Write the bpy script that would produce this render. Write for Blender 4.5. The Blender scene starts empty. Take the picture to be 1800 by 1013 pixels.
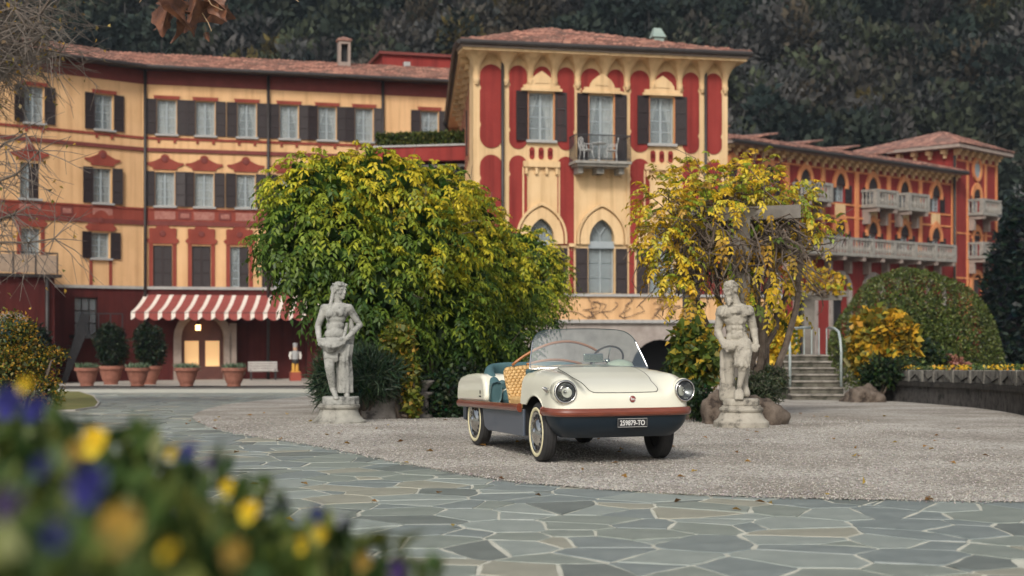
import bpy, bmesh, math, random
import numpy as np
from mathutils import Vector, Matrix
from mathutils.bvhtree import BVHTree
R = math.radians
random.seed(7); rng = np.random.default_rng(7)
scene = bpy.context.scene
C = scene.collection

# ------------------------------------------------------------------ camera, sky, sun, exposure
FPX, HOR, CAMH = 2500.0, 580.0, 1.27
cam_d = bpy.data.cameras.new('camera'); cam = bpy.data.objects.new('camera', cam_d); C.objects.link(cam)
cam.location = (0, 0, CAMH); cam.rotation_euler = (R(90), 0, 0)
cam_d.lens = 50; cam_d.sensor_width = 36; cam_d.shift_y = 73.5/1800
cam_d.clip_start = 0.05; cam_d.clip_end = 3000
cam_d.dof.use_dof = True; cam_d.dof.focus_distance = 13.6; cam_d.dof.aperture_fstop = 2.0
scene.camera = cam
SUN_EL, SUN_AZ = 37, 194      # degrees; azimuth from +Y clockwise: the light comes from behind the camera's left shoulder
world = bpy.data.worlds.new('World'); scene.world = world; world.use_nodes = True
wn, wl = world.node_tree.nodes, world.node_tree.links
wn.clear()
sky = wn.new('ShaderNodeTexSky'); sky.sky_type = 'NISHITA'; sky.sun_disc = False
sky.sun_elevation = R(SUN_EL); sky.sun_rotation = R(SUN_AZ); sky.dust_density = 4.0; sky.ozone_density = 1.0; sky.air_density = 1.0
hs = wn.new('ShaderNodeHueSaturation'); hs.inputs['Saturation'].default_value = 0.45
bg = wn.new('ShaderNodeBackground'); bg.inputs['Strength'].default_value = 0.088
wo = wn.new('ShaderNodeOutputWorld')
wl.new(sky.outputs[0], hs.inputs['Color']); wl.new(hs.outputs[0], bg.inputs['Color']); wl.new(bg.outputs[0], wo.inputs[0])
sd = bpy.data.lights.new('sun', 'SUN'); sd.energy = 1.35; sd.angle = R(11); sd.color = (1.0, 0.94, 0.86)
sun = bpy.data.objects.new('sun', sd); C.objects.link(sun)
az = R(SUN_AZ)
to_sun = Vector((math.sin(az)*math.cos(R(SUN_EL)), math.cos(az)*math.cos(R(SUN_EL)), math.sin(R(SUN_EL))))
sun.rotation_euler = to_sun.to_track_quat('Z', 'Y').to_euler(); sun.location = to_sun*60
vs = scene.view_settings
vs.view_transform = 'Standard'; vs.look = 'None'; vs.exposure = 0.64; vs.gamma = 1.0
try: vs.use_curve_mapping = False
except Exception: pass
scene.cycles.max_bounces = 6; scene.cycles.transparent_max_bounces = 12
scene.cycles.diffuse_bounces = 3; scene.cycles.glossy_bounces = 3; scene.cycles.transmission_bounces = 4
scene.cycles.caustics_reflective = False; scene.cycles.caustics_refractive = False
scene.cycles.use_denoising = True

# ------------------------------------------------------------------ helpers
def new_obj(name, me, parent=None, loc=None):
    o = bpy.data.objects.new(name, me); C.objects.link(o)
    if parent is not None: o.parent = parent
    if loc is not None: o.location = loc
    return o
def tag(o, label=None, cat=None, group=None, kind=None):
    if label: o['label'] = label
    if cat: o['category'] = cat
    if group: o['group'] = group
    if kind: o['kind'] = kind
    return o
def thing(name, label, cat, loc=(0,0,0), rz=0.0, group=None):
    o = bpy.data.objects.new(name, None); C.objects.link(o); o.empty_display_size = .2
    o.location = loc; o.rotation_euler = (0,0,rz)
    return tag(o, label, cat, group)
def copy_tree(o, parent=None):
    c = o.copy(); C.objects.link(c); c.parent = parent
    for ch in list(o.children): copy_tree(ch, c)
    return c

class MB:
    def __init__(s): s.v = []; s.f = []; s.m = []
    def add(s, v, f, m=0):
        b = len(s.v); s.v.extend([tuple(p) for p in v])
        s.f.extend([tuple(b+i for i in q) for q in f]); s.m.extend([m]*len(f)); return s
    def box(s, x0, x1, y0, y1, z0, z1, m=0):
        v = [(x0,y0,z0),(x1,y0,z0),(x1,y1,z0),(x0,y1,z0),(x0,y0,z1),(x1,y0,z1),(x1,y1,z1),(x0,y1,z1)]
        return s.add(v, [(0,3,2,1),(4,5,6,7),(0,1,5,4),(1,2,6,5),(2,3,7,6),(3,0,4,7)], m)
    def plate(s, pts, y0, y1, m=0):
        """outline in the x-z plane (counter-clockwise seen from -y), extruded from y0 (front) to y1 (back)"""
        n = len(pts)
        v = [(p[0], y0, p[1]) for p in pts] + [(p[0], y1, p[1]) for p in pts]
        f = [tuple(range(n)), tuple(range(2*n-1, n-1, -1))]
        f += [(i, i+n, (i+1)%n+n, (i+1)%n) for i in range(n)]
        return s.add(v, f, m)
    def slab(s, pts, z0, z1, m=0):
        n = len(pts)
        v = [(p[0], p[1], z1) for p in pts] + [(p[0], p[1], z0) for p in pts]
        f = [tuple(range(n)), tuple(range(2*n-1, n-1, -1))] + [(i, i+n, (i+1)%n+n, (i+1)%n) for i in range(n)]
        return s.add(v, f, m)
    def ring(s, outer, inner, y0, y1, m=0):
        """two matching outlines (same count, x-z plane) -> frame with thickness"""
        n = len(outer)
        v = [(p[0],y0,p[1]) for p in outer]+[(p[0],y0,p[1]) for p in inner]+[(p[0],y1,p[1]) for p in outer]+[(p[0],y1,p[1]) for p in inner]
        f = []
        for i in range(n-1):
            j = i+1
            f += [(i,n+i,n+j,j),(2*n+i,2*n+j,3*n+j,3*n+i),(i,j,2*n+j,2*n+i),(n+i,3*n+i,3*n+j,n+j)]
        return s.add(v, f, m)
    def tube(s, pts, r, n=8, m=0, closed=False, cap=True):
        pts = [Vector(p) for p in pts]; k = len(pts)
        rr = r if hasattr(r, '__len__') else [r]*k
        v = []; up = Vector((0,0,1)); prev = None
        for i, p in enumerate(pts):
            if closed: t = pts[(i+1)%k]-pts[i-1]
            else: t = pts[min(i+1,k-1)]-pts[max(i-1,0)]
            if t.length < 1e-9: t = Vector((0,0,1))
            t.normalize()
            if prev is None:
                a = t.cross(up if abs(t.z) < .95 else Vector((1,0,0))).normalized()
            else:
                a = (prev - t*prev.dot(t)); a = a.normalized() if a.length > 1e-6 else t.orthogonal().normalized()
            prev = a; b = t.cross(a)
            for j in range(n):
                q = 2*math.pi*j/n
                v.append(p + a*(rr[i]*math.cos(q)) + b*(rr[i]*math.sin(q)))
        f = []
        for i in range(k if closed else k-1):
            i2 = (i+1)%k
            for j in range(n):
                j2 = (j+1)%n
                f.append((i*n+j, i*n+j2, i2*n+j2, i2*n+j))
        if cap and not closed:
            f.append(tuple(range(n-1,-1,-1))); f.append(tuple((k-1)*n+j for j in range(n)))
        return s.add(v, f, m)
    def lathe(s, prof, n=24, c=(0,0,0), m=0, sx=1.0, sy=1.0):
        v = []; k = len(prof)
        for r, z in prof:
            for j in range(n):
                q = 2*math.pi*j/n; v.append((c[0]+r*sx*math.cos(q), c[1]+r*sy*math.sin(q), c[2]+z))
        f = [(i*n+j, i*n+(j+1)%n, (i+1)*n+(j+1)%n, (i+1)*n+j) for i in range(k-1) for j in range(n)]
        f.append(tuple(range(n-1,-1,-1))); f.append(tuple((k-1)*n+j for j in range(n)))
        return s.add(v, f, m)
    def ell(s, c, r, n=14, rot=None, m=0):
        """ellipsoid"""
        v = []; h = n//2
        for i in range(h+1):
            t = math.pi*i/h
            for j in range(n):
                q = 2*math.pi*j/n
                p = Vector((r[0]*math.sin(t)*math.cos(q), r[1]*math.sin(t)*math.sin(q), r[2]*math.cos(t)))
                if rot is not None: p = rot @ p
                v.append(p+Vector(c))
        f = [(i*n+j, (i+1)*n+j, (i+1)*n+(j+1)%n, i*n+(j+1)%n) for i in range(h) for j in range(n)]
        return s.add(v, f, m)
    def mesh(s, name):
        me = bpy.data.meshes.new(name); me.from_pydata([tuple(p) for p in s.v], [], s.f); me.update(); return me
    def build(s, name, mats, parent=None, smooth=False, loc=None, bevel=0):
        me = s.mesh(name)
        if not isinstance(mats, (list, tuple)): mats = [mats]
        for m in mats: me.materials.append(m)
        if len(mats) > 1: me.polygons.foreach_set('material_index', s.m)
        if smooth: me.polygons.foreach_set('use_smooth', [True]*len(me.polygons))
        o = new_obj(name, me, parent, loc)
        if bevel:
            b = o.modifiers.new('bevel', 'BEVEL'); b.width = bevel; b.segments = 2; b.limit_method = 'ANGLE'; b.angle_limit = R(40)
        return o

# ------------------------------------------------------------------ materials (procedural)
def nodes(name):
    m = bpy.data.materials.new(name); m.use_nodes = True
    nt = m.node_tree; return m, nt.nodes, nt.links, nt.nodes['Principled BSDF']
def mat(name, c1, c2=None, rough=.7, scale=3.0, bump=0.0, bscale=40.0, metal=0.0, spec=.5, coat=0.0, detail=6, stretch=(1,1,1), attr=None, ao=None):
    m, n, l, b = nodes(name)
    b.inputs['Roughness'].default_value = rough; b.inputs['Metallic'].default_value = metal
    b.inputs['Specular IOR Level'].default_value = spec; b.inputs['Coat Weight'].default_value = coat
    b.inputs['Base Color'].default_value = (*c1, 1)
    tc = n.new('ShaderNodeTexCoord'); mp = n.new('ShaderNodeMapping'); mp.inputs['Scale'].default_value = stretch
    l.new(tc.outputs['Object'], mp.inputs['Vector'])
    if c2 is not None:
        t = n.new('ShaderNodeTexNoise'); t.inputs['Scale'].default_value = scale; t.inputs['Detail'].default_value = detail; t.inputs['Roughness'].default_value = .62
        l.new(mp.outputs[0], t.inputs['Vector'])
        cr = n.new('ShaderNodeValToRGB'); cr.color_ramp.elements[0].position = .33; cr.color_ramp.elements[1].position = .68
        cr.color_ramp.elements[0].color = (*c1, 1); cr.color_ramp.elements[1].color = (*c2, 1)
        l.new(t.outputs['Fac'], cr.inputs[0]); l.new(cr.outputs[0], b.inputs['Base Color'])
    if bump:
        t2 = n.new('ShaderNodeTexNoise'); t2.inputs['Scale'].default_value = bscale; t2.inputs['Detail'].default_value = 5
        l.new(mp.outputs[0], t2.inputs['Vector'])
        bp = n.new('ShaderNodeBump'); bp.inputs['Strength'].default_value = min(1, bump); bp.inputs['Distance'].default_value = .02
        l.new(t2.outputs['Fac'], bp.inputs['Height']); l.new(bp.outputs[0], b.inputs['Normal'])
    return m
def leaf_mat(name, rough=.55, trans=.35):
    m, n, l, b = nodes(name)
    a = n.new('ShaderNodeAttribute'); a.attribute_name = 'Col'
    l.new(a.outputs['Color'], b.inputs['Base Color']); b.inputs['Roughness'].default_value = rough
    b.inputs['Specular IOR Level'].default_value = .3
    tr = n.new('ShaderNodeBsdfTranslucent'); l.new(a.outputs['Color'], tr.inputs['Color'])
    mx = n.new('ShaderNodeMixShader'); mx.inputs[0].default_value = trans
    out = n['Material Output']; l.new(b.outputs[0], mx.inputs[1]); l.new(tr.outputs[0], mx.inputs[2]); l.new(mx.outputs[0], out.inputs[0])
    return m
def plaster(name, c1, c2, streak=(.6,.6,.6)):
    """painted render: broad mottling, fine grain and faint vertical weathering streaks"""
    m, n, l, b = nodes(name); b.inputs['Roughness'].default_value = .85; b.inputs['Specular IOR Level'].default_value = .25
    tc = n.new('ShaderNodeTexCoord')
    t = n.new('ShaderNodeTexNoise'); t.inputs['Scale'].default_value = .55; t.inputs['Detail'].default_value = 8; t.inputs['Roughness'].default_value = .65
    l.new(tc.outputs['Object'], t.inputs['Vector'])
    cr = n.new('ShaderNodeValToRGB'); cr.color_ramp.elements[0].position = .35; cr.color_ramp.elements[1].position = .7
    cr.color_ramp.elements[0].color = (*c1,1); cr.color_ramp.elements[1].color = (*c2,1)
    l.new(t.outputs['Fac'], cr.inputs[0])
    mp = n.new('ShaderNodeMapping'); mp.inputs['Scale'].default_value = (2.2,2.2,.12); l.new(tc.outputs['Object'], mp.inputs['Vector'])
    t2 = n.new('ShaderNodeTexNoise'); t2.inputs['Scale'].default_value = 1.6; t2.inputs['Detail'].default_value = 6; l.new(mp.outputs[0], t2.inputs['Vector'])
    cr2 = n.new('ShaderNodeValToRGB'); cr2.color_ramp.elements[0].position = .3; cr2.color_ramp.elements[1].position = .52
    cr2.color_ramp.elements[0].color = (*streak,1); cr2.color_ramp.elements[1].color = (1,1,1,1); l.new(t2.outputs['Fac'], cr2.inputs[0])
    mx = n.new('ShaderNodeMix'); mx.data_type = 'RGBA'; mx.blend_type = 'MULTIPLY'; mx.inputs[0].default_value = .8
    l.new(cr.outputs[0], mx.inputs['A']); l.new(cr2.outputs[0], mx.inputs['B']); l.new(mx.outputs['Result'], b.inputs['Base Color'])
    t3 = n.new('ShaderNodeTexNoise'); t3.inputs['Scale'].default_value = 14; l.new(tc.outputs['Object'], t3.inputs['Vector'])
    bp = n.new('ShaderNodeBump'); bp.inputs['Strength'].default_value = .25; bp.inputs['Distance'].default_value = .03
    l.new(t3.outputs['Fac'], bp.inputs['Height']); l.new(bp.outputs[0], b.inputs['Normal'])
    return m
def emis(name, col, s):
    m, n, l, b = nodes(name); b.inputs['Base Color'].default_value = (*col,1)
    b.inputs['Emission Color'].default_value = (*col,1); b.inputs['Emission Strength'].default_value = s; return m
def attr_mat(name, rough=.85, spec=.3, bump=0, bscale=60):
    m, n, l, b = nodes(name); a = n.new('ShaderNodeAttribute'); a.attribute_name = 'Col'
    l.new(a.outputs['Color'], b.inputs['Base Color']); b.inputs['Roughness'].default_value = rough; b.inputs['Specular IOR Level'].default_value = spec
    if bump:
        tc = n.new('ShaderNodeTexCoord'); t = n.new('ShaderNodeTexNoise'); t.inputs['Scale'].default_value = bscale; t.inputs['Detail'].default_value = 5
        l.new(tc.outputs['Object'], t.inputs['Vector']); bp = n.new('ShaderNodeBump'); bp.inputs['Strength'].default_value = bump; bp.inputs['Distance'].default_value = .02
        l.new(t.outputs['Fac'], bp.inputs['Height']); l.new(bp.outputs[0], b.inputs['Normal'])
    return m
M = {}
M['ochre'] = plaster('ochre_render', (.63,.385,.19), (.73,.465,.245), (.74,.68,.63))
M['cream'] = plaster('cream_render', (.62,.425,.225), (.72,.52,.295), (.72,.67,.62))
M['crimson'] = plaster('crimson_render', (.225,.028,.024), (.285,.042,.034), (.6,.55,.55))
M['brick_red'] = plaster('brick_red_render', (.22,.045,.030), (.29,.068,.045), (.65,.6,.6))
M['oxblood'] = plaster('oxblood_render', (.066,.012,.011), (.098,.019,.016), (.6,.6,.6))
M['maroon'] = mat('maroon_trim', (.13,.026,.02), (.18,.038,.03), .8, 2)
M['pink_panel'] = mat('faded_red_panel', (.26,.085,.065), (.40,.19,.15), .85, 9)
M['orange_trim'] = plaster('orange_trim', (.60,.22,.09), (.70,.31,.13))
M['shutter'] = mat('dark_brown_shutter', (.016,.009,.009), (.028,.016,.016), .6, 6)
M['frame'] = mat('grey_blue_window_frame', (.26,.30,.32), (.33,.37,.38), .5, 8)
M['dark'] = mat('dark_interior', (.02,.02,.022), None, .9)
M['sillstone'] = mat('grey_sill_stone', (.30,.30,.29), (.40,.39,.37), .8, 5, .2)
M['balcony'] = mat('weathered_balcony_stone', (.20,.19,.17), (.34,.32,.28), .85, 4, .3, 12)
M['curtain'] = mat('pale_curtain', (.62,.64,.60), (.78,.79,.74), .9, 3, stretch=(6,6,.3))
M['gutter'] = mat('dark_gutter', (.022,.018,.017), (.035,.03,.028), .5, 4)
M['iron'] = mat('dark_iron', (.02,.021,.024), (.04,.04,.042), .5, 10)
M['glass'] = None
m, n, l, b = nodes('window_glass'); b.inputs['Base Color'].default_value = (.30,.35,.36,1); b.inputs['Roughness'].default_value = .06
b.inputs['Alpha'].default_value = .38; b.inputs['Specular IOR Level'].default_value = .9; M['glass'] = m
def tile_mat():
    m, n, l, b = nodes('terracotta_roof_tiles'); b.inputs['Roughness'].default_value = .85
    tc = n.new('ShaderNodeTexCoord')
    v = n.new('ShaderNodeTexVoronoi'); v.inputs['Scale'].default_value = 3.2; l.new(tc.outputs['Object'], v.inputs['Vector'])
    cr = n.new('ShaderNodeValToRGB')
    e = cr.color_ramp.elements; e[0].position = 0; e[0].color = (.15,.075,.058,1); e[1].position = 1; e[1].color = (.50,.26,.185,1)
    e2 = e.new(.45); e2.color = (.27,.125,.092,1); e3 = e.new(.75); e3.color = (.38,.19,.14,1)
    sp = n.new('ShaderNodeSeparateColor'); l.new(v.outputs['Color'], sp.inputs[0]); l.new(sp.outputs[0], cr.inputs[0])
    t = n.new('ShaderNodeTexNoise'); t.inputs['Scale'].default_value = .9; t.inputs['Detail'].default_value = 7; l.new(tc.outputs['Object'], t.inputs['Vector'])
    mx = n.new('ShaderNodeMix'); mx.data_type = 'RGBA'; mx.blend_type = 'MIX'
    cr2 = n.new('ShaderNodeValToRGB'); cr2.color_ramp.elements[0].position = .45; cr2.color_ramp.elements[1].position = .75; l.new(t.outputs['Fac'], cr2.inputs[0])
    l.new(cr2.outputs[0], mx.inputs[0]); l.new(cr.outputs[0], mx.inputs['A']); mx.inputs['B'].default_value = (.12,.085,.07,1)
    l.new(mx.outputs['Result'], b.inputs['Base Color']); return m
M['tiles'] = tile_mat()

# ------------------------------------------------------------------ ground
GS, GY0, GY1 = 0.027, 19.0, 66.0
def gz(y): return 0.0 if y < GY0 else -GS*(min(y, GY1)-GY0)
def at(px, py, Y): return Vector(((px-900)/FPX*Y, Y, CAMH+(HOR-py)/FPX*Y))
def on_ground(px, py):
    k = (py-HOR)/FPX
    Y = CAMH/k
    if Y > GY0: Y = (CAMH-GS*GY0)/(k-GS)
    if Y > GY1 or Y < 0: Y = (CAMH+GS*(GY1-GY0))/k
    return Vector(((px-900)/FPX*Y, Y, gz(Y)))
M['soil'] = mat('packed_earth_gravel', (.17,.155,.13), (.26,.24,.205), .95, 1.2, .5, 30)
ys = [-60, 19, 66, 110, 400, 1500]
g = MB()
for i, y in enumerate(ys):
    for x in (-1500, 1500): g.v.append((x, y, gz(y)-.03))
g.f = [(2*i, 2*i+1, 2*i+3, 2*i+2) for i in range(len(ys)-1)]; g.m = [0]*len(g.f)
tag(g.build('ground', M['soil']), 'packed pale earth ground under the whole garden and hotel', kind='structure')

def clip(poly, nx, ny, d):
    """keep the side where nx*x+ny*y <= d"""
    out = []
    for i in range(len(poly)):
        a, b = poly[i], poly[(i+1)%len(poly)]
        da, db = nx*a[0]+ny*a[1]-d, nx*b[0]+ny*b[1]-d
        if da <= 0: out.append(a)
        if (da < 0 < db) or (db < 0 < da):
            t = da/(da-db); out.append((a[0]+(b[0]-a[0])*t, a[1]+(b[1]-a[1])*t))
    return out
def sheet(name, poly, dz, material, **kw):
    mb = MB()
    for part in (clip(poly, 0, 1, GY0), clip(clip(poly, 0, -1, -GY0), 0, 1, GY1), clip(poly, 0, -1, -GY1)):
        if len(part) > 2:
            mb.add([(p[0], p[1], gz(p[1])+dz) for p in part], [tuple(range(len(part)))])
    return mb.build(name, material)
EDGE = [(1860,886),(1700,885),(1500,881),(1350,878),(1200,872),(1050,863),(900,850),(800,834),(700,815),(620,799),(550,785),(490,776),(440,768),(400,760),(365,752),(345,744),(338,736),(345,728),(365,720),(400,712),(450,706),(520,700)]
edge = [tuple(on_ground(*p)[:2]) for p in EDGE]
gravel_poly = [(11.5, 10.2)]+[(4.3,10.36)]+edge[1:]+[(-5.6,42),(-2,46),(11,46),(11.5,30)]
def gravel_mat():
    m, n, l, b = nodes('pale_gravel'); b.inputs['Roughness'].default_value = .95; b.inputs['Specular IOR Level'].default_value = .2
    tc = n.new('ShaderNodeTexCoord')
    v = n.new('ShaderNodeTexVoronoi'); v.inputs['Scale'].default_value = 42; l.new(tc.outputs['Object'], v.inputs['Vector'])
    sp = n.new('ShaderNodeSeparateColor'); l.new(v.outputs['Color'], sp.inputs[0])
    cr = n.new('ShaderNodeValToRGB'); e = cr.color_ramp.elements
    e[0].color = (.24,.22,.195,1); e[1].color = (.66,.63,.57,1); e.new(.5).color = (.46,.43,.38,1)
    l.new(sp.outputs[0], cr.inputs[0])
    t = n.new('ShaderNodeTexNoise'); t.inputs['Scale'].default_value = .7; t.inputs['Detail'].default_value = 8; l.new(tc.outputs['Object'], t.inputs['Vector'])
    cr2 = n.new('ShaderNodeValToRGB'); cr2.color_ramp.elements[0].position=.3; cr2.color_ramp.elements[1].position=.7
    cr2.color_ramp.elements[0].color=(.55,.52,.49,1); cr2.color_ramp.elements[1].color=(1,1,1,1); l.new(t.outputs['Fac'], cr2.inputs[0])
    mx = n.new('ShaderNodeMix'); mx.data_type='RGBA'; mx.blend_type='MULTIPLY'; mx.inputs[0].default_value=1
    l.new(cr.outputs[0], mx.inputs['A']); l.new(cr2.outputs[0], mx.inputs['B']); l.new(mx.outputs['Result'], b.inputs['Base Color'])
    bp = n.new('ShaderNodeBump'); bp.inputs['Strength'].default_value=.9; bp.inputs['Distance'].default_value=.012
    l.new(v.outputs['Distance'], bp.inputs['Height']); bp.invert = True; l.new(bp.outputs[0], b.inputs['Normal'])
    return m
M['gravel'] = gravel_mat()
tag(sheet('gravel_court', gravel_poly, .018, M['gravel']), 'pale gravel court the small car stands on', kind='structure')

def set_colors(me, cols, per):
    """cols: one colour per island of `per` consecutive loops"""
    at_ = me.color_attributes.new('Col', 'FLOAT_COLOR', 'CORNER')
    c = np.ones((len(cols)*per, 4), np.float32); c[:, :3] = np.repeat(np.asarray(cols, np.float32), per, axis=0)
    at_.data.foreach_set('color', c.ravel())
def np_mesh(name, V, F):
    """V (n,3), F (m,k) numpy -> mesh, fast"""
    me = bpy.data.meshes.new(name); k = F.shape[1]
    me.vertices.add(len(V)); me.vertices.foreach_set('co', V.astype(np.float32).ravel())
    me.loops.add(F.size); me.loops.foreach_set('vertex_index', F.astype(np.int32).ravel())
    me.polygons.add(len(F)); me.polygons.foreach_set('loop_start', np.arange(0, F.size, k, dtype=np.int32))
    me.polygons.foreach_set('loop_total', np.full(len(F), k, np.int32))
    me.update(calc_edges=True); return me
def inside(poly, x, y):
    c = False; j = len(poly)-1
    for i in range(len(poly)):
        xi, yi = poly[i]; xj, yj = poly[j]
        if (yi > y) != (yj > y) and x < (xj-xi)*(y-yi)/(yj-yi)+xi: c = not c
        j = i
    return c
# loose pebbles on the gravel, real geometry close to the camera
N = 52000
yy = 10.2+rng.power(.75, N)*10; yy = 10.2+(rng.random(N)**1.7)*11
xx = -4.6+rng.random(N)*9.6
keep = np.array([inside(gravel_poly, a, b) for a, b in zip(xx, yy)])
xx, yy = xx[keep], yy[keep]; N = len(xx)
ne_ = 2600; ei = rng.integers(0, 14, ne_); et = rng.random(ne_); EA = np.array(edge); ep = EA[ei]*(1-et[:,None])+EA[ei+1]*et[:,None]; ep += rng.normal(0,.045,(ne_,2))-np.array([0,.02])
xx = np.concatenate([xx, ep[:,0]]); yy = np.concatenate([yy, ep[:,1]]); N = len(xx)
sz = .004+.0065*rng.random(N)**2
base = np.array([(1,0,0),(0,1,0),(-1,0,0),(0,-1,0),(0,0,1),(0,0,-1)], float)
fc = np.array([(0,1,4),(1,2,4),(2,3,4),(3,0,4),(1,0,5),(2,1,5),(3,2,5),(0,3,5)])
P = base[None]*(.7+.6*rng.random((N,6,1)))*sz[:,None,None]; P[:,:,2] *= .75
an = rng.random(N)*6.28; ca, sa = np.cos(an)[:,None], np.sin(an)[:,None]
P = np.stack([P[:,:,0]*ca-P[:,:,1]*sa, P[:,:,0]*sa+P[:,:,1]*ca, P[:,:,2]], -1)
P += np.stack([xx, yy, np.where(yy < GY0, 0, -GS*(yy-GY0))+.018+sz*.3], -1)[:,None]
me = np_mesh('gravel', P.reshape(-1,3), (fc[None]+6*np.arange(N)[:,None,None]).reshape(-1,3))
g0 = rng.random(N)[:,None]; colr = (.20+.36*g0**1.2)*np.array([1,.94,.85])+rng.normal(0,.015,(N,3))
set_colors(me, np.clip(colr,.04,.7), 24); me.materials.append(attr_mat('pebble_stone'))
tag(new_obj('gravel', me), 'loose pale pebbles strewn over the gravel court', kind='stuff')

# flagstone paving
nl_ = 130; lx = rng.uniform(-4.5,6,nl_); ly = 8+rng.random(nl_)**.8*16; lz_ = np.where(ly < GY0, 0, -GS*(ly-GY0))+.03
FALLEN = (lx, ly, lz_)
M['mortar'] = mat('pale_mortar', (.42,.42,.35), (.58,.57,.48), .95, 3, .3, 60)
pave_poly = [(-16,4.2),(7,4.2),(9,11.5),(4,16),(-3,34),(-4,52),(-22,54),(-20,30)]
paving = tag(sheet('paving', pave_poly, .004, M['mortar']), 'irregular grey green flagstone paving with pale joints', kind='structure')
def slate(name, c1, c2):
    m, n, l, b = nodes(name); b.inputs['Specular IOR Level'].default_value = .5
    tc = n.new('ShaderNodeTexCoord'); oi = n.new('ShaderNodeObjectInfo')
    t = n.new('ShaderNodeTexNoise'); t.inputs['Scale'].default_value = 4; t.inputs['Detail'].default_value = 9; t.inputs['Roughness'].default_value = .68; l.new(tc.outputs['Object'], t.inputs['Vector'])
    cr = n.new('ShaderNodeValToRGB'); cr.color_ramp.elements[0].position=.3; cr.color_ramp.elements[1].position=.72
    cr.color_ramp.elements[0].color=(*c1,1); cr.color_ramp.elements[1].color=(*c2,1); l.new(t.outputs['Fac'], cr.inputs[0])
    l.new(cr.outputs[0], b.inputs['Base Color'])
    mr = n.new('ShaderNodeMapRange'); mr.inputs['To Min'].default_value=.34; mr.inputs['To Max'].default_value=.62; l.new(t.outputs['Fac'], mr.inputs['Value']); l.new(mr.outputs[0], b.inputs['Roughness'])
    bp = n.new('ShaderNodeBump'); bp.inputs['Strength'].default_value=.35; bp.inputs['Distance'].default_value=.02; l.new(t.outputs['Fac'], bp.inputs['Height']); l.new(bp.outputs[0], b.inputs['Normal'])
    return m
SL = [slate('slate_blue_grey',(.155,.185,.180),(.255,.285,.272)), slate('slate_green_grey',(.18,.21,.185),(.285,.31,.27)), slate('slate_dark',(.125,.145,.135),(.20,.22,.20)),
      slate('slate_pale',(.225,.26,.24),(.33,.36,.325)), slate('slate_sand',(.25,.25,.20),(.36,.35,.28))]
SLW = [.33,.27,.15,.17,.08]
sites = []
cell = .41
r2 = random.Random(3)
for iy in range(int((52-4.4)/cell)):
    for ix in range(int(30/cell)):
        sites.append((-21+ix*cell*1.15+(iy%2)*.25+r2.uniform(-.30,.30), 4.4+iy*cell*.8+r2.uniform(-.25,.25), r2.uniform(-.05,.05)))
grid = {}
for i, s_ in enumerate(sites): grid.setdefault((int(s_[0]//.8), int(s_[1]//.8)), []).append(i)
def visible(x, y):
    px = 900+FPX*x/y; py = HOR+FPX*(CAMH-gz(y))/y
    return -60 < px < 1860 and py < 1040
stones = []
for i, (sx, sy, sw) in enumerate(sites):
    if not (visible(sx, sy) or sy < 7.2 and abs(sx) < 3.5) or not inside(pave_poly, sx, sy): continue
    px = 900+FPX*sx/sy
    if inside(gravel_poly, sx, sy) and all(inside(gravel_poly, sx+dx, sy+dy) for dx in (-.5,.5) for dy in (-.5,.5)): continue
    poly = [(sx-1,sy-1),(sx+1,sy-1),(sx+1,sy+1),(sx-1,sy+1)]
    gx, gy = int(sx//.8), int(sy//.8)
    jn = .006+.007*r2.random()
    for ax in (-2,-1,0,1,2):
        for ay in (-2,-1,0,1,2):
            for j in grid.get((gx+ax, gy+ay), ()):
                if j == i: continue
                dx, dy = sites[j][0]-sx, sites[j][1]-sy; d = math.hypot(dx, dy)
                if d < 1.9: poly = clip(poly, dx/d, dy/d, (dx*sx+dy*sy)/d+(d*d+sw-sites[j][2])/(2*d)-jn)
    if len(poly) < 3: continue
    out = []
    for p in poly:      # drop near-coincident corners
        if not out or math.hypot(p[0]-out[-1][0], p[1]-out[-1][1]) > .035: out.append(p)
    if len(out) >= 3: stones.append((sy, out))
def vis_size(s_):
    y = s_[0]; x = sum(p[0] for p in s_[1])/len(s_[1]); px = 900+FPX*x/y; py = HOR+FPX*CAMH/y
    hid = 5 if (py > 650+px*.5 and px < 720) else 0      # behind the flower bed
    return y+hid+(4 if not visible(x, y) else 0)
stones.sort(key=vis_size)
rest = MB()
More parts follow.
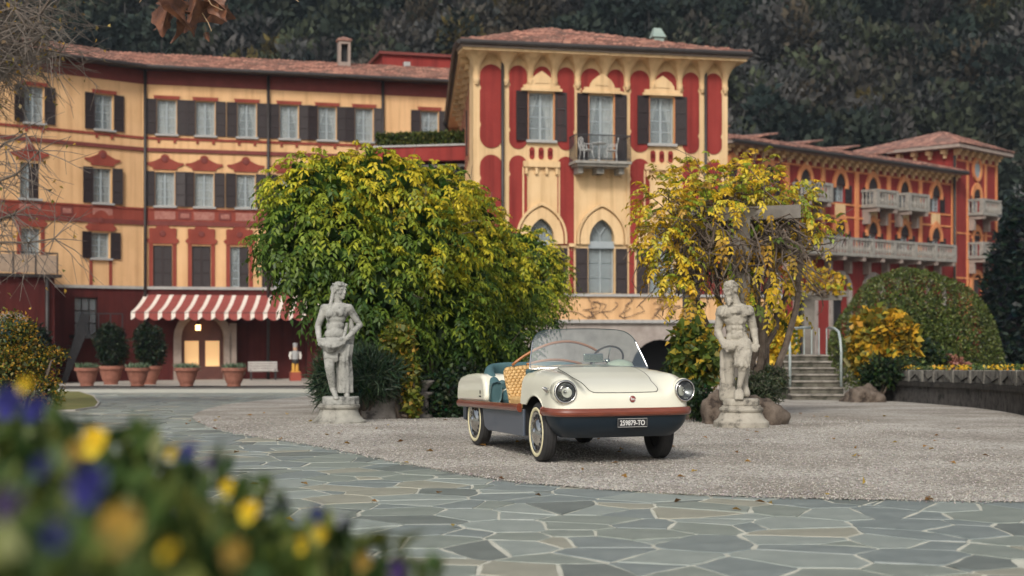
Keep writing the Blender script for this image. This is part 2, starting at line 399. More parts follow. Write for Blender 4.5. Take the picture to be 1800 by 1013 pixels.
for k, (sy, poly) in enumerate(stones):
    cx = sum(p[0] for p in poly)/len(poly); cy = sum(p[1] for p in poly)/len(poly)
    mi = r2.choices(range(5), SLW)[0]; h = .0095+r2.uniform(-.002,.002)
    tilt = (r2.uniform(-.006,.006), r2.uniform(-.006,.006))
    mb = MB() if k < 300 else rest
    jp = []      # chipped, uneven edges
    for q in range(len(poly)):
        a, b_ = poly[q], poly[(q+1)%len(poly)]; L_ = math.hypot(b_[0]-a[0], b_[1]-a[1]); jp.append(a)
        for u_ in ((.3,.68) if L_ > .22 else ((.5,) if L_ > .1 else ())):
            o_ = r2.uniform(-.012,.010); nx_, ny_ = (b_[1]-a[1])/L_, -(b_[0]-a[0])/L_; jp.append((a[0]+(b_[0]-a[0])*u_-nx_*abs(o_)*0+nx_*o_, a[1]+(b_[1]-a[1])*u_+ny_*o_))
    poly = jp
    n_ = len(poly)
    ox, oy, oz = (cx, cy, gz(cy)) if k < 300 else (0, 0, 0)
    top = [(cx+(p[0]-cx)*.975-ox, cy+(p[1]-cy)*.975-oy, gz(p[1])+h+tilt[0]*(p[0]-cx)+tilt[1]*(p[1]-cy)-oz) for p in poly]
    bot = [(p[0]-ox, p[1]-oy, gz(p[1])-oz+.0005) for p in poly]
    mb.add(top+bot, [tuple(range(n_))]+[(i, i+n_, (i+1)%n_+n_, (i+1)%n_) for i in range(n_)], 0 if k < 300 else mi)
    if k < 300: mb.build('flagstone', SL[mi], paving, loc=(ox, oy, oz))
if rest.f:
    o = rest.build('flagstones', SL, paving); o['kind'] = 'stuff'
# forecourt strip before the hotel
M['pave_light'] = mat('pale_pavement', (.34,.31,.27), (.44,.41,.36), .9, 2, .2, 20)
M['asphalt'] = mat('worn_asphalt', (.10,.092,.085), (.16,.15,.135), .9, 1.5, .3, 40)
tag(sheet('road', [(-40,49),(-1,52.5),(-1,59),(-40,56)], .013, M['asphalt']), 'strip of worn asphalt road in front of the hotel', kind='structure')
tag(sheet('pavement', [(-40,52),(-20,55),(-1,58),(-1,82),(-40,82)], .06, M['pave_light']), 'pale pavement along the hotel ground floor', kind='structure')
# ------------------------------------------------------------------ buildings
class Fac:
    """a facade: local x runs along it, -y faces the viewer, z is world height"""
    def __init__(s, px0, Y0, px1, Y1):
        s.p0 = Vector(((px0-900)/FPX*Y0, Y0)); p1 = Vector(((px1-900)/FPX*Y1, Y1))
        s.e = (p1-s.p0).normalized(); s.L = (p1-s.p0).length; s.rz = math.atan2(s.e.y, s.e.x)
    def a(s, px, d=0.0):
        k = (px-900)/FPX; n = Vector((s.e.y, -s.e.x)); q = s.p0+n*d
        return (k*q.y-q.x)/(s.e.x-k*s.e.y)
    def Y(s, px, d=0.0): return s.p0.y-s.e.x*d+s.a(px, d)*s.e.y
    def z(s, px, py, d=0.0): return CAMH+(HOR-py)/FPX*s.Y(px, d)
    def thing(s, name, label, cat, z=0, group=None): return thing(name, label, cat, (s.p0.x, s.p0.y, 0), s.rz, group)
def wall(parent, name, x0, x1, z0, z1, holes, m, depth=.55, dark=None):
    xs = sorted({x0, x1, *[v for h in holes for v in h[:2]]}); zs = sorted({z0, z1, *[v for h in holes for v in h[2:]]})
    xs = [v for v in xs if x0 <= v <= x1]; zs = [v for v in zs if z0 <= v <= z1]
    mb = MB()
    for i in range(len(xs)-1):
        for j in range(len(zs)-1):
            cx, cz = (xs[i]+xs[i+1])/2, (zs[j]+zs[j+1])/2
            if any(h[0] < cx < h[1] and h[2] < cz < h[3] for h in holes): continue
            mb.add([(xs[i],0,zs[j]),(xs[i+1],0,zs[j]),(xs[i+1],0,zs[j+1]),(xs[i],0,zs[j+1])], [(0,1,2,3)])
    for h in holes:
        a, b, c, d = h
        mb.add([(a,0,c),(b,0,c),(b,0,d),(a,0,d),(a,depth,c),(b,depth,c),(b,depth,d),(a,depth,d)], [(0,4,5,1),(3,2,6,7),(0,3,7,4),(1,5,6,2)])
        mb.add([(a,depth,c),(b,depth,c),(b,depth,d),(a,depth,d)], [(0,1,2,3)], 1)
    # back and ends so the wall is a body
    mb.add([(x0,0,z0),(x0,.8,z0),(x0,.8,z1),(x0,0,z1)], [(0,3,2,1)]); mb.add([(x1,0,z0),(x1,.8,z0),(x1,.8,z1),(x1,0,z1)], [(0,1,2,3)])
    mb.add([(x0,.8,z0),(x1,.8,z0),(x1,.8,z1),(x0,.8,z1)], [(3,2,1,0)]); mb.add([(x0,0,z1),(x1,0,z1),(x1,.8,z1),(x0,.8,z1)], [(0,1,2,3)])
    return mb.build(name, [m, dark or M['dark']], parent)
def roof(parent, name, x0, x1, y0, z0, run, rise, hipl=0.0, hipr=0.0, pitch=.24, m=None, skew=0.0):
    """barrel-tiled slope: eave from x0..x1 at y0,z0, climbing `run` back and `rise` up; hips cut the ends; rows step like real tiles"""
    mb = MB(); n = max(2, int((x1-x0)/pitch)); seg = 5; row = .42; L = math.hypot(run, rise)
    V = []; rr = random.Random(n)
    for i in range(n):
        xc = x0+(i+.5)*(x1-x0)/n
        lim = L
        if hipl > 0: lim = min(lim, L*(xc-x0)/hipl)
        if hipr > 0: lim = min(lim, L*(x1-xc)/hipr)
        k = max(1, int(lim/row)); jz = rr.uniform(-.02,.02)
        for r_ in range(k):
            s0, s1 = r_*row, min(lim, (r_+1)*row+.05)
            ring0, ring1 = [], []
            w0 = pitch*.52*rr.uniform(.94,1.06); dx = rr.uniform(-.015,.015)
            for q in range(seg+1):
                t = math.pi*q/seg
                for s_, ring, lift in ((s0, ring0, .055), (s1, ring1, .0)):
                    h = .10*math.sin(t)+lift+jz
                    ring.append((xc+dx-w0*math.cos(t)*(1.05 if lift else .92), y0+run*s_/L-h*rise/L*.3, z0+rise*s_/L+h))
            b = len(mb.v); mb.v.extend(ring0+ring1)
            for q in range(seg):
                mb.f.append((b+q, b+q+1, b+seg+1+q+1, b+seg+1+q)); mb.m.append(0)
            mb.f.append(tuple(b+q for q in range(seg, -1, -1))); mb.m.append(0)
    # under-sheet
    p = [(x0,y0,z0-.02),(x1,y0,z0-.02),(x1-hipr,y0+run,z0+rise-.02),(x0+hipl,y0+run,z0+rise-.02)]
    mb.add(p, [(0,1,2,3)])
    return mb.build(name, m or M['tiles'], parent, smooth=False)

def pane_grid(parent, w, h, cols, rows, y=.20, gap=.03, cen=.07):
    pw = (w-.12-cen)/cols; me = None
    ph = (h-.12-gap*(rows-1))/rows
    mb = MB(); mb.box(-pw/2+.012, pw/2-.012, 0, .012, .0, ph)
    me = mb.mesh('pane'); me.materials.append(M['glass'])
    for c in range(cols):
        x = -w/2+.06+pw*(c+.5)+(cen if c >= cols/2 else 0)
        for r_ in range(rows): new_obj('pane', me, parent, (x, y, .06+r_*(ph+gap)))
def lintel_shape(kind, w):
    if kind == 'flat': return [(-w*.66,0),(w*.66,0),(w*.66,.10),(w*.70,.17),(-w*.70,.17),(-w*.66,.10)], .0
    if kind == 'pediment':
        p = [(-.62,0),(.62,0),(.64,.16),(.82,.25),(1.0,.36),(.98,.47),(.72,.50),(.48,.62),(.30,.74),(.22,.80),(.20,.93),(.10,1.02),(0,1.05)]
        p += [(-a,b) for a, b in p[::-1][1:-1] if a > 0]
        p = p + []
        return [(a*w, b*.72) for a, b in p], .0
    p = [(-.70,0),(.70,0),(.86,.16),(.80,.24),(.70,.30),(.72,.78),(.60,.82),(.40,.80),(.30,.92),(.15,1.02),(0,1.05)]
    p += [(-a,b) for a, b in p[::-1][1:-1] if a > 0]
    return [(a*w, b*.95) for a, b in p], .0
def shutter_mesh(w, h, name='shutter'):
    """louvred leaf: stiles, rails and slats"""
    mb = MB(); s_ = .06
    mb.box(0, s_, 0, .05, 0, h); mb.box(w-s_, w, 0, .05, 0, h)
    nr = 3
    for i in range(nr+1):
        z = i*(h-s_)/nr; mb.box(s_, w-s_, .004, .046, z, z+s_)
    ns = int(h/.075)
    for i in range(ns):
        z = .03+i*(h-.06)/ns
        mb.add([(s_,.012,z),(w-s_,.012,z),(w-s_,.038,z+.07),(s_,.038,z+.07)], [(0,1,2,3)])
    mb.add([(s_,.042,0),(w-s_,.042,0),(w-s_,.042,h),(s_,.042,h)], [(0,1,2,3)])
    me = mb.mesh(name); me.materials.append(M['shutter']); return me
_sh = {}
def window(parent, x, z, w, h, rows=4, cols=2, shut='open', sw=.5, lintel=None, lz=0.0, sill=True, curtain=True, lmat='brick_red', trim=True, seed=0, lscale=1.0):
    r_ = random.Random(int(x*13+z*7+seed))
    f = MB(); t = .06
    f.box(-w/2,-w/2+t,.16,.22,0,h); f.box(w/2-t,w/2,.16,.22,0,h); f.box(-w/2+t,w/2-t,.16,.22,0,t); f.box(-w/2+t,w/2-t,.16,.22,h-t,h)
    f.box(-.045,.045,.155,.225,t,h-t)
    ph = (h-.12-.03*(rows-1))/rows
    for i in range(1, rows): f.box(-w/2+t,w/2-t,.19,.215,.06+i*(ph+.03)-.03,.06+i*(ph+.03))
    o = f.build('window', M['frame'], parent, loc=(x,0,z))
    if shut != 'closed':
        pane_grid(o, w, h, cols, rows)
        if curtain:
            cb = MB(); nseg = 10
            for sgn in (-1, 1):
                top, bot = w*r_.uniform(.40,.47), w*r_.choice((.12,.18,.24,.34,.45))
                for k in range(nseg):
                    z1, z0 = h*(1-k/nseg)-.03, h*(1-(k+1)/nseg)-.03
                    def wd(q): q = 1-(q+.03)/h; return top+(bot-top)*(math.sin(min(1,q*1.3)*math.pi/2)**1.5)
                    pts0 = [(sgn*(w/2-wd(z0)*j/5), .33+.025*(j%2), z0) for j in range(6)]
                    pts1 = [(sgn*(w/2-wd(z1)*j/5), .33+.025*(j%2), z1) for j in range(6)]
                    cb.add(pts0+pts1, [(j,j+1,j+7,j+6) for j in range(5)])
            cb.build('curtain', M['curtain'], o)
    if shut:
        key = (round(sw,2), round(h,2))
        if key not in _sh: _sh[key] = shutter_mesh(sw, h+.06)
        if shut == 'open': xs = (-w/2-sw-.03, w/2+.03); yy_ = -.065
        else: xs = (-w/2+.01, w/2-sw-.01) ; yy_ = .05
        if shut == 'half': xs = (-w/2-sw-.03, .0); 
        for i_, q in enumerate(xs):
            so_ = new_obj('shutter', _sh[key], o, (q, yy_ if not (shut == 'half' and i_) else .06, -.03))
            if yy_ < 0 and not (shut == 'half' and i_):
                th = r_.choice((.02,.05,.10,.22))
                if i_ == 0: so_.location.x = q+sw-sw*math.cos(th); so_.location.y = yy_-sw*math.sin(th); so_.rotation_euler.z = th
                else: so_.rotation_euler.z = -th
    if sill:
        sb = MB(); sb.box(-w/2-.10, w/2+.10, -.16, .15, -.10, -.002); sb.build('sill', M['sillstone'], o)
        if trim:
            bb = MB()
            for sx in (-w*.42, w*.42): bb.box(sx-.06, sx+.06, -.07, -.002, -.42, -.19)
            bb.build('sill_bracket', M[lmat], o)
    if lintel:
        p, _ = lintel_shape(lintel, w*lscale)
        lb = MB(); lb.plate([(a, b+h+lz) for a, b in p], -.07, -.002)
        lo = lb.build('lintel', M[lmat], o)
        if lintel != 'flat':
            lb2 = MB(); lb2.lathe([(.17*w,0),(.15*w,.03),(.02,.04)], 14)
            me_ = lb2.mesh('rosette'); me_.materials.append(M['maroon']); q = new_obj('rosette', me_, o, (0,-.07,h+lz+.5)); q.rotation_euler = (R(90),0,0)
    return o
def cyl(parent, name, x, y, z0, z1, r, m, n=8):
    mb = MB(); mb.tube([(x,y,z0),(x,y,z1)], r, n); return mb.build(name, m, parent, smooth=True)

# ---- left wing, long face ----
FB = Fac(250, 69.7, 800, 74.0); FC = Fac(-40, 64.4, 250, 69.7)
ZB0, ZS1, ZS2, ZS3, ZE = -1.5, 3.38, 7.37, 10.9, 14.05
def wing_face(F, x1, c3, c2, c1, name, label, doors=()):
    b = F.thing(name, label, 'hotel')
    up, lo = [], []
    W = .92
    for x in c3: up.append((x-W/2, x+W/2, ZS3, ZS3+1.68))
    for x in c2: up.append((x-W/2, x+W/2, ZS2, ZS2+1.66))
    for x, zz, hh, *_ in c1: up.append((x-W/2, x+W/2, zz, zz+hh))
    for d in doors: lo.append(d)
    wall(b, 'wall', 0, x1, ZS1, ZE, up, M['ochre'])
    wall(b, 'ground_floor_wall', 0, x1, ZB0, ZS1-.12, lo, M['oxblood'], 1.2)
    for x in c3: window(b, x, ZS3, W, 1.68, 4, lintel='flat', lz=.04, seed=1)
    for i, x in enumerate(c2): window(b, x, ZS2, W, 1.66, 4, lintel='pediment', lz=.12, seed=2, trim=False, shut='half' if (F is FC and i == 0) else 'open')
    for x, zz, hh, sh, li in c1: window(b, x, zz, W, hh, 4 if hh < 1.8 else 5, shut=sh, sw=.5 if sh == 'open' else .45, lintel=li, lz=.08, sill=hh < 1.8, trim=False, seed=3)
    t = MB(); t.box(0, x1, -.10, .02, ZS1-.12, ZS1+.02); t.build('string_course', M['sillstone'], b)
    t = MB(); t.box(0, x1, -.04, .0, 13.32, ZE); t.build('eaves_band', M['maroon'], b)
    for z0, z1, dd, nm in ((10.02,10.20,.10,'string_course'),(10.62,10.74,.05,'string_course'),(6.40,6.62,.08,'string_course'),(7.16,7.25,.07,'string_course')):
        t = MB(); t.box(0, x1, -dd, .0, z0, z1); t.build(nm, M['maroon'] if z1-z0 > .15 else M['brick_red'], b)
    t = MB(); t.box(0, x1, -.03, .0, 6.62, 7.16); t.build('frieze', M['brick_red'], b)
    # frieze panels: one under each window, one between
    xs = sorted(c2); mids = [(a+b_)/2 for a, b_ in zip(xs, xs[1:])]
    for x, w, k in [(x, 1.0, 1) for x in xs]+[(x, .62, 0) for x in mids]:
        p = MB(); p.box(x-w/2, x+w/2, -.055, -.028, 6.70, 7.10)
        p.build('frieze_panel', M['pink_panel'] if k else M['maroon'], b)
        if not k:
            p = MB(); p.box(x-w/2+.10, x+w/2-.10, -.065, -.054, 6.79, 7.01); p.build('frieze_panel', M['pink_panel'], b)
    return b
c3 = [FB.a(p) for p in (293,361,434,508,575,640,755)]
c2 = [FB.a(p) for p in (290,359,432,505,573,638)]
c1 = [(FB.a(286),ZS1+.02,2.02,'closed','crest'),(FB.a(354),ZS1+.02,2.02,'closed','crest'),(FB.a(421),ZS1+.02,2.02,'half','crest'),(FB.a(495),ZS1+.02,2.02,'open','crest')]
xa, xb = FB.a(318), FB.a(394); xr0, xr1 = FB.a(414), FB.a(540)
hotel = wing_face(FB, FB.L+2.5, c3, c2, c1, 'hotel_wing', 'long ochre hotel wing with tiled roof above the striped awning', [(xa, xb, ZB0, 2.0),(xr0, xr1, ZB0, 2.2)])
for x in [q[0] for q in c1[:4]]:      # painted red door surrounds
    t = MB(); t.box(x-.66,x-.47,-.035,0,ZS1+.03,ZS1+2.12); t.box(x+.47,x+.66,-.035,0,ZS1+.03,ZS1+2.12); t.build('surround', M['brick_red'], hotel)
roof(hotel, 'roof', -1.6, FB.L+2.6, -.85, ZE+.02, 6.0, 1.7)
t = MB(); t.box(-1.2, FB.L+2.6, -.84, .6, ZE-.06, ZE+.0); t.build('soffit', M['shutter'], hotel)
gm = MB(); gm.tube([(-1.6,-.92,ZE-.02),(FB.L+2.6,-.92,ZE-.02)], .10, 8); gm.build('gutter', M['gutter'], hotel)
for p in (255, 471, 672): cyl(hotel, 'downpipe', FB.a(p), -.16, ZS1-.1 if p > 600 else -1.2, ZE, .075, M['gutter'])
bk = MB(); bk.box(-1.5, FB.L+2.4, .82, 11, -1.5, ZE-.05); bk.build('body', M['ochre'], hotel)
# entrance: stone arch, brown doors with lit glass
def arch_pts(cx, z0, zs, r, n=12): return [(cx-r, z0)]+[(cx-r*math.cos(math.pi*i/n), zs+r*math.sin(math.pi*i/n)) for i in range(n+1)]+[(cx+r, z0)]
M['archstone'] = mat('pinkish_arch_stone', (.25,.195,.165), (.33,.27,.23), .9, 3, .3, 12)
M['door'] = mat('brown_painted_door', (.085,.026,.018), (.12,.038,.026), .5, 3)
M['lit'] = emis('lit_door_glass', (1.0,.62,.28), .26)
cx = (xa+xb)/2; ra = (xb-xa)/2
t = MB(); t.ring(arch_pts(cx, ZB0, .9, ra+.36), arch_pts(cx, ZB0, .9, ra-.02), -.14, .4); ent = t.build('entrance_arch', M['archstone'], hotel)
t = MB(); t.plate([(xa,2.0)]+[(cx-(ra)*math.cos(math.pi*i/12), .9+ra*math.sin(math.pi*i/12)) for i in range(13)]+[(xb,2.0)], .02, .30); t.build('tympanum', M['oxblood'], hotel)
t = MB()
t.box(xa,xb,.45,.52,ZB0,-.55); t.box(xa,xa+.2,.45,.52,-.55,1.9); t.box(xb-.2,xb,.45,.52,-.55,1.9); t.box(cx-.16,cx+.16,.45,.52,-.55,1.9); t.box(xa+.2,cx-.16,.45,.52,.72,1.9); t.box(cx+.16,xb-.2,.45,.52,.72,1.9)
dr = t.build('entrance_door', M['door'], hotel)
for q0, q1 in ((xa+.2,cx-.16),(cx+.16,xb-.2)):
    t = MB(); t.box(q0,q1,.47,.50,-.55,.72); t.build('lit_pane', M['lit'], dr)
# lantern over the door
lan = thing('lantern', 'small glowing lantern hanging over the hotel entrance door', 'lantern', FB.thing('x','x','x').matrix_world @ Vector((0,0,0)))
bpy.data.objects.remove(bpy.data.objects['x'])
def fpos(F, a, d, z): n = Vector((F.e.y, -F.e.x)); q = F.p0+F.e*a+n*d; return Vector((q.x, q.y, z))
lan.location = fpos(FB, cx-.25, .5, 1.25); lan.rotation_euler = (0,0,FB.rz)
t = MB(); t.box(-.11,.11,-.11,.11,0,.26); t.build('lamp_glass', emis('lantern_glow',(1.0,.55,.2),5.0), lan)
t = MB(); t.lathe([(.17,.26),(.15,.30),(.04,.42),(.02,.44)],8); t.tube([(0,0,.44),(0,0,1.2)],.012,5); t.build('lamp_cap', M['iron'], lan)
bench = thing('bench', 'pale grey slatted bench against the dark red ground floor wall', 'bench', fpos(FB, FB.a(460), .7, gz(68)+.06), FB.rz)
M['benchwood'] = mat('grey_bench_wood', (.42,.40,.37), (.52,.50,.47), .7, 4)
for i in range(4):
    t = MB(); t.box(-.72,.72,.20+.012*i,.225+.012*i,.46+i*.115,.55+i*.115); t.build('back_slat', M['benchwood'], bench)
for i in range(4):
    t = MB(); t.box(-.72,.72,-.28+i*.12,-.18+i*.12,.42,.445); t.build('seat_slat', M['benchwood'], bench)
for sx in (-.6,.6):
    t = MB(); t.box(sx-.03,sx+.03,-.26,-.20,0,.42); t.box(sx-.03,sx+.03,.15,.20,0,.5); t.box(sx-.03,sx+.03,-.26,.20,.38,.42); t.build('leg', M['iron'], bench)
# nutcracker figure on a box
nx, ny, nz = fpos(FB, FB.a(519, 2.5), 2.5, gz(67)+.06)
nut = thing('nutcracker', 'wooden nutcracker soldier figure on a red box beside the entrance', 'figure', (nx,ny,nz), FB.rz)
NM = {k: mat('nutcracker_'+k, c, None, .5) for k, c in dict(white=(.62,.60,.55), red=(.30,.06,.035), black=(.02,.02,.02), gold=(.62,.34,.06), skin=(.55,.34,.22), grey=(.35,.36,.36)).items()}
for nm, mm, fn in (('box','red',lambda t: t.box(-.26,.26,-.26,.26,0,.42)),
    ('base','gold',lambda t: t.box(-.21,.21,-.18,.18,.42,.47)),
    ('boot','gold',lambda t: (t.lathe([(.075,.47),(.08,.60),(.07,.85)],10,(-.09,0,0)))), ('boot','gold',lambda t: t.lathe([(.075,.47),(.08,.60),(.07,.85)],10,(.09,0,0))),
    ('trousers','black',lambda t: t.lathe([(.16,.85),(.17,.95),(.16,1.05)],12)),
    ('torso','grey',lambda t: t.lathe([(.16,1.05),(.155,1.12),(.19,1.38),(.17,1.43),(.06,1.46)],14)),
    ('arm','white',lambda t: t.tube([(-.21,0,1.40),(-.26,-.02,1.22),(-.23,-.05,1.06)],[.065,.06,.05],8)), ('arm','white',lambda t: t.tube([(.21,0,1.40),(.26,-.02,1.22),(.23,-.05,1.06)],[.065,.06,.05],8)),
    ('head','skin',lambda t: (t.lathe([(.06,1.45),(.10,1.50),(.105,1.60),(.09,1.66)],12), t.box(-.05,.05,-.12,-.09,1.47,1.53), t.ell((0,-.11,1.58),(.02,.03,.025),8))),
    ('hat','grey',lambda t: t.lathe([(.12,1.64),(.125,1.67),(.10,1.68),(.12,1.82),(.10,1.84)],12))):
    t = MB(); fn(t); t.build(nm, NM[mm], nut, smooth=False)
# awning
M['aw_red'] = mat('awning_red_stripe', (.24,.050,.042), (.31,.075,.062), .9, 5); M['aw_white'] = mat('awning_white_stripe', (.68,.60,.52), (.78,.70,.62), .9, 5)
aw = thing('awning', 'red and white striped awning with scalloped edge over the entrance', 'awning', fpos(FB, 0, 0, 0), FB.rz)
n_s = 32; a0t, a1t = FB.a(253)+.02, FB.a(600); a0f, a1f = FB.a(230, 2.0), FB.a(597, 2.0)
zt = FB.z(330, 519); zf = FB.z(330, 549, 2.0)
for i in range(n_s):
    red = i % 2 == 1; 
    def fx(q, f0, f1): return f0+(f1-f0)*q
    # red stripes are wider than white ones
    e0 = (i//2*2+(0 if not red else .62))/n_s; e1 = (i//2*2+(.62 if not red else 2))/n_s
    mb = MB(); P = []
    for k in range(7):
        s_ = k/6; d = .02+1.98*s_; z = zt+(zf-zt)*s_-.10*math.sin(math.pi*s_)
        for q in (e0, e1):
            a = (1-s_)*fx(q,a0t,a1t)+s_*fx(q,a0f,a1f); P.append((a, -d, z))
    f = [(2*k, 2*k+1, 2*k+3, 2*k+2) for k in range(6)]
    m_ = len(P); ns = 6      # scalloped valance
    for j in range(ns+1):
        q = e0+(e1-e0)*j/ns; a = fx(q,a0f,a1f); ph = (q*n_s/2) % 1.0
        if j == ns and ph < 1e-6: ph = 1.0
        drop = .24+.16*math.sin(math.pi*((ph-.31) % 1.0))
        P += [(a,-2.0,zf),(a,-2.03,zf-drop)]
    f += [(m_+2*j+1, m_+2*j+3, m_+2*j+2, m_+2*j) for j in range(ns)]
    mb.add(P, f); o = mb.build('stripe', M['aw_red'] if red else M['aw_white'], aw)
    sm = o.modifiers.new('thick','SOLIDIFY'); sm.thickness = .012
mb = MB(); mb.tube([(a0f,-1.98,zf-.03),(a1f,-1.98,zf-.03)], .03, 6)
for q in (a0t+.3, (a0t+a1t)/2, a1t-.3): mb.tube([(q,-.02,zt-.25),(q,-1.95,zf-.04)], .025, 6)
mb.build('frame', M['iron'], aw)
# hotel interior behind the dark recess gets a pier
t = MB(); t.box(xr0-.30,xr0+.04,-.14,.3,ZB0,1.6); t.build('pier', M['archstone'], hotel)
# chimney and red penthouse over the roof
ch = thing('chimney', 'tall pinkish chimney with slot opening standing on the tiled roof', 'chimney', fpos(FB, FB.a(622), -3.2, 14.75), FB.rz); ch.scale = (.95,.95,.80)
t = MB()
for sx in (-.33,.20):
    t.box(sx,sx+.13,-.3,.3,.9,2.1)
t.box(-.33,.33,-.3,.3,-.2,.9); t.box(-.33,.33,-.3,.3,2.1,2.3); t.build('stack', M['archstone'], ch)
t = MB(); t.box(-.19,.19,.05,.1,.9,2.1); t.build('flue', M['dark'], ch)
t = MB(); t.box(-.40,.40,-.38,.38,2.3,2.42); t.add([(-.4,-.38,2.42),(.4,-.38,2.42),(.4,.38,2.42),(-.4,.38,2.42),(0,0,2.66)],[(0,1,4),(1,2,4),(2,3,4),(3,0,4)]); t.build('cap', M['tiles'], ch)
pa0, pa1 = FB.a(676,-5), FB.a(800,-5)
ph_ = thing('penthouse', 'low crimson rooftop block behind the ochre wing roof', 'building', fpos(FB, pa0, -5.6, 14.75), FB.rz)
t = MB(); t.box(0, pa1-pa0+3, 0, 6, 0, 1.75); t.build('wall', M['crimson'], ph_)
t = MB(); t.box(-.2, pa1-pa0+3, -.2, 6.2, 1.75, 1.9); t.build('roof_slab', M['maroon'], ph_)
t = MB(); t.box(1.15,1.5,-.32,-.02,.4,1.35); t.build('vent', M['sillstone'], ph_)

# ---- left wing, angled face ----
d3 = [FC.a(60), FC.a(183)]; d2 = [FC.a(52), FC.a(180)]
d1 = [(FC.a(54), FC.z(54,449), 1.25, None, 'crest'), (FC.a(177), FC.z(177,454), 1.22, 'open', 'crest')]
dx0, dx1 = FC.a(131), FC.a(172)
hotelc = wing_face(FC, FC.L, d3, d2, d1, 'hotel_wing', 'angled ochre hotel wing behind the bare branches', [(dx0, dx1, FC.z(150,592), FC.z(150,523))])
roof(hotelc, 'roof', -.3, FC.L-.1, -.85, ZE+.02, 6.0, 1.7)
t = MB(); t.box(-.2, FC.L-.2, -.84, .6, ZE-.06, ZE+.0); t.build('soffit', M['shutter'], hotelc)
gm = MB(); gm.tube([(-.3,-.92,ZE-.02),(FC.L-.15,-.92,ZE-.02)], .10, 8); gm.build('gutter', M['gutter'], hotelc)
t = MB(); t.box(.02, FC.L-2.0, .82, 9, -1.5, ZE-.05); t.build('body', M['ochre'], hotelc)
xq = d1[1][0]
t = MB(); t.box(xq-.58,xq-.42,-.03,0,ZS1+.03,d1[1][1]-.1); t.box(xq+.42,xq+.58,-.03,0,ZS1+.03,d1[1][1]-.1); t.build('surround', M['brick_red'], hotelc)
xq = d1[0][0]
t = MB(); t.box(xq-.66,xq-.47,-.03,0,ZS1+.03,d1[0][1]+1.3); t.box(xq+.47,xq+.66,-.03,0,ZS1+.03,d1[0][1]+1.3); t.build('surround', M['brick_red'], hotelc)
# dark door leading to the iron stair
z0, z1 = FC.z(150,592), FC.z(150,523); w = dx1-dx0
t = MB()
for i in range(4): t.box(dx0+i*(w-.06)/3, dx0+i*(w-.06)/3+.06, .12,.18,z0,z1)
for i in range(4): t.box(dx0+.06,dx1-.06,.13,.17,z0+i*(z1-z0-.06)/3,z0+i*(z1-z0-.06)/3+.06)
do = t.build('glazed_door', M['gutter'], hotelc)
for i in range(3):
    for j in range(3):
        t = MB(); a = dx0+.06+i*(w-.06)/3; zz = z0+.06+j*(z1-z0-.06)/3
        t.box(a,a+(w-.06)/3-.06,.145,.155,zz,zz+(z1-z0-.06)/3-.06); t.build('pane', M['glass'], do)
# projecting ground-floor block with roof terrace and teal arched door
bx1 = FC.a(96, 2.4)
blk = FC.thing('annex', 'low dark red annex with flat terrace roof at the left end of the hotel', 'building')
zt_ = FC.z(80, 488, 2.4)
t = MB(); t.box(-6, bx1, -2.4, -.05, -1.6, zt_); t.build('wall', M['oxblood'], blk)
t = MB(); t.box(-6, bx1+.25, -2.65, -.06, zt_, zt_+.14); t.build('roof_slab', M['gutter'], blk)
cxa = FC.a(18, 2.4); t = MB(); t.ring(arch_pts(cxa,-.9,.95,1.12), arch_pts(cxa,-.9,.95,.85), -2.5,-2.3); t.build('arch_surround', M['archstone'], blk)
M['teal'] = mat('teal_painted_door', (.012,.055,.07), (.02,.08,.095), .5, 3)
t = MB(); t.plate(arch_pts(cxa,-.9,.95,.86), -2.44,-2.38); t.build('arched_door', M['teal'], blk)
cyl(blk, 'downpipe', FC.a(81,2.4), -2.52, -1.3, zt_, .09, M['gutter'])
rail = MB()
for q in np.linspace(-5.5, bx1+.1, 9): rail.tube([(q,-2.5,zt_+.14),(q,-2.5,zt_+1.1)], .03, 5)
rail.tube([(-5.5,-2.5,zt_+1.1),(bx1+.1,-2.5,zt_+1.1)], .03, 5); rail.tube([(bx1+.1,-2.5,zt_+1.1),(bx1+.1,-.2,zt_+1.1)], .03, 5); rail.tube([(bx1+.1,-.2,zt_+.14),(bx1+.1,-.2,zt_+1.1)], .03, 5)
rail.build('railing', M['iron'], blk)
t = MB(); t.box(-5.5,bx1+.05,-2.49,-2.48,zt_+.2,zt_+1.0); t.box(bx1+.09,bx1+.10,-2.45,-.25,zt_+.2,zt_+1.0)
M['screen'] = mat('rail_screen', (.33,.24,.17), (.42,.31,.22), .8, 4); t.build('rail_screen', M['screen'], blk)
# iron stair to the dark door
st = FC.thing('outdoor_stair', 'dark iron stair and landing up to the glazed door of the red ground floor', 'stair')
zl = FC.z(150, 589, 1.2); la0, la1 = FC.a(140,1.2), FC.a(214,1.2)
t = MB(); t.box(la0, la1, -1.3, -.05, zl-.16, zl); t.build('landing', M['iron'], st)
sx0 = FC.a(104,1.2); nst = 8; zb = -1.25
for i in range(nst):
    t = MB(); q0 = sx0+(la0-sx0)*i/nst; z_ = zb+(zl-zb)*(i+1)/(nst+1); t.box(q0, q0+.32, -1.3, -.3, z_-.04, z_); t.build('tread', M['iron'], st)
t = MB(); t.plate([(sx0,zb),(sx0+.25,zb),(la0+.2,zl-.1),(la0+.2,zl+.95),(la0-.02,zl+.95)], -1.36,-1.32); t.build('side_panel', M['iron'], st)
t = MB()
for q in np.linspace(la0+.3, la1, 4): t.tube([(q,-1.28,zl),(q,-1.28,zl+1.0)], .03, 5)
t.tube([(la0,-1.28,zl+1.0),(la1,-1.28,zl+1.0)], .03, 5); t.build('railing', M['iron'], st)

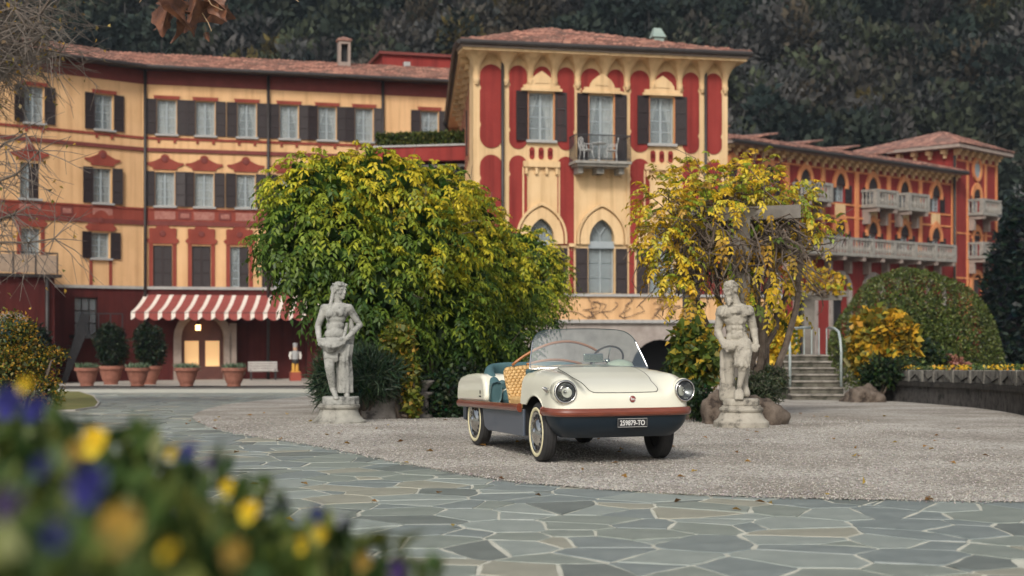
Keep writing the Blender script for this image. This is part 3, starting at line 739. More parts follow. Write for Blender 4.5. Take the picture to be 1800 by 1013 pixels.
# ---- terrace bridge with hedge between wing and pavilion ----
FT = Fac(645, 63, 836, 62)
tb = FT.thing('terrace_bridge', 'crimson parapet terrace joining the ochre wing to the pavilion', 'terrace')
tz0, tz1 = FT.z(740,283), FT.z(740,258)
t = MB(); t.box(FT.a(646), FT.a(836), 0, 4, tz0, tz1); t.build('parapet', M['crimson'], tb)
t = MB(); t.box(FT.a(646)-.05, FT.a(836), -.08, 4, tz1, tz1+.08); t.build('coping', M['sillstone'], tb)
for k, zz in enumerate((288, 297)):
    t = MB(); z_ = FT.z(740, zz); t.box(FT.a(646), FT.a(836), .4+.3*k, 4, z_-.12, z_); t.build('beam', M['iron'] if k else M['sillstone'], tb)
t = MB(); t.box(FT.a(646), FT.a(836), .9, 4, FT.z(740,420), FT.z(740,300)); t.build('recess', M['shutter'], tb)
t = MB(); t.box(FT.a(646), FT.a(836), .6, 4, -1.6, FT.z(740,420)); t.build('wall', M['oxblood'], tb)
HEDGE_BOX = (FT.a(657), FT.a(830), .5, 1.6, tz1+.05, FT.z(740,233)); HEDGE_F = FT

# ---- pavilion ----
FD = Fac(832, 54, 1279, 56.2)
pav = FD.thing('pavilion', 'crimson and cream pavilion with balcony, brackets and hipped tile roof', 'hotel')
PL = FD.L; zD = lambda py, px=1050: FD.z(px, py)
zTop = zD(104); zLed = zD(521); zLow = zD(563)
bays = [841,889,932,974,1015,1062,1102,1147,1194,1234,1276]
bx = [FD.a(p) for p in bays]; bx[0] = .12; bx[-1] = PL-.12
wA, wB, wC_ = FD.a(951), FD.a(1057), FD.a(1163)
ww = 1.0
zws, zwt = zD(250), zD(167); zds = zD(281)
zgs, zga = zD(430), zD(386)     # gothic spring / apex
zls, zlt = zLed+.12, zD(437)
holes = [(wA-ww/2,wA+ww/2,zws,zwt),(wC_-ww/2,wC_+ww/2,zws,zwt),(wB-ww/2,wB+ww/2,zds,zwt)]
for x in (wA,wB,wC_): holes.append((x-.52,x+.52,zls,zga+.02))
wall(pav, 'wall', 0, PL, zLed, zTop, holes, M['cream'])
# red painted panels with lobed ends
def lobed(x0, x1, z0, z1, top=True, bot=True, n=10):
    r = (x1-x0)/2; cx = (x0+x1)/2; c = .045; p = []
    if bot: p += [(x0,z0+2*r+.12),(x0+c,z0+2*r+.06),(x0+c,z0+2*r),(x0,z0+1.75*r)]+[(cx-r*math.cos(math.pi*i/n), z0+r-r*math.sin(math.pi*i/n)) for i in range(n+1)]+[(x1,z0+1.75*r),(x1-c,z0+2*r),(x1-c,z0+2*r+.06),(x1,z0+2*r+.12)]
    else: p += [(x0,z0),(x1,z0)]
    if top: p += [(x1,z1-2*r-.12),(x1-c,z1-2*r-.06),(x1-c,z1-2*r),(x1,z1-1.75*r)]+[(cx+r*math.cos(math.pi*i/n), z1-r+r*math.sin(math.pi*i/n)) for i in range(n+1)]+[(x0,z1-1.75*r),(x0+c,z1-2*r),(x0+c,z1-2*r-.06),(x0,z1-2*r-.12)]
    else: p += [(x1,z1),(x0,z1)]
    q = []
    for a in p:
        if not q or math.hypot(a[0]-q[-1][0], a[1]-q[-1][1]) > 1e-4: q.append(a)
    return q
zpt = zD(121); zpb = zD(266); zp2 = zD(277); zp2b = zD(432)
def panel(x0, x1, z0, z1, top=True, bot=True):
    t = MB(); t.plate(lobed(x0,x1,z0,z1,top,bot), -.035, .0); t.build('red_panel', M['crimson'], pav)
for i, (b0, b1) in enumerate(zip(bx, bx[1:])):
    g_ = .13
    x0, x1 = b0+g_, b1-g_
    if i in (0,1,3,6,8,9): panel(x0, x1, zpb, zpt)
    else: panel(x0, x1, zD(160), zpt, True, False)
    if i in (0,1,3,6,8,9): panel(x0, x1, zLed+.3 if i in (0,9) else zp2b, zp2, True, False)
# pilaster brackets under the eaves
for i, x in enumerate(bx):
    t = MB()
    rg = []
    for k in range(13):
        s_ = k/12; wd = .09+.36*s_**2.6; pr = .05+.62*s_**2.4; z_ = zD(150)+(zTop-zD(150))*s_
        rg += [(x-wd,.01,z_),(x-wd*.8,-pr*.8,z_),(x-wd*.35,-pr,z_),(x+wd*.35,-pr,z_),(x+wd*.8,-pr*.8,z_),(x+wd,.01,z_)]
    t.add(rg, [(6*k+j, 6*k+j+1, 6*k+j+7, 6*k+j+6) for k in range(12) for j in range(5)])
    t.lathe([(.06,-.25),(.12,-.12),(.13,0)],8,(x,-.06,zD(146)))
    t.build('bracket', M['cream'], pav)
t = MB(); t.box(-.55, PL+.5, -.8, .3, zTop, zTop+.10); t.build('soffit', M['cream'], pav)
t = MB(); t.box(-.62, PL+.57, -.88, .2, zTop+.10, zTop+.22); t.build('cornice', M['archstone'], pav)
gm = MB(); gm.tube([(-.70,-.96,zTop+.26),(PL+.65,-.96,zTop+.26)], .10, 8); gm.build('gutter', M['gutter'], pav)
roof(pav, 'roof', -.70, PL+.65, -.92, zTop+.28, 6.2, 1.9, 4.6, 6.4)
# side wall going back (the plan is not square), with side eaves
def skew(mb, k=.152): mb.v = [(x+k*max(0,y), y, z) for x, y, z in mb.v]; return mb
t = MB()
for yk in range(13): t.box(.0, PL, .82+yk*2, .82+yk*2+2.0, -2, zTop-.02)
t = MB(); t.add([(0,.82,-2),(PL,.82,-2),(PL,26,-2),(0,26,-2),(0,.82,zTop-.02),(PL,.82,zTop-.02),(PL,26,zTop-.02),(0,26,zTop-.02)],[(0,1,5,4),(1,2,6,5),(2,3,7,6),(3,0,4,7),(4,5,6,7)]); skew(t).build('body', M['crimson'], pav)
t = MB(); t.box(-.55, -.01, .31, 26, zTop, zTop+.10); skew(t).build('soffit', M['cream'], pav)
t = MB(); t.box(-.62, .0, .25, 26, zTop+.10, zTop+.22); skew(t).build('cornice', M['shutter'], pav)
t = MB(); t.add([(-.70,-.88,zTop+.27),(-.70,26,zTop+.27),(3.9,26,zTop+2.15),(3.9,5.2,zTop+2.15)], [(0,3,2,1)]); t.add([(PL+.65,-.88,zTop+.27),(PL+.65,26,zTop+.27),(PL-5.8,26,zTop+2.15),(PL-5.8,5.2,zTop+2.15)], [(0,1,2,3)])
t.add([(3.9,5.2,zTop+2.15),(3.9,26,zTop+2.15),(PL-5.8,26,zTop+2.15),(PL-5.8,5.2,zTop+2.15)],[(0,3,2,1)]); skew(t).build('side_roof', M['tiles'], pav)
gm = MB(); gm.tube([(-.70,-.96,zTop+.26),(-.70,0,zTop+.26),(-.70,26,zTop+.26)], .10, 8); skew(gm).build('gutter', M['gutter'], pav)
for k in range(9):
    t = MB(); yk = 1.2+k*1.7
    for q in range(5):
        s_ = q/4; t.box(-.05-.42*s_**2, .0, yk-.1-.3*s_**2, yk+.1+.3*s_**2, zD(150)+(zTop-zD(150))*q/5, zD(150)+(zTop-zD(150))*(q+1)/5)
    skew(t).build('bracket', M['cream'], pav)
    t = MB(); t.box(-.05,.02,yk+.3,yk+1.35,zpb,zpt); skew(t).build('red_panel', M['brick_red'], pav)
    t = MB(); t.box(-.04,.02,yk-.3,yk+.28,-1,zD(150)); skew(t).build('pilaster', M['cream'], pav)
    if k in (2,5):
        t = MB(); t.box(-.10,-.052,yk+.3,yk+.8,zws,zwt); skew(t).build('shutter', M['shutter'], pav)
for p in (882, 1238): cyl(pav, 'downpipe', FD.a(p), -.16, -1, zTop-.1, .06, M['gutter'])
t = MB(); t.tube([(FD.a(882),-.16,zTop-.1),(FD.a(882),-.92,zTop+.24)],.06,8); t.tube([(FD.a(1238),-.16,zTop-.1),(FD.a(1238),-.92,zTop+.24)],.06,8); t.build('downpipe_elbow', M['gutter'], pav)
# small green-grey chimney
cm = thing('chimney', 'small green copper chimney cowl on the pavilion roof', 'chimney', fpos(FD, FD.a(1156,-5), -5, zTop+1.0), FD.rz)
M['copper'] = mat('green_copper', (.20,.28,.25), (.30,.37,.33), .7, 4)
t = MB(); t.box(-.22,.22,-.2,.2,0,1.0); t.build('stack', M['copper'], cm)
t = MB(); t.add([(-.3,-.28,1.0),(.3,-.28,1.0),(.3,.28,1.0),(-.3,.28,1.0),(-.2,-.1,1.4),(.12,-.1,1.4),(.12,.1,1.4),(-.2,.1,1.4)],[(0,1,5,4),(1,2,6,5),(2,3,7,6),(3,0,4,7),(4,5,6,7),(0,3,2,1)]); t.build('cap', M['copper'], cm)
# upper windows with cream gothic pediments
def pav_window(x, z0, z1, door=False):
    o = window(pav, x, z0, ww, z1-z0, 5 if door else 4, sw=.48, sill=not door, trim=False, lmat='cream')
    t = MB(); t.box(x-.56,x-.50,-.05,.02,z0,z1+.05); t.box(x+.50,x+.56,-.05,.02,z0,z1+.05); t.build('surround', M['orange_trim'], pav)
    zb_ = z1+.10; p = [(x-.72,zb_),(x+.72,zb_),(x+.72,zb_+.17),(x+.50,zb_+.17),(x+.47,zb_+.30),(x+.36,zb_+.46),(x+.18,zb_+.60),(x,zb_+.72)]
    p += [(2*x-a,b_) for a, b_ in p[::-1][1:-2]] + [(x-.72,zb_+.17)]
    q = []
    for a in p:
        if not q or math.hypot(a[0]-q[-1][0], a[1]-q[-1][1]) > 1e-4: q.append(a)
    t = MB(); t.plate(q, -.14, .0); t.build('pediment', M['cream'], pav)
    t = MB(); t.plate([(x-.28,zb_+.24),(x+.28,zb_+.24),(x+.2,zb_+.42),(x,zb_+.56),(x-.2,zb_+.42)], -.17, -.13); t.build('pediment_relief', M['cream'], pav)
    t = MB(); t.box(x-.80,x+.80,-.20,.0,zb_-.06,zb_+.04); t.build('pediment_ledge', M['cream'], pav)
    return o
pav_window(wA, zws, zwt); pav_window(wC_, zws, zwt); pav_window(wB, zds, zwt, True)
for x in (wA, wC_):
    for k in (-1,0,1):
        t = MB(); t.plate(lobed(x+k*.36-.10, x+k*.36+.10, zD(283), zD(262)), -.03, 0); t.build('red_slot', M['crimson'], pav)
    t = MB(); t.box(x-.72,x+.72,-.16,.0,zD(297),zD(287)); t.build('ledge', M['cream'], pav)
    for k in (-.6,-.2,.2,.6):
        t = MB(); t.plate([(x+k-.05,zD(297)),(x+k-.05,zD(309)),(x+k+.05,zD(309)),(x+k+.05,zD(297))][::-1], -.12, 0); t.build('corbel', M['cream'], pav)
    t = MB(); t.box(x-.74,x-.68,-.05,.0,zgs,zD(297)); t.box(x+.68,x+.74,-.05,.0,zgs,zD(297)); t.build('moulding', M['cream'], pav)
for k in (-.8,-.27,.27,.8):
    t = MB(); t.plate([(wB+k-.05,zD(297)),(wB+k+.05,zD(297)),(wB+k+.05,zD(312)),(wB+k-.05,zD(312))][::-1], -.12, 0); t.build('corbel', M['cream'], pav)
t = MB(); t.box(wB-1.1,wB-1.02,-.05,.0,zgs,zD(297)); t.box(wB+1.02,wB+1.1,-.05,.0,zgs,zD(297)); t.build('moulding', M['cream'], pav)
# gothic lower windows
def gothic(cx, zs, za, r, n=10):
    """pointed arch outline from left spring to right spring"""
    h = za-zs; c = (h*h-r*r)/(2*r); Rr = r+c; p = []
    a1 = math.atan2(h, c)
    for i in range(n+1): t_ = a1*i/n; p.append((cx+c-Rr*math.cos(t_), zs+Rr*math.sin(t_)))
    return p+[(2*cx-a, b_) for a, b_ in p[::-1][1:]]
M['blind'] = mat('grey_blue_blind', (.24,.29,.31), (.31,.36,.38), .7, 3)
for x in (wA, wB, wC_):
    zs_ = zgs+.30
    inner = [(x-.50,zgs)]+gothic(x, zs_-.1, zga, .50)+[(x+.50,zgs)]
    outer = [(x-.86,zgs)]+gothic(x, zs_-.1, zga+.42, .86)+[(x+.86,zgs)]
    t = MB(); t.ring(outer, inner, -.12, .05); t.build('arch_surround', M['cream'], pav)
    t = MB(); t.ring([(a, b_) for a, b_ in [(x-1.0,zgs)]+gothic(x, zs_-.1, zga+.62, 1.0)+[(x+1.0,zgs)]], [(a, b_) for a, b_ in [(x-.92,zgs)]+gothic(x, zs_-.1, zga+.5, .92)+[(x+.92,zgs)]], -.17, .0); t.build('hood_mould', M['cream'], pav)
    t = MB(); t.plate([(x-.52,zgs-.15),(x+.52,zgs-.15),(x+.52,zgs+.12),(x-.52,zgs+.12)], .0,.2); t.build('transom', M['frame'], pav)
    t = MB(); t.box(x-.52,x-.47,.18,.24,zls,zgs-.15); t.box(x+.47,x+.52,.18,.24,zls,zgs-.15); t.box(x-.03,x+.03,.18,.24,zls,zgs-.15)
    t.tube([(x,.21,zgs+.12),(x,.21,zgs+.4)], .03, 5)
    for sgn in (-1,1): t.tube([(x,.21,zgs+.35),(x+sgn*.16,.21,zgs+.62),(x+sgn*.22,.21,zga-.3)], .025, 5)
    wn_ = t.build('lower_window', M['frame'], pav)
    for k in range(2):
        for j in range(3):
            t = MB(); zz = zls+j*(zgs-.15-zls)/3; t.box(x-.46+k*.49,x-.03+k*.49,.20,.212,zz+.02,zz+(zgs-.15-zls)/3-.02); t.build('pane', M['glass'], wn_)
    t = MB(); t.plate([(x-.5,zgs+.12)][:0]+[(x-.50,zgs+.12)]+gothic(x, zs_-.1, zga, .50)+[(x+.50,zgs+.12)], .25,.262); t.build('arch_pane', M['glass'], wn_)
    t = MB(); t.box(x-.5,x+.5,.34,.36,zls,zga); t.build('blind', M['blind'], wn_)
    key = (.46, round(zlt-zls,2)); me_ = shutter_mesh(.46, zlt-zls)
    for q in (x-.52-.46-.05, x+.57): new_obj('shutter', me_, wn_, (q,-.065,zls))
for a0_, a1_ in ((bx[0],wA-1.06),(wA+1.10,wB-1.10),(wB+1.10,wC_-1.10),(wC_+1.10,bx[-1])):
    t = MB(); t.box(a0_+.02,a1_-.02,-.03,0,zls-.1,zlt+.02); t.build('red_panel', M['crimson'], pav)
    t = MB(); t.box(a0_-.02,a1_+.02,-.16,0,zlt+.05,zgs+.02); t.build('impost', M['cream'], pav)
    t = MB(); t.box(a0_+.1,a1_-.1,-.10,0,zlt-.12,zlt+.04); t.build('capital', M['cream'], pav)
# balcony with white chairs
bl = FD.thing('balcony', 'small stone balcony with dark iron railing on the pavilion', 'balcony')
b0, b1 = FD.a(1011,1.0), FD.a(1110,1.0); zb_ = FD.z(1060,283,1.0)
t = MB(); t.box(b0,b1,-1.05,-.01,zb_-.10,zb_); t.box(b0+.1,b1-.1,-.95,-.01,zb_-.2,zb_-.10); t.build('slab', M['balcony'], bl)
for q in (b0+.2,b0+.95,b1-1.2,b1-.4):
    t = MB(); t.plate([(q,zb_-.2),(q,zb_-.45),(q+.2,zb_-.45),(q+.2,zb_-.2)], -.7,-.02); t.build('corbel', M['balcony'], bl)
hr = .98
t = MB()
for q in np.linspace(b0+.03,b1-.03,30): t.tube([(q,-1.0,zb_),(q,-1.0,zb_+hr)], .010, 4)
for q in (b0+.03,b1-.03):
    for yy_ in np.linspace(-1.0,-.05,9): t.tube([(q,yy_,zb_),(q,yy_,zb_+hr)], .010, 4)
t.build('baluster', M['iron'], bl)
t = MB(); t.tube([(b0+.03,-.05,zb_+hr),(b0+.03,-1.0,zb_+hr),(b1-.03,-1.0,zb_+hr),(b1-.03,-.05,zb_+hr)], .024, 6); t.tube([(b0+.03,-1.0,zb_+.08),(b1-.03,-1.0,zb_+.08)], .016, 5); t.build('handrail', M['iron'], bl)
M['white_metal'] = mat('white_painted_metal', (.62,.62,.60), (.72,.72,.70), .5, 6)
def garden_chair(loc, rz, label, s=1.0):
    c = thing('garden_chair', label, 'chair', loc, rz, 'white chairs on the pavilion balcony')
    t = MB(); t.lathe([(.0,.43),(.21,.43),(.22,.45),(.21,.47),(0,.47)],14); t.build('seat', M['white_metal'], c)
    for a, b_ in ((-.17,-.17),(.17,-.17),(-.17,.17),(.17,.17)):
        t = MB(); t.tube([(a,b_,.44),(a*1.25,b_*1.25,0)], .02, 6); t.build('leg', M['white_metal'], c)
    t = MB(); t.tube([(-.2,.18,.45),(-.22,.24,.8),(-.12,.26,.92),(.12,.26,.92),(.22,.24,.8),(.2,.18,.45)], .02, 6)
    for k in (-.1,0,.1): t.tube([(k,.19,.46),(k,.25,.9)], .014, 5)
    t.build('backrest', M['white_metal'], c)
    t = MB(); t.tube([(-.22,.2,.66),(-.27,-.12,.66),(-.22,-.17,.46)], .018, 6); t.tube([(.22,.2,.66),(.27,-.12,.66),(.22,-.17,.46)], .018, 6); t.build('armrest', M['white_metal'], c)
    return c
bc = (b0+b1)/2
garden_chair(fpos(FD, bc-.55, .55, zb_), FD.rz+R(-80)+math.pi, 'white garden chair at the end of the balcony nearer the ochre wing')
garden_chair(fpos(FD, bc+.45, .55, zb_), FD.rz+R(75)+math.pi, 'white garden chair at the end of the balcony nearer the yellow vine')
gt = thing('garden_table', 'small round white table between the chairs on the balcony', 'table', fpos(FD, bc-.05, .55, zb_), FD.rz)
t = MB(); t.lathe([(0,.70),(.28,.70),(.29,.72),(.28,.74),(0,.74)],16); t.build('table_top', M['white_metal'], gt)
t = MB(); t.lathe([(.2,0),(.06,.05),(.03,.2),(.03,.7)],10); t.build('pedestal', M['white_metal'], gt)
# ledge terrace below and stone arcade
t = MB(); t.box(-.6, PL+1.4, -2.0, -.01, zLow, zLed-.06); t.build('terrace_wall', M['ochre'], pav)
t = MB(); t.box(-.7, PL+1.5, -2.1, -.0, zLed-.06, zLed+.04); t.build('terrace_coping', M['sillstone'], pav)
t = MB(); t.box(-.7, PL+1.5, -2.15, -.01, zLow-.12, zLow); t.build('terrace_cornice', M['sillstone'], pav)
ac = FD.a(1160, 2.0); t = MB()
zar = FD.z(1160, 597, 2.0)
ap = arch_pts(ac, -1.8, zar-1.15, 1.15)
t.box(-.6, ac-1.15, -2.0, -1.6, -2, zLow-.12); t.box(ac+1.15, PL+1.4, -2.0, -1.6, -2, zLow-.12)
t.plate([(ac-1.15,zLow-.12)]+[p for p in ap[1:-1]]+[(ac+1.15,zLow-.12)], -2.0,-1.6)
M['greystone'] = mat('grey_pink_stone', (.26,.22,.195), (.38,.335,.30), .9, 2.2, .4, 9)
t.build('arcade_wall', M['greystone'], pav)
t = MB(); t.ring(arch_pts(ac,-1.8,zar-1.15,1.33), arch_pts(ac,-1.8,zar-1.15,1.15), -2.06,-1.7); t.build('arch_surround', M['greystone'], pav)
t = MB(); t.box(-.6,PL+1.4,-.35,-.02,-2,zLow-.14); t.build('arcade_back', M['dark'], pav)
# bare creeper stems on the terrace wall
t = MB(); r_ = random.Random(5)
for k in range(14):
    x, z = FD.a(r_.uniform(1030,1215),2.0), zLow+.05; pts = [(x,-2.03,z)]
    for j in range(9): x += r_.uniform(-.28,.28); z += r_.uniform(.0,.16); pts.append((x,-2.03-r_.uniform(0,.05),min(z,zLed+.1)))
    t.tube(pts, .012, 4)
tag(t.build('creeper', mat('bare_creeper_stem', (.09,.055,.04), (.14,.10,.08), .9, 9)), 'bare brown creeper stems on the ochre terrace wall', 'creeper')
bpy.data.objects['creeper'].location = (FD.p0.x, FD.p0.y, 0); bpy.data.objects['creeper'].rotation_euler = (0,0,FD.rz)

# ---- far right wing ----
FE = Fac(1270, 86.4, 1678, 104.3)
rw = FE.thing('hotel_wing', 'long crimson and orange wing with gothic windows and stone balconies', 'hotel')
zE = FE.z(1676, 309); EL = FE.L
cols = [FE.a(p) for p in (1285,1350,1414.6,1476,1533,1588.7,1644)]
zu0, zu1 = FE.z(1533,361), FE.z(1533,312); zl0, zl1 = FE.z(1533,437), FE.z(1533,390)
W = 1.15; holes = []
for x in cols: holes += [(x-W/2,x+W/2,zu0,zu1-.8),(x-W/2,x+W/2,zl0,zl1-.8)]
za0 = FE.z(1560,522)
zbal = FE.z(1560, 452)
for x in cols: holes.append((x-.95, x+.95, -2, zbal-1.4))
wall(rw, 'wall', 0, EL, -2, zE, holes, M['crimson'])
for x in cols:
    for z0, z1, up in ((zu0,zu1,1),(zl0,zl1,0)):
        window(rw, x, z0, W, z1-.8-z0, 3, sw=.55, sill=False, trim=False, seed=up)
        t = MB(); t.plate([(x-W/2,z1-.8)]+gothic(x, z1-.8, z1, W/2, 7)[1:-1]+[(x+W/2,z1-.8)], -.05,.0); t.build('arch_head', M['shutter'], rw)
        t = MB(); t.ring([(x-W/2-.28,z1-1.0)]+gothic(x, z1-.8, z1+.45, W/2+.28, 7)+[(x+W/2+.28,z1-1.0)], [(x-W/2,z1-1.0)]+gothic(x, z1-.8, z1, W/2, 7)+[(x+W/2,z1-1.0)], -.14,.0); t.build('arch_surround', M['orange_trim'], rw)
    t = MB(); t.box(x-.55,x+.55,-.08,0,zu0-.95,zu0-.15); t.build('cream_panel', M['cream'], rw)
    t = MB(); t.ring(arch_pts(x,-2,zbal-2.35,1.25), arch_pts(x,-2,zbal-2.35,.95), -.16,.1); t.build('arch_surround', M['greystone'], rw)
    t = MB(); t.plate([(x-.95,zbal-1.4)]+[(x-.95*math.cos(math.pi*i/10), zbal-2.35+.95*math.sin(math.pi*i/10)) for i in range(11)]+[(x+.95,zbal-1.4)], -.02,.05); t.build('arch_spandrel', M['greystone'], rw)
    t = MB(); t.plate([(x-.93,zbal-2.6)]+[(x-.93*math.cos(math.pi*i/10), zbal-2.35+.93*math.sin(math.pi*i/10)) for i in range(11)]+[(x+.93,zbal-2.6)], .10,.14); t.build('lunette', M['crimson'], rw)
mids = [(a+b_)/2 for a, b_ in zip(cols, cols[1:])]+[EL-.3, .3]
for x in mids:
    t = MB(); t.box(x-.2,x+.2,-.10,0,zbal+.1,zE-.7); t.build('pilaster', M['orange_trim'], rw)
    for dx in (-1,1):
        for z0, z1 in ((zu0-.1,zE-1.2),(zl0,zu0-1.1)): pass
t = MB(); t.box(0,EL,-.07,0,zu0-1.05,zu0-.92); t.box(0,EL,-.07,0,zu0-.2,zu0-.08); t.build('string_course', M['orange_trim'], rw)
t = MB(); t.box(0,EL,-.07,0,zE-.74,zE-.64); t.build('string_course', M['orange_trim'], rw)
nb = 30
for i in range(nb):
    x = .3+(EL-.6)*i/(nb-1); t = MB(); t.box(x-.10,x+.10,-.16,0,zE-.62,zE-.40); t.box(x-.17,x+.17,-.34,0,zE-.40,zE-.20); t.box(x-.22,x+.22,-.55,0,zE-.20,zE-.02); t.build('bracket', M['cream'], rw)
t = MB(); t.box(-.2,EL,-.95,.5,zE-.02,zE+.14); t.build('soffit', M['archstone'], rw)
gm = MB(); gm.tube([(-.2,-1.05,zE+.1),(EL+.1,-1.05,zE+.1)], .13, 8); gm.build('gutter', M['gutter'], rw)
roof(rw, 'roof', -.3, EL+.3, -1.05, zE+.18, 4.0, 1.05, pitch=.34)
for p in (1310,1395,1475,1540,1600):     # dormers
    x = FE.a(p); t = MB(); t.box(x-.5,x+.5,2.2,4.5,zE+.6,zE+1.4); o = t.build('dormer', M['dark'], rw)
    t = MB(); t.add([(x-.9,1.9,zE+1.20),(x+.9,1.9,zE+1.55),(x+.9,4.8,zE+1.65),(x-.9,4.8,zE+1.30),(x-.9,1.9,zE+1.30),(x+.9,1.9,zE+1.65),(x+.9,4.8,zE+1.75),(x-.9,4.8,zE+1.40)],[(0,3,2,1),(4,5,6,7),(0,1,5,4),(1,2,6,5),(2,3,7,6),(3,0,4,7)]); t.build('dormer_roof', M['tiles'], o)
t = MB(); t.box(0.02,EL-.02,.82,10,-2,zE); t.build('body', M['crimson'], rw)
# stone balustrades
def balustrade(parent, x0, x1, z, proj, h=1.0, corb=True, cn=4):
    t = MB(); t.box(x0,x1,-proj,-.01,z-.22,z); t.build('balcony_slab', M['balcony'], parent)
    t = MB(); t.box(x0,x1,-proj,-proj+.2,z+h-.16,z+h); t.box(x0,x0+.2,-proj+.2,-.01,z+h-.16,z+h); t.box(x1-.2,x1,-proj+.2,-.01,z+h-.16,z+h); t.build('balcony_rail', M['balcony'], parent)
    nb_ = max(4, int((x1-x0)/.32)); t = MB()
    for i in range(nb_):
        q = x0+.15+(x1-x0-.3)*i/(nb_-1); t.lathe([(.06,0),(.10,.25),(.05,.55),(.08,h-.16)],6,(q,-proj+.1,z))
    for yy_ in np.linspace(-proj+.3,-.1,4):
        for q in (x0+.1,x1-.1): t.lathe([(.06,0),(.10,.25),(.05,.55),(.08,h-.16)],6,(q,yy_,z))
    for i in range(max(2,int((x1-x0)/2.5)+1)):
        q = x0+.15+(x1-x0-.3)*i/max(1,int((x1-x0)/2.5)); t.box(q-.15,q+.15,-proj-.01,-proj+.21,z,z+h-.16)
    t.build('baluster', M['balcony'], parent)
    if corb:
        for i in range(cn):
            q = x0+.3+(x1-x0-.6)*i/(cn-1)
            t = MB(); t.box(q-.16,q+.16,-proj+.05,-.01,z-.5,z-.22); t.plate([(q-.14,z-.5),(q-.14,z-1.3),(q+.14,z-1.3),(q+.14,z-.5)], -.5,-.01); t.build('corbel', M['archstone'], parent)
for i in (2,4,5): balustrade(rw, cols[i]-1.35, cols[i]+1.35, zu0-.05, 1.25, 1.0, True, 2)
balustrade(rw, cols[2]-2.5, cols[6]+.2, zbal, 1.6, 1.0, True, 9)
# ---- tower ----
FF = Fac(1676, 104, 1752, 109)
tw = FF.thing('hotel_tower', 'square crimson tower with round window at the end of the far wing', 'tower')
FL = FF.L; zF = FF.z(1676, 262)
xc = FF.a(1716)
tu0, tu1 = FF.z(1716,374), FF.z(1716,335); tl0, tl1 = FF.z(1716,449), FF.z(1716,409); tg0, tg1 = FF.z(1716,540), FF.z(1716,485)
zr = FF.z(1716, 298)
hol = [(xc-.55,xc+.55,tu0,tu1-.5),(xc-.55,xc+.55,tl0,tl1-.5),(xc-.7,xc+.7,tg0,tg1)]
wall(tw, 'wall', 0, FL, -2, zF, hol, M['crimson'])
t = MB(); t.box(0,FL,.82,9,-2,zF-.002); t.build('body', M['crimson'], tw)
for z0, z1 in ((tu0,tu1),(tl0,tl1)):
    window(tw, xc, z0, 1.1, z1-.5-z0, 3, sw=.5, sill=False, trim=False)
    t = MB(); t.plate([(xc-.55,z1-.5)]+gothic(xc, z1-.5, z1+.1, .55, 7)[1:-1]+[(xc+.55,z1-.5)], -.05,.0); t.build('arch_head', M['shutter'], tw)
    t = MB(); t.ring([(xc-.85,z1-.8)]+gothic(xc, z1-.5, z1+.6, .85, 7)+[(xc+.85,z1-.8)], [(xc-.55,z1-.8)]+gothic(xc, z1-.5, z1+.1, .55, 7)+[(xc+.55,z1-.8)], -.14,.0); t.build('arch_surround', M['orange_trim'], tw)
    balustrade(tw, xc-1.5, xc+1.5, z0-.1, 1.3, 1.0, True, 2)
t = MB(); t.box(xc-.6,xc+.6,.1,.2,tg0,tg1); t.build('door', M['iron'], tw)
t = MB(); t.ring(arch_pts(xc,tg0,tg1-.6,1.05), arch_pts(xc,tg0,tg1-.6,.7), -.14,.0); t.build('arch_surround', M['orange_trim'], tw)
t = MB(); t.box(xc-1.3,xc+1.3,-1.1,-.01,tg0-.12,tg0)
for q in np.linspace(xc-1.25,xc+1.25,14): t.tube([(q,-1.05,tg0),(q,-1.05,tg0+1)],.02,4)
t.tube([(xc-1.25,-1.05,tg0+1),(xc+1.25,-1.05,tg0+1)],.03,5); t.build('balcony_slab', M['iron'], tw)
t = MB(); q1 = [(xc+.74*math.cos(2*math.pi*i/24), zr+.92*math.sin(2*math.pi*i/24)) for i in range(25)]; q2 = [(xc+.52*math.cos(2*math.pi*i/24), zr+.68*math.sin(2*math.pi*i/24)) for i in range(25)]
t.ring(q1, q2, -.16, 0); t.build('round_surround', M['orange_trim'], tw)
t = MB(); t.plate(q2[:-1], -.05, -.002); t.build('round_window', M['blind'], tw)
for x in (.15, FL-.15, xc-1.45, xc+1.45):
    t = MB(); t.box(x-.13,x+.13,-.09,0,-2,zF-.7); t.build('pilaster', M['orange_trim'], tw)
for zz in (tu0-1.6, tl0-1.7, zF-.68):
    t = MB(); t.box(0,FL,-.05,0,zz-.12,zz); t.build('string_course', M['orange_trim'], tw)
for i in range(7):
    x = .2+(FL-.4)*i/6; t = MB(); t.box(x-.10,x+.10,-.16,0,zF-.66,zF-.42); t.box(x-.16,x+.16,-.36,0,zF-.42,zF-.2); t.box(x-.2,x+.2,-.5,0,zF-.2,zF-.001); t.build('bracket', M['cream'], tw)
for i in range(5):
    y_ = .6+i*1.2; t = MB(); t.box(-.25,0,y_-.10,y_+.10,zF-.66,zF-.35); t.box(-.5,0,y_-.18,y_+.18,zF-.35,zF-.001); t.build('bracket', M['cream'], tw)
t = MB(); t.box(-.95,FL+.9,-.95,9.5,zF,zF+.25); t.build('cornice', M['archstone'], tw)
roof(tw, 'roof', -1.0, FL+.95, -1.0, zF+.28, 3.8, 1.6, (FL+1.95)/2-.1, (FL+1.95)/2-.1, pitch=.34)
t = MB(); xm = FL/2; t.add([(-1.0,-1.0,zF+.26),(-1.0,9.6,zF+.26),(xm,2.8,zF+1.9),(FL+.95,-1,zF+.26),(FL+.95,9.6,zF+.26)],[(0,2,1),(3,4,2),(1,2,4)]); t.build('side_roof', M['tiles'], tw)
cyl(tw, 'downpipe', -.12, -.16, -2, zF-.5, .10, M['gutter'])
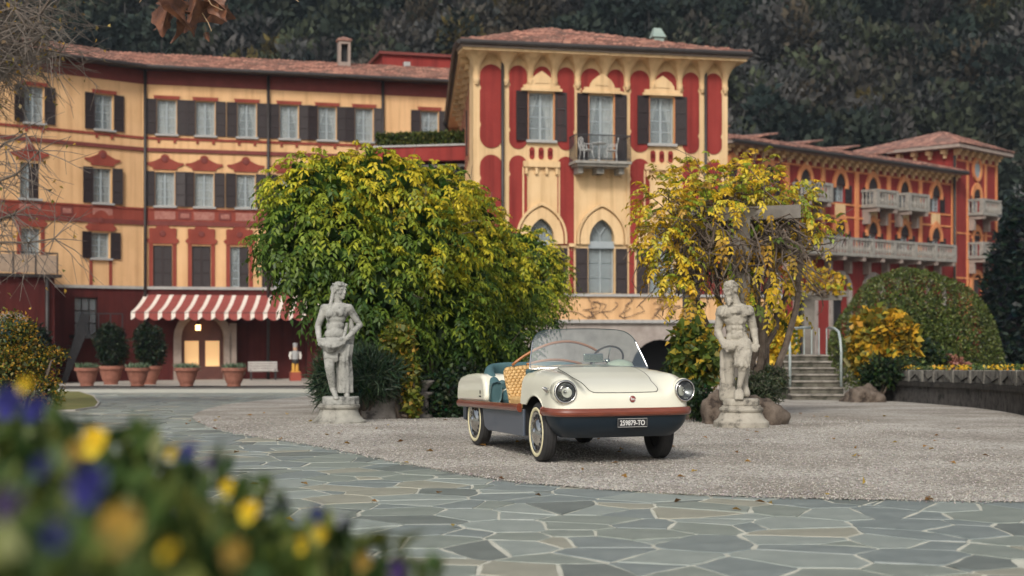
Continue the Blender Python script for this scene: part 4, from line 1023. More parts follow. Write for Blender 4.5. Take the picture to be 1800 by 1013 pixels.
# ------------------------------------------------------------------ the small beach car
CAR_RZ = math.atan2(-.948, .319)
car = thing('car', 'cream and navy open-top beach car with wooden rub rail on the gravel', 'car', (.862, 13.71, .018), CAR_RZ)
def paint(name, c, rough=.22, coat=1.0, c2=None):
    m = mat(name, c, c2, rough, 2.0); b = m.node_tree.nodes['Principled BSDF']
    b.inputs['Coat Weight'].default_value = coat; b.inputs['Coat Roughness'].default_value = .04; return m
K = {}
K['cream'] = paint('ivory_car_paint', (.72,.705,.575), .3, 1.0, (.75,.735,.605))
K['navy'] = paint('navy_hull_paint', (.0025,.011,.020), .45, .08)
K['slate'] = paint('slate_blue_side_panel', (.055,.070,.095), .4, .4, (.075,.09,.115))
K['chrome'] = mat('chrome', (.62,.61,.58), None, .14, metal=1.0)
K['rubber'] = mat('tyre_rubber', (.018,.018,.019), (.028,.027,.027), .75, 20)
K['whitewall'] = mat('cream_whitewall', (.62,.56,.34), (.70,.64,.42), .6, 10)
K['teal'] = mat('teal_upholstery', (.045,.105,.115), (.065,.135,.145), .6, 5, .1, 60)
K['dark'] = mat('underbody_black', (.012,.012,.013), None, .8)
def wood_mat():
    m, n, l, b = nodes('varnished_mahogany'); b.inputs['Roughness'].default_value = .3; b.inputs['Coat Weight'].default_value = .7; b.inputs['Coat Roughness'].default_value = .08
    tc = n.new('ShaderNodeTexCoord'); mp = n.new('ShaderNodeMapping'); mp.inputs['Scale'].default_value = (2.5,2.5,60); l.new(tc.outputs['Object'], mp.inputs['Vector'])
    t = n.new('ShaderNodeTexNoise'); t.inputs['Scale'].default_value = 3; t.inputs['Detail'].default_value = 6; l.new(mp.outputs[0], t.inputs['Vector'])
    cr = n.new('ShaderNodeValToRGB'); cr.color_ramp.elements[0].position=.3; cr.color_ramp.elements[1].position=.7
    cr.color_ramp.elements[0].color=(.115,.024,.011,1); cr.color_ramp.elements[1].color=(.23,.055,.025,1); l.new(t.outputs['Fac'], cr.inputs[0]); l.new(cr.outputs[0], b.inputs['Base Color']); return m
K['wood'] = wood_mat()
K['cane'] = mat('golden_cane', (.50,.30,.11), (.64,.42,.18), .55, 18)
K['bentwood'] = mat('bent_orange_wood', (.33,.12,.04), (.42,.17,.06), .4, 12)
# glass: mostly clear, with a faint green tint and mirror-like reflection
m, n, l, b = nodes('windscreen_glass'); n.remove(b)
tr = n.new('ShaderNodeBsdfTransparent'); tr.inputs['Color'].default_value = (.82,.91,.87,1)
gl = n.new('ShaderNodeBsdfGlossy'); gl.inputs['Roughness'].default_value = .02; gl.inputs['Color'].default_value = (.95,1,.97,1)
fr = n.new('ShaderNodeValue'); fr.outputs[0].default_value = .30
mx = n.new('ShaderNodeMixShader'); l.new(fr.outputs[0], mx.inputs[0]); l.new(tr.outputs[0], mx.inputs[1]); l.new(gl.outputs[0], mx.inputs[2]); l.new(mx.outputs[0], n['Material Output'].inputs[0]); K['glass'] = m

HW, UF, UB, UC = .69, .63, -.40, .10
ZR = .532
def interp(x, xs, ys): return float(np.interp(x, xs, ys))
def sstep(a, b_, x): t_ = min(1, max(0, (x-a)/(b_-a))); return t_*t_*(3-2*t_)
def ztop(u, v):
    zc = interp(u, [-.45,-.3,-.12,.1,.3,.45,.6,.65], [.915,.908,.888,.842,.788,.742,.690,.672])
    bf = interp(u, [-.45,-.2,0,.2,.4,.65], [-.030,-.002,.028,.058,.098,.125])
    return zc-.022*(v/.6)**2*sstep(.6,-.2,u)+bf*sstep(.38,.57,abs(v))
def outline(n=150):
    """rail-level outline from the rear of one side round the front to the other (v<0 first)"""
    P = []
    for i in range(30): P.append((UB+(UC-UB)*i/30, -HW, UB+(UC-UB)*i/30))
    ne = 6.0
    for i in range(n+1):
        t_ = -math.pi/2+math.pi*i/n
        c, s_ = math.cos(t_), math.sin(t_)
        u = UC+(UF-UC)*abs(c)**(2/ne); v = HW*math.copysign(abs(s_)**(2/ne), s_)
        P.append((u, v, UC))
    for i in range(30): q = UC+(UB-UC)*(i+1)/30; P.append((q, HW, q))
    return P
OUT = outline()
def arch_push(u, z, R_, cu=0.0, cz=.28):
    d = math.hypot(u-cu, z-cz)
    if d < R_:
        if d < 1e-6: return cu, cz+R_
        return cu+(u-cu)/d*R_, cz+(z-cz)/d*R_
    return u, z
mb = MB(); na = 48; me_ = 6.8
rows = []
for (u, v, c) in OUT:
    row = []
    for k in range(na+1):
        a = math.pi/2*k/na
        g_ = math.sin(a)**(2/me_); h = max(0,math.cos(a))**(2/me_)
        if k == na: h = 0
        x = c+(u-c)*g_; y = v*g_
        z = ZR+(ztop(x, y)-ZR)*h
        # gentle tumble-home and nose lean
        s_ = (z-ZR)/.3; y *= 1-.035*s_; x -= .02*s_*max(0,(x-.1))/.5
        if abs(y) > .5: x2, z2 = arch_push(x, z, .35); x, z = x2, z2
        row.append((x, y, z))
    rows.append(row)
V = [p for r_ in rows for p in r_]; w_ = na+1
F = [(i*w_+k, (i+1)*w_+k, (i+1)*w_+k+1, i*w_+k+1) for i in range(len(rows)-1) for k in range(na)]
mb.add(V, F)
body = mb.build('front_body', K['cream'], car, smooth=True)
BV = BVHTree.FromPolygons([Vector(p) for p in V], F)
def surf_top(u, v): 
    h = BV.ray_cast(Vector((u,v,3)), Vector((0,0,-1))); return h[0].z if h[0] else ztop(u,v)
def surf_front(v, z):
    h = BV.ray_cast(Vector((3,v,z)), Vector((-1,0,0))); return (h[0].x, h[1]) if h[0] else (UF, Vector((1,0,0)))
# scuttle lip closing the back of the front body
mb = MB(); rear = [rows[0][k] for k in range(na+1)][::-1]; rear2 = [rows[-1][k] for k in range(na+1)]
back = rear+rear2[1:]
mb.add([(p[0]-.03,p[1]*.985,p[2]-.012) for p in back]+[(p[0]+.002,p[1],p[2]) for p in back], [(i,i+1,len(back)+i+1,len(back)+i) for i in range(len(back)-1)])
mb.add([(p[0]-.02,p[1]*.96,p[2]-.03) for p in back], [tuple(range(len(back)))])
mb.build('scuttle', K['dark'], car)
# arch lip
for sy in (-1,1):
    mb = MB(); mb.tube([(.352*math.cos(t_), sy*.683, .28+.352*math.sin(t_)) for t_ in np.linspace(R(46),R(134),20)], .010, 8); mb.build('arch_lip', K['cream'], car, smooth=True)
# bonnet panel with its shut line
def hood_edge(s_):
    """half outline, v>=0, from the rear centre out and forward"""
    P = [(-.13,.0),(-.155,.20),(-.20,.37),(-.10,.405),(.10,.40),(.25,.385),(.36,.355),(.45,.350),(.545,.345),(.578,.315),(.583,.26),(.586,0)]
    return P
HP = hood_edge(0); half = []
for i in range(len(HP)-1):
    for k in range(6): t_ = k/6; half.append((HP[i][0]+(HP[i+1][0]-HP[i][0])*t_, HP[i][1]+(HP[i+1][1]-HP[i][1])*t_))
half.append(HP[-1])
for _ in range(3): half = [half[0]]+[((half[i-1][0]+2*half[i][0]+half[i+1][0])/4, (half[i-1][1]+2*half[i][1]+half[i+1][1])/4) for i in range(1,len(half)-1)]+[half[-1]]
loop = half+[(a, -b_) for a, b_ in half[::-1][1:-1]]
mb = MB(); cu = .2; nr = 12; nL = len(loop)
for k in range(nr+1):
    f_ = k/nr
    for (a, b_) in loop:
        u, v = cu+(a-cu)*f_, b_*f_; mb.v.append((u, v, surf_top(u, v)+.0045))
mb.f = [(k*nL+i, (k+1)*nL+i, (k+1)*nL+(i+1)%nL, k*nL+(i+1)%nL) for k in range(nr) for i in range(nL)]; mb.m = [0]*len(mb.f)
hood = mb.build('bonnet', K['cream'], car, smooth=True)
mb = MB(); mb.tube([(cu+(a-cu)*1.006, b_*1.008, surf_top(cu+(a-cu)*1.006, b_*1.008)+.0028) for a, b_ in loop], .0033, 5, closed=True); mb.build('shut_line', K['dark'], hood)
# rub rails
sec = [(0,-.037),(.022,-.037),(.036,-.020),(.040,.0),(.036,.020),(.024,.037),(0,.037)]
def rail_mesh(path, name, endcap=True):
    mb = MB(); k = len(sec)
    for i, (u, v, z) in enumerate(path):
        a = Vector(path[max(0,i-1)]); b_ = Vector(path[min(len(path)-1,i+1)]); t_ = (b_-a).normalized(); nrm = Vector((t_.y, -t_.x, 0)).normalized()
        for s_, h in sec: mb.v.append((u+nrm.x*s_, v+nrm.y*s_, z+h))
    for i in range(len(path)-1):
        for j in range(k-1): mb.f.append((i*k+j, (i+1)*k+j, (i+1)*k+j+1, i*k+j+1))
        mb.f.append((i*k+k-1, (i+1)*k+k-1, (i+1)*k, i*k))
    n0 = (len(path)-1)*k; mb.f += [tuple(range(k))[::-1], tuple(n0+j for j in range(k))]; mb.m = [0]*len(mb.f)
    o = mb.build(name, K['wood'], car, smooth=False); 
    bv = o.modifiers.new('bevel','BEVEL'); bv.width = .006; bv.segments = 2; bv.limit_method='ANGLE'; bv.angle_limit = R(30)
    return o
fr_path = [(u, v, ZR-.037) for (u, v, c) in OUT if u > .262 or (abs(v) < HW-.001)]
rail_mesh(fr_path, 'rub_rail')
def zrail(u): return ZR-.037-(.0 if u > -.36 else .058*(-.36-u)/2.25)
for sy in (-1, 1):
    pth = [(u, sy*(.69 if u > -2.45 else .69-.10*((-2.45-u)/.17)**2), zrail(u)) for u in np.linspace(-2.62,-.375,60)]
    rail_mesh(pth if sy < 0 else pth[::-1], 'rub_rail')
rail_mesh([(-2.60+.0, .55-1.10*i/20, zrail(-2.6)) for i in range(21)], 'rub_rail')
# lower bow (boat-like hull)
mb = MB(); nk = 18; pts = [(u,v,c) for (u,v,c) in OUT if u > .10]; rws = []
for (u, v, c) in pts:
    row = []
    for k in range(nk+1):
        q = k/nk; z = .485-.23*q; sf = 1-.02*q-.17*q**2.6
        x = .10+(u-.10)*(1-.03*q-.20*q**2.6); y = v*sf
        if abs(v) > .45 and abs(z-.28) < .352: x = max(x, math.sqrt(.352**2-(z-.28)**2))
        row.append((x, y, z))
    rws.append(row)
V2 = [p for r_ in rws for p in r_]; w2 = nk+1
mb.add(V2, [(i*w2+k, i*w2+k+1, (i+1)*w2+k+1, (i+1)*w2+k) for i in range(len(rws)-1) for k in range(nk)])
nb_ = len(rws); bot = [r_[-1] for r_ in rws]
mb.add(bot, [tuple(range(len(bot)))[::-1]])
mb.build('bow', K['navy'], car, smooth=True)
H2 = BVHTree.FromPolygons([Vector(p) for p in mb.v], mb.f)
def bow_front(v, z):
    h = H2.ray_cast(Vector((3,v,z)), Vector((-1,0,0))); return h[0].x if h[0] else UF
# side panels and underside
for sy in (-1,1):
    pr = [(-.365,.215),(-.365,.478),(-1.70,.445),(-1.62,.235),(-1.50,.20)]
    v = [(u, sy*.672, z) for u, z in pr]+[(u, sy*.645, z) for u, z in pr]; n5 = len(pr)
    mb = MB(); mb.add(v, [tuple(range(n5)) if sy > 0 else tuple(range(n5))[::-1], tuple(range(n5,2*n5))[::-1] if sy > 0 else tuple(range(n5,2*n5))]+[(i,(i+1)%n5,(i+1)%n5+n5,i+n5) for i in range(n5)])
    mb.build('side_panel', K['slate'], car, bevel=.008)
mb = MB(); mb.box(-2.5,-.38,-.60,.60,.24,.46); mb.box(-.40,.28,-.46,.46,.27,.62); mb.box(-2.35,-1.6,-.44,.44,.18,.24)
mb.box(-.42,-.38,-.66,.66,.22,.60); mb.tube([(0,-.6,.27),(0,.6,.27)],.03,8); mb.tube([(-2,-.6,.27),(-2,.6,.27)],.03,8)
mb.box(-1.2,-.9,-.2,.2,.17,.24); mb.box(.30,.34,-.46,.46,.28,.60)
mb.build('underbody', K['dark'], car)
# wheels
def wheel(u, sy, steer=0.0):
    t_ = MB(); Rt, wt = .282, .068
    prof = [(.168,wt*.55),(.185,wt*.86),(.215,wt*1.0),(.245,wt*.98),(.266,wt*.84),(.277,wt*.66)]
    for g_ in (.55,.45,.40,.26,.22,.06): prof.append((.2815 if g_ in (.55,.40,.22) else (.2765 if g_ in (.45,.26,.06) else .28), wt*g_))
    full = prof+[(r_, -z) for r_, z in prof[::-1]]
    t_.lathe(full, 44); t_.f = t_.f[:-2]; t_.m = t_.m[:-2]
    o = t_.build('wheel', K['rubber'], car, smooth=True, loc=(u, sy*.60, .282))
    o.rotation_euler = (R(90) if sy < 0 else R(-90), 0, 0)
    if steer: o.rotation_euler = (R(90) if sy < 0 else R(-90), 0, steer)
    t_ = MB(); t_.lathe([(.200,wt*.50),(.202,wt*.95),(.208,wt*1.03),(.220,wt*1.06),(.235,wt*1.04),(.2365,wt*.97)], 44); t_.f = t_.f[:-2]; t_.m = t_.m[:-2]; t_.build('whitewall', K['whitewall'], o, smooth=True)
    t_ = MB(); t_.lathe([(.198,wt*.5),(.199,wt*.90),(.190,wt*1.0),(.180,wt*.84),(.172,wt*.76),(.126,wt*.86),(.114,wt*1.06),(.10,wt*1.20),(.06,wt*1.30),(.036,wt*1.32),(.031,wt*1.52),(.014,wt*1.58),(.0005,wt*1.59)], 44); t_.build('hubcap', K['chrome'], o, smooth=True)
    for k in range(14):       # vent slots round the hubcap
        a = 2*math.pi*k/14; s_ = MB(); ca, sa = math.cos(a), math.sin(a)
        P = [(.128,-.009),(.168,-.014),(.168,.014),(.128,.009)]
        s_.add([(r_*ca-q*sa, r_*sa+q*ca, wt*.90) for r_, q in P]+[(r_*ca-q*sa, r_*sa+q*ca, wt*.70) for r_, q in P], [(0,1,2,3),(0,4,5,1),(1,5,6,2),(2,6,7,3),(3,7,4,0)]); s_.build('slot', K['dark'], o)
    t_ = MB(); t_.lathe([(.001,-wt*.4),(.17,-wt*.4),(.17,wt*.4),(.001,wt*.4)], 24); t_.build('rim', K['dark'], o)
for u in (0,-2.0):
    for sy in (-1,1): wheel(u, sy, R(-3) if u == 0 else 0)
# rear wings and deck
def wing_shape(sy):
    prof = [(-2.60,.46),(-1.56,.49),(-1.545,.56),(-1.57,.68),(-1.62,.755),(-1.72,.782),(-1.95,.785),(-2.25,.765),(-2.45,.735),(-2.545,.69),(-2.585,.60)]
    k = len(prof); a0, a1 = sorted((sy*.40, sy*.692)); mb = MB(); mb.plate(prof, 0, 1)
    mb.v = [(x, a0 if y < .5 else a1, z) for x, y, z in mb.v]
    o = mb.build('rear_wing', K['cream'], car, smooth=True)
    bv = o.modifiers.new('bevel','BEVEL'); bv.width = .045; bv.segments = 5; bv.limit_method = 'ANGLE'; bv.angle_limit = R(50)
    o.modifiers.new('wn','WEIGHTED_NORMAL'); return o
wl_ = wing_shape(-1); wing_shape(1)
mb = MB(); mb.box(-2.55,-2.14,-.45,.45,.44,.72); mb.build('rear_deck', K['cream'], car, bevel=.05)
mb = MB(); mb.box(-.008,.008,-.003,.002,.0,.035); mb.box(-.03,.03,-.003,.002,-.035,-.022); mb.build('script_badge', K['dark'], car, loc=(-1.70,-.696,.575))
mb = MB(); mb.box(-2.66,-2.60,-.60,.60,.24,.40); mb.build('rear_bumper', K['slate'], car, bevel=.02)
# cabin: floor, bench, wicker seats
mb = MB(); mb.box(-2.15,-.42,-.655,.655,.455,.475); mb.build('floor', mat('brown_rubber_floor', (.06,.04,.03), None, .8), car)
def bench_back():
    path = [(-1.50,-.57),(-1.62,-.575),(-1.80,-.57),(-1.95,-.53),(-2.05,-.42),(-2.09,-.2),(-2.10,0),(-2.09,.2),(-2.05,.42),(-1.95,.53),(-1.80,.57),(-1.62,.575),(-1.50,.57)]
    tops = [.70,.76,.84,.885,.90,.905,.905,.905,.90,.885,.84,.76,.70]
    mb = MB(); ns = 12
    for i, ((u, v), zt_) in enumerate(zip(path, tops)):
        a = Vector(path[max(0,i-1)]); b_ = Vector(path[min(len(path)-1,i+1)]); d = (b_-a).normalized(); nrm = Vector((d.y, -d.x))
        if nrm.dot(Vector((u+1.7, v))) > 0: nrm = -nrm      # outward
        for j in range(ns):
            t_ = 2*math.pi*j/ns; cx_, cz_ = math.cos(t_), math.sin(t_)
            o_ = .065*math.copysign(abs(cx_)**.6, cx_); zz = (.48+zt_)/2+(zt_-.48)/2*math.copysign(abs(cz_)**.6, cz_)
            lean = .10*((zz-.48)/.42)-.05
            mb.v.append((u+nrm.x*(o_+lean), v+nrm.y*(o_+lean*.3), zz))
    k = ns; L_ = len(path)
    for i in range(L_-1):
        for j in range(k): mb.f.append((i*k+j, (i+1)*k+j, (i+1)*k+(j+1)%k, i*k+(j+1)%k))
    mb.f += [tuple(range(k))[::-1], tuple((L_-1)*k+j for j in range(k))]; mb.m = [0]*len(mb.f)
    o = mb.build('rear_backrest', K['teal'], car, smooth=True); sb = o.modifiers.new('sub','SUBSURF'); sb.levels = 2; sb.render_levels = 2
bench_back()
mb = MB(); mb.box(-1.98,-1.42,-.50,.50,.47,.62); mb.build('rear_cushion', K['teal'], car, bevel=.05)
mb = MB(); mb.box(-1.95,-1.55,-.53,-.44,.60,.72); mb.build('armrest', K['teal'], car, bevel=.035)
mb = MB(); mb.box(-1.95,-1.55,.44,.53,.60,.72); mb.build('armrest', K['teal'], car, bevel=.035)
def wicker(w0, w1, z0, z1, lean, nx=11, nz=13):
    mb = MB(); px_, pz_ = nx*4, nz*4
    for j in range(pz_+1):
        t_ = j/pz_; hw = (w0+(w1-w0)*t_)/2
        for i in range(px_+1):
            s_ = i/px_; fx_, fz_ = s_*nx, t_*nz
            off = (int(fz_) % 2)*.5 if fz_ < nz else 0
            b_ = 1.8*abs(math.sin(math.pi*(fx_+off)))**.6*abs(math.sin(math.pi*fz_))**.6
            r_ = 1.0 if t_ < .86 else math.sqrt(max(0,1-((t_-.86)/.14)**2))*.12+.88
            mb.v.append((-lean*t_+.012*b_, (s_-.5)*2*hw*r_, z0+(z1-z0)*t_-.02*(2*s_-1)**2*t_))
    q = px_+1; mb.f = [(j*q+i, j*q+i+1, (j+1)*q+i+1, (j+1)*q+i) for j in range(pz_) for i in range(px_)]; mb.m = [0]*len(mb.f)
    edge_ = [mb.v[j*q] for j in range(0,pz_+1,4)]+[mb.v[pz_*q+i] for i in range(4,px_+1,4)]+[mb.v[j*q+px_] for j in range(pz_-4,-1,-4)]
    return mb, edge_
for vy in (-.36,.30):
    st_ = MB(); st_.box(-1.0,-.62,vy-.24,vy+.24,.47,.58); st_.build('front_seat_cushion', K['cane'], car, bevel=.03)
    mb, eg = wicker(.44,.53,.48,.872,.10)
    o = mb.build('wicker_backrest', K['cane'], car, smooth=True, loc=(-1.00,vy,0))
    sm = o.modifiers.new('thick','SOLIDIFY'); sm.thickness = .02; sm.offset = 1
    mb = MB(); mb.tube(eg, .017, 8); mb.build('cane_frame', K['cane'], o, smooth=True)
# bent wooden grab hoop behind the front seats
mb = MB(); pts = []
for i in range(25):
    t_ = i/24; v = -.55+.95*t_; pts.append((-1.06+.05*math.sin(math.pi*t_), v, .86+.27*math.sin(math.pi*min(1,.02+.80*t_))**.8))
mb.tube(pts, .014, 8); mb.build('bentwood_hoop', K['bentwood'], car, smooth=True)
mb = MB(); mb.tube([(-.98,-.42+.60*i/12,.90+.045*math.sin(math.pi*i/12)) for i in range(13)], .013, 8); mb.build('bentwood_hoop', K['bentwood'], car, smooth=True)
# dashboard, binnacle, steering wheel, mirror
mb = MB(); mb.box(-.52,-.30,-.60,.60,.80,.868); mb.build('dashboard', K['teal'], car, bevel=.02)
mb = MB(); mb.ell((-.42,.37,.875),(.12,.15,.085),18); mb.build('instrument_binnacle', K['cream'], car, smooth=True)
sw_ = MB(); c_ = Vector((-.66,.33,.945)); ax = Vector((-.82,0,.57)).normalized(); e1 = Vector((0,1,0)); e2 = ax.cross(e1)
sw_.tube([c_+e1*(.172*math.cos(q))+e2*(.172*math.sin(q)) for q in np.linspace(0,2*math.pi,40)[:-1]], .0105, 8, closed=True)
so = sw_.build('steering_wheel', mat('dark_brown_wheel_rim', (.075,.045,.03), (.11,.07,.045), .4, 12), car, smooth=True)
sp_ = MB()
for q in (R(10),R(170),R(-90)): sp_.tube([c_+ax*-.02, c_+e1*(.17*math.cos(q))+e2*(.17*math.sin(q))], .006, 6)
sp_.tube([c_-ax*.02, c_-ax*.34], .02, 8); sp_.lathe([(.03,-.01),(.034,.0),(.02,.012)],12,tuple(c_)); sp_.build('spokes', K['chrome'], so, smooth=True)
mb = MB(); mb.box(-.012,.012,-.105,.105,-.042,.042); mo = mb.build('mirror', K['chrome'], car, loc=(-.36,.06,.975), bevel=.012)
mb = MB(); mb.tube([(0,0,-.03),(-.01,.03,-.11)], .007, 6); mb.build('stalk', K['chrome'], mo)
# windscreen
def ws(t_, w_):
    hw = .625-.118*t_**1.15
    if t_ > .72: hw -= .13*(1-math.sqrt(max(0,1-((t_-.72)/.28)**2)))
    ub = -.135-.17*w_*w_; ut = -.41-.09*w_*w_
    v = w_*hw; u = ub+(ut-ub)*t_
    zb = ztop(ub, w_*.6)-.004; z = zb+(1.262-.012*w_*w_-zb)*t_
    return (u, v, z)
mb = MB(); nt_, nw = 24, 40
for j in range(nt_+1):
    for i in range(nw+1): mb.v.append(ws(j/nt_, -1+2*i/nw))
mb.f = [(j*(nw+1)+i, j*(nw+1)+i+1, (j+1)*(nw+1)+i+1, (j+1)*(nw+1)+i) for j in range(nt_) for i in range(nw)]; mb.m = [0]*len(mb.f)
wso = mb.build('windscreen', K['glass'], car, smooth=True)
mb = MB(); mb.tube([ws(t_,-1) for t_ in np.linspace(.72,0,14)]+[ws(0,w_) for w_ in np.linspace(-1,1,40)[1:-1]]+[ws(t_,1) for t_ in np.linspace(0,.72,14)], .0085, 8); mb.build('chrome_frame', K['chrome'], wso, smooth=True)
mb = MB(); mb.tube([ws(t_,-1) for t_ in np.linspace(.72,1,10)]+[ws(1,w_) for w_ in np.linspace(-1,1,40)[1:-1]]+[ws(t_,1) for t_ in np.linspace(1,.72,10)], .004, 6); mb.build('top_edge', mat('dark_glass_edge', (.02,.04,.04), None, .3), wso, smooth=True)
# headlights
K['lens'] = mat('headlight_lens', (.30,.31,.31), (.42,.43,.42), .12, 30, .3, 60, spec=.8, coat=1.0)
for sy in (-1,1):
    v0, z0 = sy*.594, .686; u0, _n = surf_front(v0, z0)
    hl = bpy.data.objects.new('headlight', None)
    mb = MB(); mb.lathe([(.114,-.12),(.114,.0),(.111,.016),(.102,.022)], 36); mb.f = mb.f[:-1]; mb.m = mb.m[:-1]
    o = mb.build('headlight', K['cream'], car, smooth=True, loc=(u0+.006, v0, z0)); o.rotation_euler = (0,R(88),R(sy*7))
    bpy.data.objects.remove(hl)
    mb = MB(); mb.lathe([(.108,.018),(.108,.028),(.103,.040),(.095,.043),(.090,.034),(.088,.02)], 40); mb.f = mb.f[:-2]; mb.m = mb.m[:-2]; mb.build('chrome_ring', K['chrome'], o, smooth=True)
    mb = MB(); mb.lathe([(.093,.030),(.0935,.038),(.083,.040),(.0825,.034)], 40); mb.f = mb.f[:-2]; mb.m = mb.m[:-2]; mb.build('ring_gasket', K['dark'], o, smooth=True)
    m2 = K.setdefault('reflector', mat('headlight_reflector', (.30,.31,.31), None, .2, metal=1.0))
    mb = MB(); mb.lathe([(.083,.036),(.07,.02),(.05,.0),(.025,-.02),(.001,-.026)][::-1], 32); mb.f = mb.f[:-1]; mb.m = mb.m[:-1]; mb.build('reflector', m2, o, smooth=True)
    mb = MB(); mb.ell((0,0,.005),(.016,.016,.02),10); mb.build('bulb', K['chrome'], o, smooth=True)
    gm_ = K.setdefault('lensglass', None)
    if gm_ is None:
        m3, n3, l3, b3 = nodes('fluted_lens_glass'); n3.remove(b3)
        t3 = n3.new('ShaderNodeBsdfTransparent'); t3.inputs['Color'].default_value = (.72,.74,.74,1); g3 = n3.new('ShaderNodeBsdfGlossy'); g3.inputs['Roughness'].default_value = .03
        x3 = n3.new('ShaderNodeMixShader'); x3.inputs[0].default_value = .07; l3.new(t3.outputs[0], x3.inputs[1]); l3.new(g3.outputs[0], x3.inputs[2]); l3.new(x3.outputs[0], n3['Material Output'].inputs[0]); K['lensglass'] = m3
    mb = MB(); mb.lathe([(.083,.038),(.07,.050),(.05,.058),(.025,.063),(.001,.064)], 32); mb.f = mb.f[:-2]; mb.m = mb.m[:-2]; mb.build('lens', K['lensglass'], o, smooth=True)
    # side marker
    mb = MB(); mb.lathe([(.024,0),(.024,.012),(.020,.030),(.012,.052),(.004,.066),(.0005,.068)], 20)
    o2 = mb.build('side_marker', K['chrome'], car, smooth=True, loc=(.36, sy*.680, .690)); o2.rotation_euler = (0, R(90), 0) if False else (R(-sy*62), R(22), 0)
# number plate and badge
def text_mesh(txt, size, name, extrude=.0015):
    cu_ = bpy.data.curves.new('t', 'FONT'); cu_.body = txt; cu_.size = size; cu_.align_x = 'CENTER'; cu_.align_y = 'CENTER'; cu_.extrude = extrude; cu_.offset = size*.018; cu_.resolution_u = 4
    ob = bpy.data.objects.new('t', cu_); C.objects.link(ob)
    dg = bpy.context.evaluated_depsgraph_get(); me = bpy.data.meshes.new_from_object(ob.evaluated_get(dg)); me.name = name
    bpy.data.objects.remove(ob); bpy.data.curves.remove(cu_); return me
pz, pv_ = .395, .05
K['plate'] = mat('black_plate', (.012,.013,.014), None, .45); K['plate_white'] = mat('white_lettering', (.62,.62,.60), None, .5)
mb = MB(); mb.box(-.006,.006,-.150,.150,-.0425,.0425); po = mb.build('number_plate', K['plate'], car, loc=(bow_front(pv_,pz+.03)+.008, pv_, pz), bevel=.004)
mb = MB(); P_ = [(-.146,-.0385),(.146,-.0385),(.146,.0385),(-.146,.0385)]
mb.tube([(.0065,a,b_) for a,b_ in P_], .0017, 5, closed=True); mb.build('plate_border', K['plate_white'], po)
tm = text_mesh('259879-TO', .066, 'lettering'); tm.materials.append(K['plate_white'])
to = new_obj('lettering', tm, po, (.0065,0,-.003)); to.rotation_euler = (R(90),0,R(90)); to.scale = (.80,1.0,1)
bu, bn = surf_front(.055, .612)
mb = MB(); mb.lathe([(.0305,0),(.0305,.006),(.027,.009),(.001,.010)], 24); bo = mb.build('badge', mat('red_enamel_badge', (.22,.03,.02), None, .3, coat=.8), car, smooth=True, loc=(bu-.002,.055,.612)); bo.rotation_euler = (0,R(84),0)
mb = MB(); mb.tube([(.030*math.cos(q),.030*math.sin(q),.006) for q in np.linspace(0,6.283,25)[:-1]], .0025, 6, closed=True); mb.build('badge_ring', K['chrome'], bo, smooth=True)
tm = text_mesh('fm', .036, 'lettering'); tm.materials.append(K['plate_white']); to = new_obj('lettering', tm, bo, (0,0,.0105)); to.rotation_euler = (0,0,R(90))
# ------------------------------------------------------------------ statues
def stone_mat(name, c1, c2, dark):
    m, n, l, b = nodes(name); b.inputs['Roughness'].default_value = .9; b.inputs['Specular IOR Level'].default_value = .2
    tc = n.new('ShaderNodeTexCoord')
    t = n.new('ShaderNodeTexNoise'); t.inputs['Scale'].default_value = 5; t.inputs['Detail'].default_value = 9; t.inputs['Roughness'].default_value = .7; l.new(tc.outputs['Object'], t.inputs['Vector'])
    cr = n.new('ShaderNodeValToRGB'); e = cr.color_ramp.elements; e[0].position=.385; e[1].position=.68; e[0].color=(*dark,1); e[1].color=(*c2,1); e.new(.47).color=(*c1,1)
    l.new(t.outputs['Fac'], cr.inputs[0])
    l.new(cr.outputs[0], b.inputs['Base Color'])
    t2 = n.new('ShaderNodeTexNoise'); t2.inputs['Scale'].default_value = 55; t2.inputs['Detail'].default_value = 6; l.new(tc.outputs['Object'], t2.inputs['Vector'])
    bp = n.new('ShaderNodeBump'); bp.inputs['Strength'].default_value=.5; bp.inputs['Distance'].default_value=.012; l.new(t2.outputs['Fac'], bp.inputs['Height']); l.new(bp.outputs[0], b.inputs['Normal']); return m
M['marble'] = stone_mat('weathered_grey_marble', (.29,.29,.265), (.40,.395,.36), (.11,.11,.10))
M['limestone'] = stone_mat('weathered_warm_limestone', (.32,.295,.245), (.42,.39,.325), (.13,.12,.10))
M['pedstone'] = stone_mat('pedestal_stone', (.28,.27,.235), (.37,.36,.31), (.14,.135,.115))
def fuse(name, mb, voxel, material, parent, it=6, disp=.0):
    me = mb.mesh('tmp'); ob = bpy.data.objects.new('tmp', me); C.objects.link(ob)
    r_ = ob.modifiers.new('r','REMESH'); r_.mode = 'VOXEL'; r_.voxel_size = voxel
    sm = ob.modifiers.new('s','SMOOTH'); sm.iterations = it; sm.factor = .5
    if disp:
        tx = bpy.data.textures.new('fold','CLOUDS'); tx.noise_scale = .035; d = ob.modifiers.new('d','DISPLACE'); d.texture = tx; d.strength = disp; d.mid_level = .5
    dg = bpy.context.evaluated_depsgraph_get(); dg.update()
    out = bpy.data.meshes.new_from_object(ob.evaluated_get(dg)); out.name = name
    bpy.data.objects.remove(ob); bpy.data.meshes.remove(me)
    out.materials.clear(); out.materials.append(material); out.polygons.foreach_set('use_smooth', [True]*len(out.polygons))
    return new_obj(name, out, parent)
